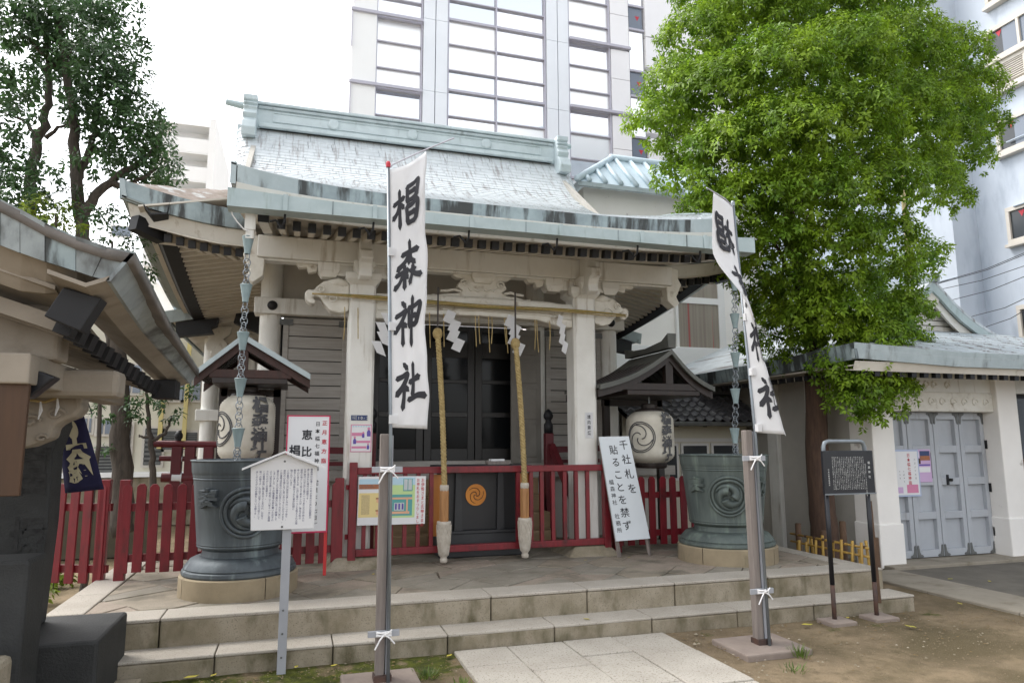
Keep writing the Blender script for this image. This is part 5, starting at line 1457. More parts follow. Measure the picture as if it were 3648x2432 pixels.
# beams and carved nosing
p0 = at(437,1322,y=4.5); p1 = at(437,1418,y=4.5)
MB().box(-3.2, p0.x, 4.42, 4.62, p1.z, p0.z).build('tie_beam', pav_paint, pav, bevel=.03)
pa, pb_ = at(265,1120,y=4.2), at(0,1010,y=4.2)
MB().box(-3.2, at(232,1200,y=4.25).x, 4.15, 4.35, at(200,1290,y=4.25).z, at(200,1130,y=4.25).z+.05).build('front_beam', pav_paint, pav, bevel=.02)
outl = [(at(px,py,y=4.7).x, at(px,py,y=4.7).z) for px, py in ((60,1400),(350,1360),(330,1400),(300,1425),(305,1460),(280,1485),(240,1500),(205,1520),(195,1560),(120,1590),(60,1600))]
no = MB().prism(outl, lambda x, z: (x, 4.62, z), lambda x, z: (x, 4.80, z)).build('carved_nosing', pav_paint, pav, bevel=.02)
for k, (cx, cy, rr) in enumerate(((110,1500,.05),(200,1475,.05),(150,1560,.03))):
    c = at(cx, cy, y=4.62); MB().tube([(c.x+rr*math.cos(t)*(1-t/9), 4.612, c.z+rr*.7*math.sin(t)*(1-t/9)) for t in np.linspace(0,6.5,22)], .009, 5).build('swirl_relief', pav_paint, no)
MB().box(-2.2, -1.58, 4.75, 4.95, 0, 2.2).build('rear_post', stele_m, pav) if False else None
a, b = at(40,1290,y=4.05), at(200,1420,y=4.05)
MB().prism([(a.x-.3,a.z+.05),(at(60,1295,y=4.05).x,a.z),(at(205,1345,y=4.05).x,at(205,1345,y=4.05).z),(at(110,1420,y=4.05).x,b.z),(a.x-.3,b.z)], lambda x, z: (x, 4.02, z), lambda x, z: (x, 4.12, z)).build('lamp_shade', blackmetal, pav, bevel=.01)
a, b = at(0,1345,y=3.95), at(72,1765,y=3.95)
o = MB().box(-1.9, b.x, 3.93, 3.96, b.z, a.z).build('plywood_board', brownboard, bevel=.004); tag(o, 'brown plywood board hanging in the pavilion at the left edge', 'board')
# straw garland in the pavilion
sg_ = [at(px, py, y=4.58) for px, py in ((70,1405),(110,1425),(160,1432),(200,1418),(240,1395))]
gar = tag(MB().tube(sg_, .008, 6).build('straw_garland', ropem, smooth=True), 'thin straw garland with paper tails under the pavilion beam', 'garland')
for px, py in ((145,1430),(205,1418)):
    c = at(px, py, y=4.57); MB().tube([c, c+Vector((.006,0,-.05)), c+Vector((-.004,0,-.10))], [.004,.010,.003], 5).build('paper_tail', cloth, gar)
# corner post of the pavilion stands out of view to the left; roof carried on it
MB().box(-2.1, -1.9, 4.42, 4.62, 0, 2.2).build('corner_post', paint, pav, bevel=.01)
MB().box(-2.1, -1.9, 5.6, 5.8, 0, 2.2).build('corner_post', paint, pav, bevel=.01)
# stele on its block
st = thing('stone_stele', (-1.75, 5.5, 0), 'tall dark grey stone stele with carved characters on a square block', 'stele')
xr = at(190,1600,y=5.35).x
mb = MB(); mb.prism([(-2.25,.42),(xr-.02,.42),(xr+.005,1.1),(xr-.005,1.55),(xr+.04,1.72),(xr-.02,1.95),(-2.0,2.02),(-2.3,1.8)], lambda x, z: (x, 5.35, z), lambda x, z: (x, 5.60, z)); sl = mb.build('slab', stele_m, st, bevel=.02)
MB().box(-1.86, -1.085, 4.97, 5.75, -.02, .425).build('block', stele_m, st, bevel=.02)
mb = MB(); v, f = glyph('富', .03); c = at(125,1650,y=5.34)
for ch, px, py, s in (('富',118,1690,.26), ('塚',95,1960,.28)):
    c = at(px, py, y=5.34); v, f = glyph(ch, .02); mb.add([(c.x+(x-.5)*s*.8, 5.346, c.z+(y-.4)*s*1.35) for x, y in v], f)
mb.build('carved_character', stele_cut, sl)
o = MB().box(-2.2, at(108,2100,y=4.55).x, 4.50, 4.80, -.02, at(108,1992,y=4.52).z).build('dark_stone', stele_m, bevel=.02); tag(o, 'low dark stone in front of the stele at the left edge', 'stone')
o = MB().box(-2.2, at(52,2330,y=4.2).x, 3.6, 4.2, -.02, at(40,2325,y=4.2).z).build('pale_stone', granite_dirty, bevel=.03); tag(o, 'pale granite stone at the bottom left corner', 'stone')
o = MB().lathe([(.03,0),(.02,.004)], (at(5,2030,y=4.6).x, 4.62, at(5,2000,y=4.6).z-.02), 6).build('fallen_leaf', yellowleaf); tag(o, 'yellow leaf lying on the low dark stone', 'leaf')
# navy curtain flag
NY = 5.95
nq = [at(200,1492,y=NY), at(300,1482,y=NY), at(370,1742,y=NY), at(232,1756,y=NY)]
def NS(u, v):
    p = nq[0].lerp(nq[1], u).lerp(nq[3].lerp(nq[2], u), v); p.y += .015*math.sin(u*6+v*3); return p
nv = tag(MB().grid([[NS(u/6, v/10) for u in range(7)] for v in range(11)]).build('shop_curtain', navy, smooth=True), 'navy cloth curtain with cream characters hanging under the pavilion', 'curtain')
sm_ = nv.modifiers.new('thick','SOLIDIFY'); sm_.thickness = .003
mb = MB()
def NF(u, v, d=.012): p = NS(u, v); p.y -= d; return p
mb.add([NF(.52+.19*math.cos(t), .17+.13*math.sin(t)) for t in np.linspace(0, 2*PI, 18, False)], [tuple(range(18))])
for ch, cv_ in (('大', .46), ('組', .74)):
    v, f = glyph(ch, .085); mb.add([NF(.52+(x-.5)*.62, cv_+(.42-y)*.30, .012) for x, y in v], f)
mb.build('dyed_character', cream, nv)
MB().tube([nq[0]+Vector((-.1,0,.02)), nq[1]+Vector((.05,0,.02)), Vector((nq[1].x-.1, NY, 2.2))], .006, 5).build('hanging_cord', cablem, nv)

# ---------------------------------------------------------------- veranda rail seen left of the hall
vr = thing('veranda_railing', (-1.6, 9.9, 1.1), 'maroon veranda railing with white metal bands left of the hall', 'railing')
VR = 9.9
def vbar(p0, p1, r_, m, nm): MB().tube([at(*p0, y=VR), at(*p1, y=VR)], r_, 10).build(nm, m, vr, smooth=True, auto=40)
vbar((540,1580), (772,1583), .045, maroon, 'top_rail'); vbar((568,1632), (700,1634), .035, maroon, 'middle_rail'); vbar((575,1700), (700,1702), .06, maroon, 'bottom_rail')
vbar((612,1632), (650,1633), .037, white, 'metal_band'); vbar((613,1700), (648,1701), .064, white, 'metal_band')
for px in (633, 680, 745):
    a, b = at(px, 1590, y=VR+.02), at(px, 1720, y=VR+.02)
    MB().box(a.x-.06, a.x+.06, VR-.05, VR+.09, b.z-.3, a.z).build('post', maroon, vr, bevel=.008)
c = at(633, 1592, y=VR); MB().lathe([(.05,0),(.055,.05),(.03,.09),(.05,.12),(.05,.16),(.02,.21)], (c.x, VR+.02, c.z), 12).build('finial', black, vr, smooth=True)

# ---------------------------------------------------------------- store house on the right
sh_ = thing('store_house', (9.0, 9, 0), 'white store house with grey panelled doors and small copper gable roof', 'building')
SFY = 7.36
def sx_(px, py, y=SFY): return at(px, py, y=y)
xl0, xl1 = sx_(3105,1512).x, sx_(3172,1512).x
xr0, xr1 = 9.42, 9.80
for i, (a, b) in enumerate(((xl0, xl1+.05), (xr0, xr1))):
    MB().box(a, b, SFY, SFY+.4, .0, 2.62).build('pillar', whitewall, sh_, bevel=.012)
    MB().box(a-.02, b+.02, SFY-.02, SFY+.41, .0, .55).build('pillar_plinth', whitewall, sh_, bevel=.015)
DX0, DX1, DY, DZ = xl1+.05, xr0, SFY+.24, 2.0
MB().box(xl1+.05, xr0, SFY+.06, SFY+.34, DZ, DZ+.27).build('carved_lintel', carve, sh_, bevel=.015)
for k in range(9):
    x = lerp(DX0+.15, DX1-.15, k/8); MB().tube([(x+.06*math.cos(t)*(1-t/9), SFY+.056, DZ+.13+.06*math.sin(t)*(1-t/9)) for t in np.linspace(0, 6.4, 18)], .012, 5).build('cloud_relief', carve, sh_)
MB().box(xl0-.3, 12.2, SFY+.08, SFY+.36, DZ+.271, 2.75).build('upper_wall', paint, sh_)
for k, x in enumerate((8.25, 8.38, 8.62)): MB().tube([(x+.05*math.cos(t)*(1-t/9), SFY+.076, DZ+.36+.06*math.sin(t)*(1-t/9)) for t in np.linspace(0, 6.0, 16)], .014, 5).build('crest_relief', carve, sh_)
lw = (DX1-DX0)/4
for i in range(4):
    a, b = DX0+i*lw+.006, DX0+(i+1)*lw-.006
    mb = MB(); zs = [.055,.17,.56,.68,1.02,1.13,1.47,1.58,1.90,DZ]
    mb.box(a, a+.07, DY, DY+.06, zs[0], zs[-1]-.004); mb.box(b-.07, b, DY, DY+.06, zs[0], zs[-1]-.004)
    for z0, z1 in ((.055,.15),(.55,.65),(1.0,1.10),(1.44,1.54),(1.90,1.996)): mb.box(a+.07, b-.07, DY, DY+.06, z0, z1)
    d = mb.build('door_leaf', doorgrey, sh_, bevel=.006)
    for z0, z1 in ((.15,.55),(.65,1.0),(1.10,1.44),(1.54,1.90)): MB().box(a+.07, b-.07, DY+.055, DY+.065, z0, z1).build('door_panel', doorgrey, d)
    for xx, s in ((a, 1), (b, -1)):
        for zz, sz in ((.06, 1), (1.99, -1)):
            poly = [(0,0),(.14,0),(.16,.02),(.13,.045),(.09,.05),(.06,.10),(.045,.20),(.025,.22),(.015,.20),(0,.21)]
            MB().prism([(xx+s*(p*.62+.004), zz+sz*q_*.72) for p, q_ in poly], lambda x, z: (x, DY-.008, z), lambda x, z: (x, DY-.001, z)).build('corner_iron', ironm, d)
    if i == 2:
        mb = MB(); c = at(3374,1708,y=DY); mb.box(c.x-.015, c.x+.015, DY-.02, DY-.002, c.z-.07, c.z+.07); h = mb.build('handle_plate', black, d)
        MB().lathe([(.02,0),(.026,.02),(.02,.04)], (c.x+.04, DY-.03, c.z-.02), 10).build('knob', black, h)
for z in (.35, .95, 1.55): MB().box(DX1-.02, DX1+.02, DY-.03, DY-.003, z-.06, z+.06).build('hinge', black, sh_)
a, b = at(3165,1601,y=DY-.06), at(3285,1768,y=DY-.06)
# posters on the doors
po = tag(MB().box(a.x-.02, at(3278,1600,y=DY-.06).x, DY-.022, DY-.010, b.z, a.z).build('framed_poster', paleblue, bevel=.004), 'pale blue framed poster with red heading on the left grey door', 'poster')
ax, bx_ = a.x, at(3278,1600,y=DY-.06).x-.025
MB().box(ax, bx_, DY-.0245, DY-.0222, b.z+.025, a.z-.025).build('sheet', white, po)
f = plane_fn((ax, DY-.0245, b.z), (1,0,0), (0,0,1), .0012); Wp, Hp = bx_-ax, a.z-b.z
mb = MB(); letters(mb, '日本橋七福神詣', f, .055, .061, .014, Wp*.70, Hp-.05); mb.build('red_lettering', ink_red, po)
mb = MB(); letters(mb, '元旦より七日', f, .03, .05, .0, Wp*.90, Hp-.12)
for k in range(4): letters(mb, ('椙森神社','茶ノ木神社','水天宮','小網神社')[k], f, .022, .045, .0, Wp*(.12+.13*k), Hp-.28)
mb.build('small_lettering', ink_grey, po, kind='stuff')
MB().box(ax+Wp*.58, ax+Wp*.95, DY-.0262, DY-.0248, b.z+.05, b.z+.16).build('pink_picture', pinkposter, po)
MB().box(ax+Wp*.05, ax+Wp*.45, DY-.0262, DY-.0248, b.z+.05, b.z+.13).build('map_print', lilac, po)
a, b = at(3253,1600,y=DY-.02), at(3325,1716,y=DY-.02)
lp = tag(MB().box(a.x, b.x, DY-.010, DY-.002, b.z, a.z).build('lilac_poster', lilac, bevel=.003), 'small lilac poster with photographs on the second grey door', 'poster')
W_, H_ = b.x-a.x, a.z-b.z
for r_, m_, nm in (((.38,.66,.95,.95),signblue,'photo'),((.38,.66,.95,.80),rustprint,'photo_foreground'),((.08,.56,.40,.72),brownboard,'photo'),((.05,.76,.33,.92),white,'white_box'),((.08,.30,.92,.46),white,'white_strip'),((.06,.50,.94,.545),purple,'heading')):
    MB().box(a.x+r_[0]*W_, a.x+r_[2]*W_, DY-(.0128 if nm == 'photo_foreground' else .0116), DY-.0102, b.z+r_[1]*H_, b.z+r_[3]*H_).build(nm, m_, lp)
# walls left side and behind
MB().box(xl0+.02, xl0+.10, SFY+.4, 12, 0, 2.7).build('side_wall', paint_wall, sh_)
for y in (8.4, 9.3): MB().box(xl0-.06, xl0+.019, y-.12, y+.12, 0, 2.6).build('wall_pilaster', paint, sh_, bevel=.01)
MB().box(DX0-.1, 12.2, SFY+.34, SFY+.40, 0, 2.7).build('front_wall', doorframe, sh_)
MB().box(xr1+.01, 12.2, SFY+.1, SFY+.33, 1.35, 2.2).build('side_window', pane_dark, sh_)
MB().box(xr1+.01, 12.2, SFY+.1, SFY+.33, 0, 1.34).build('side_dado', brownboard, sh_)
# skirt roof
EX0, EY0, EZ = 6.30, 6.62, 2.63
XA = at(3325,1000,y=8.4).x; EX1 = 2*XA-EX0
def skz(x, y):
    d = min(x-EX0, EX1-x, y-EY0)
    cl = max(0, 1-min(x-EX0, EX1-x)/1.6)*max(0, 1-(y-EY0)/1.6)
    return EZ+.05+.325*d+.012*d*d+.06*cl
mb = MB(); nx, ny = 44, 12
mb.grid([[(lerp(EX0, EX1, i/nx), lerp(EY0, 8.45, j/ny), skz(lerp(EX0, EX1, i/nx), lerp(EY0, 8.45, j/ny))) for i in range(nx+1)] for j in range(ny+1)], .05); sk = mb.build('skirt_roof', shingle2, sh_)
for j in range(9):   # stepped copper courses on the front slope
    y = EY0+.02+.2*j; y1 = y+.215
    n_ = 14
    for i in range(n_):
        xa, xb = lerp(EX0+.2*j+.02, EX1-.2*j-.02, (i+(.5 if j%2 else 0))/n_), lerp(EX0+.2*j+.02, EX1-.2*j-.02, min(1, (i+1+(.5 if j%2 else 0))/n_))
        if xb-xa < .05: continue
        MB().grid([[(xa+.003, y, skz(xa, y)+.022), (xb-.003, y, skz(xb, y)+.022)], [(xa+.003, y1, skz(xa, y1)+.008), (xb-.003, y1, skz(xb, y1)+.008)]], .014).build('copper_sheet', shingle2, sk)
mb = MB(); mb.grid([[(EX0, y, skz(EX0, y)), (EX0+1.9, y, skz(EX0, y)+.8)] for y in (EY0+1.9, 12)], .05); mb.build('side_slope', shingle2, sk)
mb = MB(); mb.grid([[(lerp(EX0,EX1,i/30), EY0-.012, skz(lerp(EX0,EX1,i/30), EY0)+.02), (lerp(EX0,EX1,i/30), EY0+.02, skz(lerp(EX0,EX1,i/30), EY0)-.16)] for i in range(31)], (0,.04,0)); mb.build('eave_edge', verdi, sk)
mb = MB(); mb.grid([[(EX0-.012, y, skz(EX0, y)+.02), (EX0+.02, y, skz(EX0, y)-.17)] for y in (EY0, 7.2, 8, 9.6, 12)], (.04,0,0)); mb.build('eave_edge', verdi_dark, sk)
mb = MB(); mb.grid([[(EX0+.05, EY0+.06, EZ-.09), (EX1, EY0+.06, EZ-.09)], [(EX0+.05, EY0+.10, EZ-.19), (EX1, EY0+.10, EZ-.19)], [(EX0+.05, SFY+.05, EZ-.10), (EX1, SFY+.05, EZ-.10)]], (0,0,.012)); mb.build('eave_soffit', soffit, sh_)
mb = MB(); mb.grid([[(EX0+.06, EY0+.1, EZ-.12), (xl0, EY0+.1, EZ-.05)], [(EX0+.06, 12, EZ-.12), (xl0, 12, EZ-.05)]], .015); mb.build('side_soffit', soffit, sh_)
for k in range(24):
    x = EX0+.25+.19*k
    o = MB().beam((x, EY0+.14, EZ-.215), (x, SFY+.05, EZ-.15), .05, .05).build('rafter', soffit, sh_)
    MB().beam((x, EY0+.125, EZ-.217), (x, EY0+.19, EZ-.212), .075, .065).build('end_cap', black, o)
for k in range(16):
    y = 6.95+.17*k
    o = MB().beam((EX0+.14, y, EZ-.20), (xl0, y, EZ-.11), .05, .05).build('rafter', soffit, sh_)
    MB().beam((EX0+.125, y, EZ-.202), (EX0+.19, y, EZ-.197), .075, .065).build('end_cap', black, o)
# gable
GY = 8.4
gv = [(at(px,py,y=GY).x-XA, at(px,py,y=GY).z) for px, py in ((3325,1000),(3355,1030),(3390,1070),(3430,1110),(3480,1150),(3530,1183),(3580,1210))]
for s in (-1, 1):
    mb = MB(); mb.grid([[(XA+s*a, GY, z+.02), (XA+s*(a-.02), GY+.02, z-.15)] for a, z in gv], (0,.05,0)); mb.build('gable_verge', verdi_clean, sh_)
    mb = MB(); mb.grid([[(XA+s*a*.98, GY+.10, z-.14), (XA+s*a*.95, GY+.10, z-.30)] for a, z in gv], (0,.04,0)); mb.build('bargeboard', paint, sh_)
    mb = MB(); mb.grid([[(XA+s*a, GY, z+.03) for a, z in gv], [(XA+s*a, 12, z+.03) for a, z in gv]], .05); mb.build('gable_roof', shingle2, sh_)
mb = MB(); mb.prism([(XA, gv[0][1]-.1)]+[(XA+a, z-.1) for a, z in gv[1:]]+[(XA-a, z-.1) for a, z in gv[:0:-1]], lambda x, z: (x, GY+.30, z), lambda x, z: (x, GY+.38, z)); mb.build('gable_wall', paint_wall, sh_)
for k in range(5): MB().box(XA-.9, XA+.9, GY+.24+.004*k, GY+.30, 3.28+.09*k, 3.35+.09*k).build('gable_board', paint, sh_)
MB().prism([(XA-.13,gv[0][1]-.16),(XA+.13,gv[0][1]-.16),(XA+.16,gv[0][1]-.32),(XA+.05,gv[0][1]-.42),(XA,gv[0][1]-.5),(XA-.05,gv[0][1]-.42),(XA-.16,gv[0][1]-.32)], lambda x, z: (x, GY+.06, z), lambda x, z: (x, GY+.099, z)).build('gable_pendant', carve, sh_, bevel=.01)
MB().beam((XA, GY-.05, gv[0][1]+.05), (XA, 12, gv[0][1]+.05), .16, .14).build('ridge', verdi, sh_)

# ---------------------------------------------------------------- low tiled house, white storehouse, behind right
th = thing('tiled_house', (6.1, 10, 0), 'low house with grey interlocking roof tiles behind the right lantern', 'house')
ty0, tz0, ty1, tz1 = 9.35, 1.92, 10.3, 2.40
tx0, tx1 = 4.75, 7.1
ncol_, nrow_ = 15, 6
tw, tl = (tx1-tx0)/ncol_, 1/nrow_
tile0 = None
for r_ in range(nrow_):
    for c_ in range(ncol_):
        t0 = r_*tl; y0, z0 = lerp(ty0, ty1, t0), lerp(tz0, tz1, t0); y1, z1 = lerp(ty0, ty1, t0+tl*1.12), lerp(tz0, tz1, t0+tl*1.12)-.012
        xo = tx0+c_*tw
        if tile0 is None:
            mb = MB(); pr_ = [(0,0),(.25,-.016),(.5,-.014),(.7,.008),(.86,.030),(1.04,.012)]
            mb.grid([[(a*tw, 0, b+.018) for a, b in pr_], [(a*tw, y1-y0, b+z1-z0) for a, b in pr_]], .016)
            tile0 = mb.build('roof_tile', tilem, th, smooth=True, auto=50); o = tile0; o.matrix_parent_inverse = Matrix()
        else:
            o = tile0.copy(); C.objects.link(o)
        o.location = Vector((xo, y0, z0+random.uniform(-.003,.003)))-Vector(th.location)
mb = MB(); mb.grid([[(tx0, ty0+.02, tz0-.03), (tx1, ty0+.02, tz0-.03)], [(tx0, ty1, tz1-.03), (tx1, ty1, tz1-.03)]], .04); mb.build('roof_deck', darkwood, th)
for k in range(3): MB().box(tx0-.05, tx1+.02, ty1-.12+.02*k, ty1+.12-.02*k, tz1-.01+.05*k, tz1+.036+.05*k).build('ridge_tile_course', tilem, th, bevel=.008)
mb = MB(); mb.tube([(tx0-.06, ty1, tz1+.17), (tx1+.03, ty1, tz1+.17)], .07, 10); mb.build('ridge_cap', tilem, th, smooth=True)
MB().tube([(tx0, ty0-.03, tz0-.05), (tx1, ty0-.03, tz0-.05)], .035, 8).build('gutter', ironm, th)
MB().box(tx0+.1, tx1, 9.9, 10.0, 0, 2.1).build('wall', creamwall, th)
for k in range(5): MB().beam((tx0+.3+.5*k, ty0+.1, tz0-.06), (tx0+.3+.5*k, 9.95, tz0+.12), .06, .07).build('rafter', darkwood, th)
MB().box(5.2, 7.0, 9.87, 9.90, 1.60, 1.66).build('window_head', alum_w, th)
for k in range(3):
    o = MB().box(5.3+.55*k, 5.80+.55*k, 9.86, 9.895, 1.0, 1.58).build('window', alum_w, th); MB().box(5.34+.55*k, 5.76+.55*k, 9.852, 9.862, 1.04, 1.54).build('pane', pane_dark, o)
for (x, z, w, h) in ((5.02,1.45,.14,.18),(5.0,1.24,.2,.10)):
    o = MB().box(x, x+w, 9.3, 9.4, z, z+h).build('meter_box', alum_w, bevel=.006); tag(o, 'small %s box on the wall beside the right lantern' % ('upper grey' if h > .15 else 'lower white'), 'box', 'meter boxes')

ws = thing('white_storehouse', (7, 14, 0), 'white rendered storehouse with pale blue metal roof behind the hall', 'building')
WYY = 13.0
a, b = at(2060,668,y=WYY), at(2440,700,y=WYY)
wx0, wx1, wzt = a.x+.12, 10.0, 6.93
MB().box(wx0, wx1, WYY, 18, 0, wzt).build('wall', whitewall, ws)
wz0, wz1 = at(2405,1238,y=WYY).z, at(2405,880,y=WYY).z; wxa, wxb = at(2408,1010,y=WYY).x, at(2550,1010,y=WYY).x
for z0, z1, in ((wz0, lerp(wz0,wz1,.44)), (lerp(wz0,wz1,.5), wz1)):
    MB().box(wxa, wxb, WYY-.03, WYY-.002, z0, z1).build('curtained_pane', curtain, ws)
fr = MB(); fr.box(wxa-.06, wxa, WYY-.06, WYY-.001, wz0, wz1); fr.box(wxb, wxb+.16, WYY-.06, WYY-.001, wz0, wz1); fr.box(wxa, wxb, WYY-.06, WYY-.001, lerp(wz0,wz1,.44), lerp(wz0,wz1,.5)); fr.build('window_frame', alum_w, ws)
MB().box(at(2200,1240,y=WYY).x-1, 10, WYY-.35, WYY-.001, wz0-.55, wz0-.03).build('ledge', whitewall2, ws, bevel=.01)
MB().box(at(2200,1240,y=WYY).x-1, 10, WYY-.6, WYY-.001, wz0-.68, wz0-.56).build('ledge_moulding', whitewall, ws, bevel=.01)
# stepped plaster cornice below, behind the lantern roof
for k in range(5): MB().box(6.2+.16*k, 9, WYY-.9, WYY-.61, 2.28+.09*k, 2.37+.09*k).build('cornice_step', whitewall, ws)
# hipped metal roof
rx0, rx1, ry0, rz0, rz1 = wx0-.25, wx1+.2, WYY-.3, 6.93, 7.78
ry1 = WYY+.7; rt0, rt1 = at(2180,562,y=ry1).x, 9.4; rz1 = at(2180,568,y=ry1).z
mb = MB(); mb.add([(rx0,ry0,rz0),(rx1,ry0,rz0),(rt1,ry1,rz1),(rt0,ry1,rz1),(rx0,18,rz0),(rx1,18,rz0),(rt0,17,rz1),(rt1,17,rz1)], [(0,1,2,3),(4,0,3,6),(1,5,7,2),(3,2,7,6)]); hr = mb.build('hipped_roof', bluetile, ws)
for k in range(14):
    x = rx0+.25+.36*k
    t = 1.0 if x > rt0 else max(.05, (x-rx0)/(rt0-rx0)); xt = x if x > rt0 else x
    q0 = Vector((x, ry0-.03, rz0+.02)); q1 = Vector((xt, lerp(ry0, ry1, t), lerp(rz0, rz1, t)+.02))
    MB().tube([q0, q1], .055, 8).build('batten_roll', bluetile, hr, smooth=True)
MB().tube([(rx0-.03, ry0-.03, rz0+.03), (rt0, ry1, rz1+.03)], .075, 8).build('hip_roll', bluetile, hr, smooth=True)
MB().tube([(rt0-.05, ry1, rz1+.04), (rt1, ry1, rz1+.04)], .085, 8).build('ridge_roll', bluetile, hr, smooth=True)
MB().box(rx0, rx1, ry0-.02, ry0+.02, rz0-.10, rz0-.01).build('eave_trim', verdi, hr)

# ---------------------------------------------------------------- glass tower behind the hall
tw_ = thing('office_tower', (10, 36, 0), 'tall pale office tower with mirror glass bays behind the shrine', 'building')
TY = 30.0
def tx(px): return at(px, 250, y=TY).x
X = {k: tx(k) for k in (1251,1340,1503,1598,1771,1945,2030,2176,2248,2302,2470)}
MB().box(X[1251], X[2470]+6, TY+.6, TY+12, 0, 45).build('core', panelgrey, tw_)
MB().box(X[1251], X[1340]-.02, TY, TY+.59, 0, 45).build('corner_panel', whitewall2, tw_)
for z in (14.0, 17.6, 21.1, 24.7):
    MB().box(X[1251]-.08, X[1503]+.02, TY-.14, TY-.02, z-.06, z+.07).build('slab_fin', mullion, tw_)
    MB().box(X[1251]-.05, X[1251]+.0, TY-.1, TY-.02, z-1.8, z-.1).build('edge_trim', mullion, tw_)
def bay(xa, xb, floors, mids, fin=None):
    zs = []
    for z in floors: zs += [z, z+1.0, z+2.3]
    zs = [z for z in zs if z < 27]+[27]
    xs_ = [xa]+mids+[xb]
    for i in range(len(xs_)-1):
        for z0, z1 in zip(zs[:-1], zs[1:]):
            MB().box(xs_[i]+.04, xs_[i+1]-.04, TY+.25, TY+.32, z0+.03, z1-.03).build('glass_pane', random.choice((towerglass, towerglass, towerglass2, towerglass3)), tw_)
    for i, z in enumerate(zs):
        h = .07 if i % 3 == 0 else .03
        MB().box(xa, xb, TY+.12, TY+.42, z-h, z+h*.6).build('transom', mullion, tw_)
    for x in xs_: MB().box(x-.035, x+.035, TY+.10, TY+.44, 8, 27).build('mullion', mullion, tw_)
bay(X[1340], X[1503], (10.4, 14.0, 17.6, 21.1, 24.7), [])
bay(X[1598], X[1945], (10.8, 14.4, 18.0, 21.6, 25.2), [X[1771]])
bay(X[2030], X[2176], (10.8, 14.4, 18.0, 21.6, 25.2), [])
for a, b in ((1503,1598), (1945,2030)):
    for z0, z1 in ((7,14.2),(14.22,17.7),(17.72,21.3),(21.32,24.9),(24.92,28)):
        MB().box(X[a]+.06, (X[a]+X[b])/2-.02, TY, TY+.58, z0, z1).build('pilaster_panel', pilaster, tw_); MB().box((X[a]+X[b])/2+.02, X[b]-.06, TY, TY+.58, z0, z1).build('pilaster_panel', pilaster, tw_)
for z0, z1 in ((8,10.7),(10.73,14.2),(14.23,16.1),(16.13,17.85),(18.1,19.85),(19.88,21.45),(21.7,23.4),(23.43,27)):
    MB().box(X[2176]+.06, X[2248]-.05, TY+.05, TY+.58, z0, z1).build('cladding_panel', panelgrey, tw_)
    MB().box(X[2302]+.06, X[2470], TY+.05, TY+.58, z0-.9, z1-.93).build('cladding_panel', panelgrey, tw_)
    MB().box(X[2470]+.03, X[2470]+3, TY+.05, TY+.58, z0-.9, z1-.93).build('cladding_panel', panelgrey, tw_)
for z in (18.0, 21.6): MB().box(X[2030], X[2248], TY-.10, TY+.04, z-.07, z+.06).build('slab_fin', mullion, tw_)
for k, (p0, p1, dark) in enumerate(((20,98,1),(100,245,0),(250,335,1),(340,480,0),(490,580,1),(-120,15,0))):
    z1, z0 = at(2270,p0,y=TY).z, at(2270,p1,y=TY).z
    o = MB().box(X[2248]+.05, X[2302]-.05, TY+.2, TY+.3, z0, z1).build('stair_window', pane_blue if dark else towerglass, tw_)
    MB().box(X[2248], X[2302], TY+.1, TY+.4, z0-.12, z0-.01).build('transom', mullion, tw_)
    if dark:
        mb = MB(); c = ((X[2248]+X[2302])/2+.1, TY+.195, lerp(z0,z1,.5)); mb.add([(c[0]-.13,c[1],c[2]+.12),(c[0]+.13,c[1],c[2]+.12),(c[0],c[1],c[2]-.14)], [(0,1,2)]); mb.build('fire_access_mark', ink_red, o)

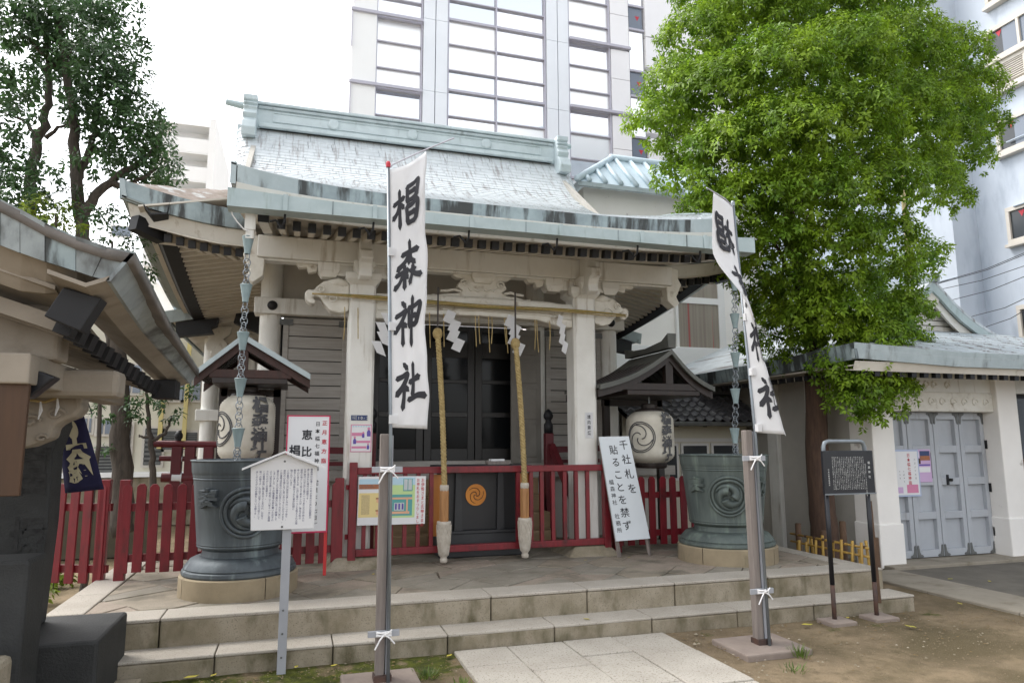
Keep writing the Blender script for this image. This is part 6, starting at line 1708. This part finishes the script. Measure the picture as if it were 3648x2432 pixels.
# ---------------------------------------------------------------- pale blue building on the right
bb_ = thing('blue_building', (16, 10, 0), 'pale blue rendered block with cream framed windows at the right edge', 'building')
PXW = 14.0
y0 = at(3345,300,x=PXW).y; y1 = at(3205,500,x=PXW).y; XW = at(3430,300,y=y0).x
MB().box(PXW, 24, y0, y1, 0, 22).build('pier', bluewall, bb_)
MB().box(XW, 24, -6, y0-.001, 0, 22).build('window_wall', bluewall, bb_)
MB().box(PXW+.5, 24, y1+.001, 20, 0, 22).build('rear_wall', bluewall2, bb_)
MB().tube([(PXW-.06, y1-.02, 2), (PXW-.06, y1-.02, 20)], .055, 8).build('downpipe', brassm, bb_, smooth=True)
for z in (5.2, 8.1, 11.2): MB().box(PXW-.012, PXW-.001, y0-.012, y1, z, z+.03).build('joint_line', bluewall2, bb_)
def bw(pt, pl_, pbm, louver):
    yl = at(*pl_, x=XW).y; zt = at(*pt, x=XW).z; zb = at(*pbm, x=XW).z; yr = yl-2.6
    f_ = MB(); x0 = XW-.10
    f_.box(x0, XW-.001, yr, yl, zt-.10, zt); f_.box(x0, XW-.001, yr, yl, zb, zb+.10); f_.box(x0, XW-.001, yl-.08, yl, zb+.1, zt-.1)
    f_.box(x0, XW-.001, yl-.80, yl-.74, zb+.1, zt-.1); f_.box(x0-.06, XW-.001, yr, yl+.04, zb-.07, zb-.001)
    o = f_.build('window_frame', alum, bb_, bevel=.006)
    if louver:
        n_ = 9
        for k in range(n_):
            z = lerp(zb+.12, zt-.12, (k+.5)/n_); MB().beam((XW-.05, yr, z), (XW-.05, yl-.09, z), .10, .02, (.5,0,1)).build('louver_blade', alum, o)
        MB().box(XW-.012, XW-.002, yr, yl-.08, zb+.1, zt-.1).build('louver_back', pane_dark, o)
    else:
        MB().box(XW-.05, XW-.03, yl-.40, yl-.081, zb+.101, zt-.101).build('pane', pane_dark, o)
        MB().box(XW-.06, XW-.04, yl-.74, yl-.40, zb+.101, zt-.101).build('pane', pane_blue, o)
        MB().box(XW-.05, XW-.03, yr, yl-.801, zb+.101, zt-.101).build('pane', pane_blue, o)
        mb = MB(); c = (XW-.056, yl-.33, zt-.18); mb.add([(c[0],c[1]+.07,c[2]+.05),(c[0],c[1]-.07,c[2]+.05),(c[0],c[1],c[2]-.09)], [(0,1,2)]); mb.build('fire_access_mark', ink_red, o)
bw((3512,122), (3512,122), (3528,235), False); bw((3540,238), (3535,238), (3560,335), True)
bw((3553,440), (3553,440), (3565,560), False); bw((3590,745), (3590,745), (3600,875), False); bw((3510,-70), (3510,-70), (3512,40), True)
bw((3630,1090), (3630,1090), (3640,1220), False)
for z in (8.05, 6.6):
    MB().tube([(XW-.12, 8.5, z), (XW-.12, 10.6, z)], .02, 6).build('wall_conduit', bluewall2, bb_)
wi = 0
for (pa, pb2) in (((3355,1003),(3700,880)), ((3360,1005),(3700,886)), ((3330,1035),(3700,930)), ((3385,1070),(3700,965)), ((3470,1125),(3700,1040)), ((3510,1165),(3700,1075))):
    a, b = at(*pa, x=12.5), at(*pb2, x=12.0)
    m_ = a.lerp(b, .5)-Vector((0,0,.06))
    wi += 1
    o = MB().tube([a+(a-b)*.3, a, m_, b, b+(b-a)*.4], .007, 5).build('overhead_wire', cablem); tag(o, 'black overhead wire before the pale blue building, %s from the top' % ('first','second','third','fourth','fifth','sixth')[wi-1], 'wire', 'overhead wires at the right')

# ---------------------------------------------------------------- background left
ab = thing('apartment_block', (-16, 64, 0), 'far white apartment block with recessed balconies between tree and roof', 'building')
AY = 60.0
xr_ = at(745,500,y=AY).x; xa_ = at(540,500,y=AY).x
zr = at(700,432,y=AY).z
fl = 2.42
for k in range(7):
    zt = zr-.5-fl*k
    MB().box(xa_, xr_, AY-.2, AY+.1, zt-fl*.95, zt-fl*.46).build('balcony_parapet', whitewall2, ab)
    MB().box(xa_, xr_, AY+1.4, AY+1.5, zt-fl*.45, zt).build('recess_wall', whitewall2, ab)
    MB().box(xa_, xr_, AY-.2, AY+1.5, zt, zt+.10).build('balcony_slab', whitewall2, ab)
    for x in (xr_-4.2, xr_-2.0): 
        o = MB().box(x, x+1.2, AY+1.33, AY+1.395, zt-fl*.45, zt-.6).build('window', alum_w, ab); MB().box(x+.08, x+1.12, AY+1.31, AY+1.328, zt-fl*.45, zt-.7).build('pane', pane_blue, o)
    MB().box(xr_-.7, xr_-.2, AY+.9, AY+1.38, zt-fl*.42, zt-.9).build('air_conditioner', alum, ab)
    MB().box(xr_-2.9, xr_-2.75, AY-.1, AY+1.39, zt-fl*.45, zt-.001).build('party_screen', whitewall2, ab)
MB().box(xr_+.001, xr_+.5, AY-.3, AY+12, 0, zr+.2).build('end_wall', whitewall2, ab); MB().box(xa_, xr_, AY+1.6, AY+12, 0, zr).build('core', whitewall2, ab)
MB().box(xa_, xr_, AY-.15, AY+1.58, 0, zr-.5-fl*7).build('lower_storeys', whitewall2, ab)
wh = thing('white_house', (-10, 26, 0), 'white house with sloping gable glimpsed under the left eave', 'house')
HY = 24.0
pl_ = [at(px, py, y=HY) for px, py in ((300,905),(470,905),(660,1115),(720,1330),(300,1330))]
MB().prism([(p.x, p.z) for p in pl_], lambda x, z: (x, HY, z), lambda x, z: (x, HY+6, z)).build('wall', whitewall2, wh)
mb = MB(); mb.grid([[(pl_[1].x-.1, HY-.3, pl_[1].z+.1), (pl_[2].x+.1, HY-.3, pl_[2].z+.0)], [(pl_[1].x-.1, HY+6, pl_[1].z+.1), (pl_[2].x+.1, HY+6, pl_[2].z)]], .10); mb.build('roof_slope', panelgrey, wh)
for p0, p1 in (((420,735),(520,785)), ((560,945),(590,1000))):
    pass
for (a_, b_) in (((395,800),(470,850)), ((430,960),(480,1010))):
    u_, w_ = at(*a_, y=HY-.03), at(*b_, y=HY-.03); o = MB().box(u_.x, w_.x, HY-.05, HY-.002, w_.z, u_.z).build('window', alum_w, wh); MB().box(u_.x+.05, w_.x-.05, HY-.06, HY-.051, w_.z+.05, u_.z-.05).build('pane', pane_blue, o)
sc = thing('school_building', (-6, 18, 0), 'cream two-storey building with louvred lower windows behind the red fence', 'building')
CY = 16.0
cl, cr_ = -16, at(716,1500,y=CY).x
MB().box(cl, cr_, CY, CY+6, 0, at(500,1130,y=CY).z).build('wall', creamwall, sc)
def swin(p0, p1, louv):
    u_, w_ = at(*p0, y=CY-.03), at(*p1, y=CY-.03); o = MB().box(u_.x-.05, w_.x+.05, CY-.06, CY-.001, w_.z-.05, u_.z+.05).build('window', alum, sc)
    if louv:
        MB().box(u_.x, w_.x, CY-.07, CY-.061, w_.z, u_.z).build('louver_back', pane_dark, o)
        for k in range(8): MB().box(u_.x, w_.x, CY-.10, CY-.071, lerp(w_.z,u_.z,(k+.15)/8), lerp(w_.z,u_.z,(k+.65)/8)).build('louver_blade', ironm, o)
    else:
        MB().box(u_.x, (u_.x+w_.x)/2-.02, CY-.075, CY-.061, w_.z, u_.z).build('pane', pane_blue, o); MB().box((u_.x+w_.x)/2+.02, w_.x, CY-.075, CY-.061, w_.z, u_.z).build('pane', pane_blue, o)
for p0, p1 in (((592,1318),(650,1425)), ((660,1318),(712,1425)), ((445,1300),(500,1400)), ((305,1490),(325,1540)), ((350,1495),(395,1545))): swin(p0, p1, False)
for p0, p1 in (((520,1525),(572,1655)), ((585,1535),(640,1600)), ((650,1540),(700,1600)), ((430,1510),(460,1650)), ((190,1580),(222,1680)), ((345,1590),(400,1680))): swin(p0, p1, True)
MB().box(cl, cr_+.1, CY-.5, CY-.001, at(500,1695,y=CY).z, at(500,1680,y=CY).z).build('white_ledge', whitewall2, sc)
MB().box(cl, cr_, CY-.4, CY-.001, 0, at(500,1697,y=CY).z).build('base_course', granite_dirty, sc)
for px in (575, 660): 
    u_ = at(px, 1500, y=CY); MB().box(u_.x-.03, u_.x+.05, CY-.16, CY-.101, 1.5, 4.2).build('yellow_pier', mat('yellow_pier_paint_%d' % px, (.62,.52,.22), None, .8), sc)
# brown garden wall behind the left fence
o = MB().box(-9, -1.9, 11.5, 11.7, 0, .75).build('garden_wall', mat('dark_garden_wall', (.10,.085,.055), (.07,.06,.04), .9, 3)); tag(o, 'low dark garden wall behind the left red fence', 'wall')

# ================================================================== TREES AND SMALL PLANTS
def leaf_mesh(name, pos, dirs, nrms, L, Wd, m, parent, droop=.15):
    """pos, dirs, nrms: (n,3); one folded five-point leaf each"""
    n = len(pos)
    d = dirs/np.linalg.norm(dirs, axis=1, keepdims=True)
    s = np.cross(d, nrms); s /= np.linalg.norm(s, axis=1, keepdims=True)+1e-9
    u = np.cross(s, d)
    L = L[:, None]; Wd = Wd[:, None]
    v = np.empty((n, 6, 3))
    v[:, 0] = pos
    v[:, 1] = pos+d*L*.45+s*Wd*.5+u*Wd*.12
    v[:, 2] = pos+d*L-u*L*droop
    v[:, 3] = pos+d*L*.45-s*Wd*.5+u*Wd*.12
    v[:, 4] = pos+d*L*.5-u*L*.02
    v[:, 5] = v[:, 4]
    v = v[:, :5]
    idx = np.arange(n)[:, None]*5
    f = np.concatenate([idx+np.array([[0,4,2,1]]), idx+np.array([[0,3,2,4]])], 1).reshape(-1, 4)
    me = bpy.data.meshes.new(name)
    me.vertices.add(n*5); me.vertices.foreach_set('co', v.reshape(-1))
    me.loops.add(f.size); me.loops.foreach_set('vertex_index', f.reshape(-1).astype(np.int32))
    me.polygons.add(len(f)); me.polygons.foreach_set('loop_start', np.arange(0, f.size, 4, dtype=np.int32))
    me.polygons.foreach_set('loop_total', np.full(len(f), 4, dtype=np.int32))
    me.update(); me.validate()
    me.materials.append(m)
    o = bpy.data.objects.new(name, me); C.objects.link(o); o.parent = parent
    o.matrix_parent_inverse = Matrix.Translation(-parent.location)
    return o

def tufts(clumps, dens, nleaf, Lr, spread, shell=.55, up_bias=.35, flat=.8):
    """leaf shoots spread over the upper and outer shell of each clump"""
    P, D, N, LL = [], [], [], []
    for c, r in clumps:
        c = np.array(c); k = max(6, int(dens*r*r))
        for _ in range(k):
            v = rng.normal(size=3); v /= np.linalg.norm(v)
            v[2] = v[2]*.8+up_bias; v /= np.linalg.norm(v)
            rad = r*(shell+(1-shell)*rng.random()**.6)
            p = c+v*rad*np.array([1, 1, flat])
            axis = v+np.array([0, 0, .25])+rng.normal(size=3)*.35; axis /= np.linalg.norm(axis)
            nl = int(rng.integers(nleaf[0], nleaf[1]))
            b1 = np.cross(axis, [.3,.5,.81]); b1 /= np.linalg.norm(b1); b2 = np.cross(axis, b1)
            j = np.arange(nl); t = (j/nl)[:, None]; a = j*2.4+rng.random(nl)
            rd = b1*np.cos(a)[:, None]+b2*np.sin(a)[:, None]
            P.append(p+axis*(t*spread)+rd*.01)
            D.append(rd*(1.05-.5*t)+axis*(.15+.6*t)+np.array([0, 0, -.45]))
            N.append(axis*.8+np.array([0, 0, .5])+rng.normal(size=(nl, 3))*.25)
            LL.append(rng.uniform(Lr[0], Lr[1], nl)*(1-.25*t[:, 0]))
    return np.concatenate(P), np.concatenate(D), np.concatenate(N), np.concatenate(LL)

def limb(mb, pts, r0, r1, n=9, wob=.02):
    pts = [Vector(p) for p in pts]; q = []
    for i in range(len(pts)-1):
        p0, p1, p2, p3 = pts[max(i-1,0)], pts[i], pts[i+1], pts[min(i+2,len(pts)-1)]
        for k in range(5):
            t = k/5
            q.append(.5*((2*p1)+(p2-p0)*t+(2*p0-5*p1+4*p2-p3)*t*t+(3*p1-p0-3*p2+p3)*t**3)+Vector(rng.normal(size=3)*wob))
    q.append(pts[-1])
    mb.tube(q, [lerp(r0, r1, (i/(len(q)-1))**.8) for i in range(len(q))], n)

# ---- bright camphor tree right of the porch
tb = at(2935, 1965, z=.1)
ct = thing('camphor_tree', (7.0, 8.0, 0), 'bright green dense leafy tree rising in front of the store house', 'tree')
TX, TYY = 6.75, 7.85
trk = MB()
limb(trk, [(TX+.02, TYY, -.05), (TX, TYY, .5), (TX-.02, TYY, 1.4), (TX+.02, TYY, 2.4), (TX+.05, TYY+.05, 3.4), (TX-.1, TYY+.1, 4.4), (TX-.2, TYY+.15, 5.6)], .205, .07, 14, .006)
ct_tr = trk.build('trunk', barkred, ct, smooth=True)
CL = [  # pixel centre, depth, pixel radius
 (2500,170,8.2,150),(2700,90,8.0,190),(2930,60,8.2,190),(3110,90,8.6,160),(2600,-60,8.4,180),(2850,-90,8.4,220),(2420,330,8.0,130),(2330,440,7.8,95),(2560,360,7.4,170),(2760,300,7.0,190),
 (2970,260,7.1,190),(3170,240,7.6,180),(3350,250,8.2,140),(3430,350,8.6,115),(3480,470,8.8,85),(2450,540,7.8,110),(2400,640,8.0,75),(2600,560,7.0,160),(2790,520,6.8,190),(2990,480,6.8,190),
 (3190,440,7.4,170),(3330,430,8.3,140),(3420,560,8.7,90),(2560,700,7.4,110),(2480,760,8.0,70),(2700,730,6.9,150),(2890,720,6.7,180),(3090,680,6.9,170),(3250,640,7.8,130),(2640,880,7.4,100),
 (2790,890,7.0,130),(2970,900,6.8,150),(3140,880,7.1,130),(2700,1000,7.8,90),(2850,1040,7.3,110),(3010,1050,7.1,110),(3170,1030,7.4,100),(3260,960,7.8,70),(2740,1130,8.3,80),(2680,1230,8.5,60),
 (2960,1200,7.2,90),(3120,1180,7.2,110),(3230,1120,7.6,80),(3060,1300,7.1,90),(3180,1300,7.3,80),(3240,1230,7.6,60),(3080,1400,7.0,70),(3150,1450,7.0,60),(3010,1440,7.0,50),(2600,970,8.2,60),(3400,720,8.4,55),(3370,650,8.4,60),(2540,960,8.3,45),(3330,900,7.9,40),(3100,1500,7.0,40),(2800,1150,7.6,80),(2900,1120,7.2,105),(2850,1215,7.6,70),(3000,1130,7.0,110),(3190,1120,7.3,90),(3100,1240,7.1,100),(2960,1320,7.1,70),(3020,1370,7.0,75),(3130,1370,7.1,85),(3200,1390,7.2,55),(2740,1060,8.0,80),(2800,1290,7.9,50)]
clumps = []
for px, py, dy, rp in CL:
    p = at(px, py, y=dy); sc_ = (p-Vector((0,0,EYE))).length/FPX
    clumps.append((tuple(p), rp*sc_))
    # boughs towards the bigger clumps
    if rp >= 130 and rng.random() < .6:
        mb = MB(); z0 = min(max(1.9, p.z-1.2), 4.8)
        st_ = Vector((TX-.02*z0, TYY, z0)); limb(mb, [st_, st_.lerp(p, .45)+Vector((0,0,.12)), st_.lerp(p, .7)], .05, .015, 7, .012); mb.build('bough', barkred, ct, smooth=True)
P_, D_, N_, L_ = tufts(clumps, 860, (8, 14), (.062, .098), .08, .55, .45)
leaf_mesh('crown', P_, D_, N_, L_, L_*.46, leaf_bright, ct, .22)
print('camphor leaves', len(P_))

# ---- dark evergreen at the left
et = thing('evergreen_tree', (-3.2, 10, 0), 'dark many-stemmed evergreen tree rising behind the pavilion', 'tree')
ED = 9.6
def ep(px, py, d=ED): return at(px, py, y=d)
stems = [([(440,1900),(432,1600),(425,1350),(380,1100),(300,850),(272,650),(262,420),(235,250),(200,60)], .135, .04, 9.6),
         ([(290,770),(340,700),(430,620),(520,560),(580,470)], .075, .02, 9.5), ([(400,660),(470,650),(560,600)], .045, .015, 9.5),
         ([(270,640),(320,540),(345,420),(360,300)], .06, .02, 9.7), ([(110,900),(105,700),(130,520),(170,400),(175,250),(160,90)], .085, .03, 9.9),
         ([(130,500),(90,430),(30,410)], .035, .012, 9.9), ([(160,490),(220,450),(280,430)], .03, .01, 9.8), ([(175,240),(240,190),(300,120)], .05, .015, 9.8), ([(180,215),(120,150),(60,110)], .04, .012, 9.8)]
for k, (pl_, r0, r1, d) in enumerate(stems):
    mb = MB(); limb(mb, [ep(px, py, d) for px, py in pl_], r0, r1, 10, .012); mb.build('trunk' if k == 0 else 'limb', bark, et, smooth=True)
ECL = [(60,60,100),(180,30,110),(300,20,100),(420,30,70),(110,130,90),(250,130,110),(370,110,90),(330,230,110),(430,210,70),(250,300,60),(460,300,75),(380,340,110),(500,400,70),(300,390,60),(420,440,100),(520,490,60),(60,270,75),(20,340,60),(100,300,60),
       (340,460,80),(560,520,65),(470,540,80),(590,600,55),(540,660,70),(470,620,60),(30,560,80),(90,640,60),(20,680,80),(120,730,60),(560,450,40),(420,560,60),(190,600,40),(230,700,50),(40,450,60),(330,570,50),(580,660,45),(500,150,25),(90,390,40),(220,220,60)]
cl2 = []
for px, py, rp in ECL:
    d = 9.6+rng.uniform(-.6, .7); p = at(px, py, y=d); cl2.append((tuple(p), rp*(p-Vector((0,0,EYE))).length/FPX))
P_, D_, N_, L_ = tufts(cl2, 560, (5, 9), (.07, .12), .07, .25, .15, .9)
leaf_mesh('crown', P_, D_, N_, L_, L_*.40, leaf_dark, et, .1)
# shrubs under it, above the pavilion roof
sb = thing('garden_shrub', (-3.0, 8.6, 0), 'yellow-green shrub showing above the pavilion roof', 'shrub')
cl3 = [(tuple(at(px, py, y=8.4)), rp*8.9/FPX) for px, py, rp in ((170,760,55),(240,770,50),(200,800,40),(130,740,45))]
P_, D_, N_, L_ = tufts(cl3, 420, (6, 10), (.06, .10), .08, .3); leaf_mesh('foliage', P_, D_, N_, L_, L_*.34, leaf_yellow, sb)
mb = MB(); limb(mb, [(at(200,800,y=8.4).x, 8.4, 0), (at(200,800,y=8.4).x+.05, 8.4, 2), at(200,770,y=8.4)], .04, .015); mb.build('stem', bark, sb)
sb = thing('garden_shrub', (-2.2, 8.2, 0), 'dark glossy shrub trailing along the right of the pavilion roof', 'shrub')
cl3 = [(tuple(at(px, py, y=8.7)), rp*9.1/FPX) for px, py, rp in ((330,800,60),(390,840,50),(430,880,45),(480,870,40),(420,790,35),(505,930,32),(530,980,26),(375,760,40),(300,760,45),(90,700,60),(30,720,50),(60,660,50))]
P_, D_, N_, L_ = tufts(cl3, 300, (5, 9), (.06, .10), .06, .3); leaf_mesh('foliage', P_, D_, N_, L_, L_*.40, leaf_dark, sb)
mb = MB(); a = at(400,860,y=8.7); limb(mb, [(a.x, 8.7, 0), (a.x+.03, 8.7, 1.6), a], .04, .012); mb.build('stem', bark, sb)
# small tree behind the red fence
sm = thing('young_tree', (-2.2, 9.3, 0), 'slender young tree with forked stem behind the left red fence', 'tree')
for pl_, r0, r1 in (([(545,1780),(543,1650),(535,1560),(527,1480),(525,1400),(520,1350)], .045, .012), ([(538,1570),(580,1550),(605,1505),(610,1480)], .028, .01), ([(535,1560),(505,1555),(495,1548)], .02, .008)):
    mb = MB(); limb(mb, [at(px, py, y=9.3) for px, py in pl_], r0, r1, 8, .006); mb.build('stem', bark, sm, smooth=True)
cl3 = [(tuple(at(px, py, y=9.3+rng.uniform(-.2,.2))), rp*9.6/FPX) for px, py, rp in ((500,1420,40),(470,1450,25),(560,1430,30),(485,1500,28),(600,1470,30),(640,1490,22),(580,1440,24),(465,1470,20),(350,1460,25),(370,1490,18),(380,1610,18),(650,1390,26),(690,1400,20))]
P_, D_, N_, L_ = tufts(cl3, 330, (5, 9), (.06, .10), .06, .3); leaf_mesh('crown', P_, D_, N_, L_, L_*.40, leaf_dark, sm)
# leafy plants at the foot of the left fence
for k, (px, py, s) in enumerate(((190,2065,1.0), (165,2120,.8), (225,2060,.7))):
    b_ = at(px, py+20, z=.02)
    wp = thing('leafy_plant', b_, ('low leafy plant at the foot of the far left fence', 'pale low plant beside the stele block', 'small plant nearest the red fence post')[k], 'plant', 'low plants by the left fence')
    P_, D_, N_, L_ = tufts([((b_.x, b_.y, b_.z+.06*s), .10*s)], 1500, (5, 8), (.06, .11), .05, .3); leaf_mesh('leaves', P_, D_, N_, L_, L_*.45, leaf_yellow, wp)
    MB().tube([(b_.x, b_.y, 0), (b_.x, b_.y, .12*s)], .006, 5).build('stem', bark, wp)
# weeds and grass tufts
def grass_tuft(c, n, h, lab):
    mb = MB()
    for _ in range(n):
        a = rng.random()*2*PI; r = rng.random()*.09; b = Vector((c.x+r*math.cos(a), c.y+r*math.sin(a), 0)); l_ = Vector((math.cos(a)*rng.random()*.06, math.sin(a)*rng.random()*.06, h*rng.uniform(.4, 1)))
        s = Vector((-math.sin(a), math.cos(a), 0))*.004
        mb.add([b-s, b+s, b+l_*.6+s*.6, b+l_, b+l_*.6-s*.6], [(0,1,2,3,4)])
    o = mb.build('grass_tuft', grassm); tag(o, lab, 'grass', kind='stuff'); return o
grass_tuft(at(2850,2335,z=0), 60, .10, 'small green grass tuft beside the right flag post pad')
grass_tuft(at(1520,2410,z=0), 90, .06, 'short grass patch right of the left flag post pad')
grass_tuft(at(1650,2440,z=0), 50, .05, 'short grass patch by the path edge')
grass_tuft(at(2830,2390,z=0), 40, .06, 'low weeds in front of the right flag post pad')
# scattered pebbles and moss lumps along the lowest step
mb = MB()
for _ in range(260):
    x = rng.uniform(-1.0, 5.6); y = rng.uniform(4.3, 5.52)
    if 1.2 < x < 3.07: continue
    s = rng.uniform(.004, .013)*(1.6 if rng.random() < .06 else 1)
    v = [Vector((x+s*a, y+s*b, .002+s*c)) for a, b, c in ((1,0,.1),(0,1,.2),(-1,.1,.1),(0,-1,.15),(.1,.1,.7))]
    mb.add(v, [(0,1,4),(1,2,4),(2,3,4),(3,0,4)])
o = mb.build('gravel', granite_dirty); tag(o, 'loose pale pebbles scattered on the earth before the steps', 'gravel', kind='stuff')
# crumbs of soil and leaf litter trodden over the yard
soilm = mat('soil_crumb', (.22,.165,.10), (.14,.105,.065), .95, 30)
litterm = mat('brown_leaf_litter', (.20,.13,.05), (.13,.085,.035), .9, 40)
for nm, mm, cnt, s0, s1, lab in (('soil_crumbs', soilm, 2600, .003, .010, 'soil crumbs scattered over the trodden earth'), ('leaf_litter', litterm, 420, .008, .018, 'brown leaf litter strewn along the steps and yard')):
    mb = MB()
    for _ in range(cnt):
        x = rng.uniform(-1.0, 6.45); y = 5.5-abs(rng.normal())*(1.1 if nm == 'soil_crumbs' else .55)
        if y < 2 or 1.2 < x < 3.07: continue
        s = rng.uniform(s0, s1); a = rng.random()*6.3; c_, d_ = math.cos(a), math.sin(a); h = .7 if nm == 'soil_crumbs' else .25
        mb.add([(x+s*(u*c_-w*d_), y+s*(u*d_+w*c_), .001+s*t) for u, w, t in ((1,0,.05),(0,.7,.1),(-1,0,.05),(0,-.7,.1),(.1,.1,h))], [(0,1,4),(1,2,4),(2,3,4),(3,0,4)])
    o = mb.build(nm, mm); tag(o, lab, 'litter' if nm == 'leaf_litter' else 'soil', kind='stuff')
# fallen leaves
LV = [(2875,2225,.05),(3165,2200,.045),(3245,2232,.05),(3020,2200,.03),(3385,2062,.035),(3525,2070,.035),(3370,2003,.025),(2090,2205,.03),(1330,2045,.03),(1055,2375,.03),(1190,2370,.03),(680,2412,.05),(760,2405,.03),(1455,2385,.03),(3420,2150,.035),(2085,1995,.02),(2240,1985,.018),(1600,2335,.03)]
for k, (px, py, s) in enumerate(LV):
    z = TZ+.004 if py < 2055 and px < 3100 else (.135 if (px, py) == (2090, 2205) else .012)
    c = at(px, py, z=z); a = rng.random()*6.3
    mb = MB(); ca_, sa_ = math.cos(a), math.sin(a)
    pts_ = [(-1,0,.1),(-.3,.45,.25),(.5,.35,.15),(1.1,0,.3),(.5,-.35,.1),(-.3,-.45,.2),(0,0,.0)]
    mb.add([(c.x+s*(x*ca_-y*sa_), c.y+s*(x*sa_+y*ca_), z+.003+s*h*.5) for x, y, h in pts_], [(0,6,1),(1,6,2),(2,6,3),(3,6,4),(4,6,5),(5,6,0)])
    o = mb.build('fallen_leaf', yellowleaf)
    where = 'on the terrace flagstones' if z > .3 else ('on the lower step' if z > .1 else ('on the asphalt yard' if px > 3300 else ('on the earth near the black sign' if px > 2800 else 'on the moss before the steps')))
    tag(o, 'small yellow fallen leaf lying '+where, 'leaf', 'fallen leaves '+where)
    recentre(o)
# broken stone by the moss
o = MB(); c = at(610,2395,z=0)
o.prism([(c.x+.13*math.cos(a)*rng.uniform(.7,1.2), c.y+.09*math.sin(a)*rng.uniform(.7,1.2)) for a in np.linspace(0, 2*PI, 9, False)], lambda x, y: (x, y, .035), lambda x, y: (x, y, -.02))
o = o.build('broken_stone', granite_dirty, bevel=.01); tag(o, 'rough broken stone in the moss left of the gabled board', 'stone')

# ---- low bamboo fence round the tree pit
bf = thing('bamboo_fence', (5.9, 6.8, 0), 'low yellow bamboo fence round the foot of the camphor tree', 'fence')
A, B = Vector((5.86, 7.35, 0)), Vector((5.86, 6.15, 0))
for t in (.0, .36, .62, 1.0):
    c = A.lerp(B, t); h = (.60, .56, .70, .58)[(0,.36,.62,1.0).index(t)]
    MB().lathe([(.035,0),(.035,h),(.028,h+.01)], (c.x+.08, c.y, 0), 10).build('stake', stakewood, bf, smooth=True, auto=40)
for k in range(17):
    t = (k+.5)/17; c = A.lerp(B, t); h = TZ+rng.uniform(.06, .22); dx = .03*(-1)**k; tl = rng.uniform(-.05, .05)
    MB().tube([(c.x+dx, c.y, .05), (c.x+dx, c.y+tl, h)], .016, 7).build('bamboo_slat', bamboo, bf, smooth=True)
for z in (TZ+.06, TZ+.15):
    MB().tube([A+Vector((.0,.05,z)), B+Vector((.0,-.05,z-.01))], .013, 7).build('bamboo_rail', bamboo, bf, smooth=True)
for k in range(8):
    c = A.lerp(B, (k+.5)/8); MB().lathe([(.022,-.012),(.026,0),(.022,.012)], (c.x, c.y, TZ+.15), 8).build('lashing', stakewood, bf)
bpy.data.scenes.remove(_gs)
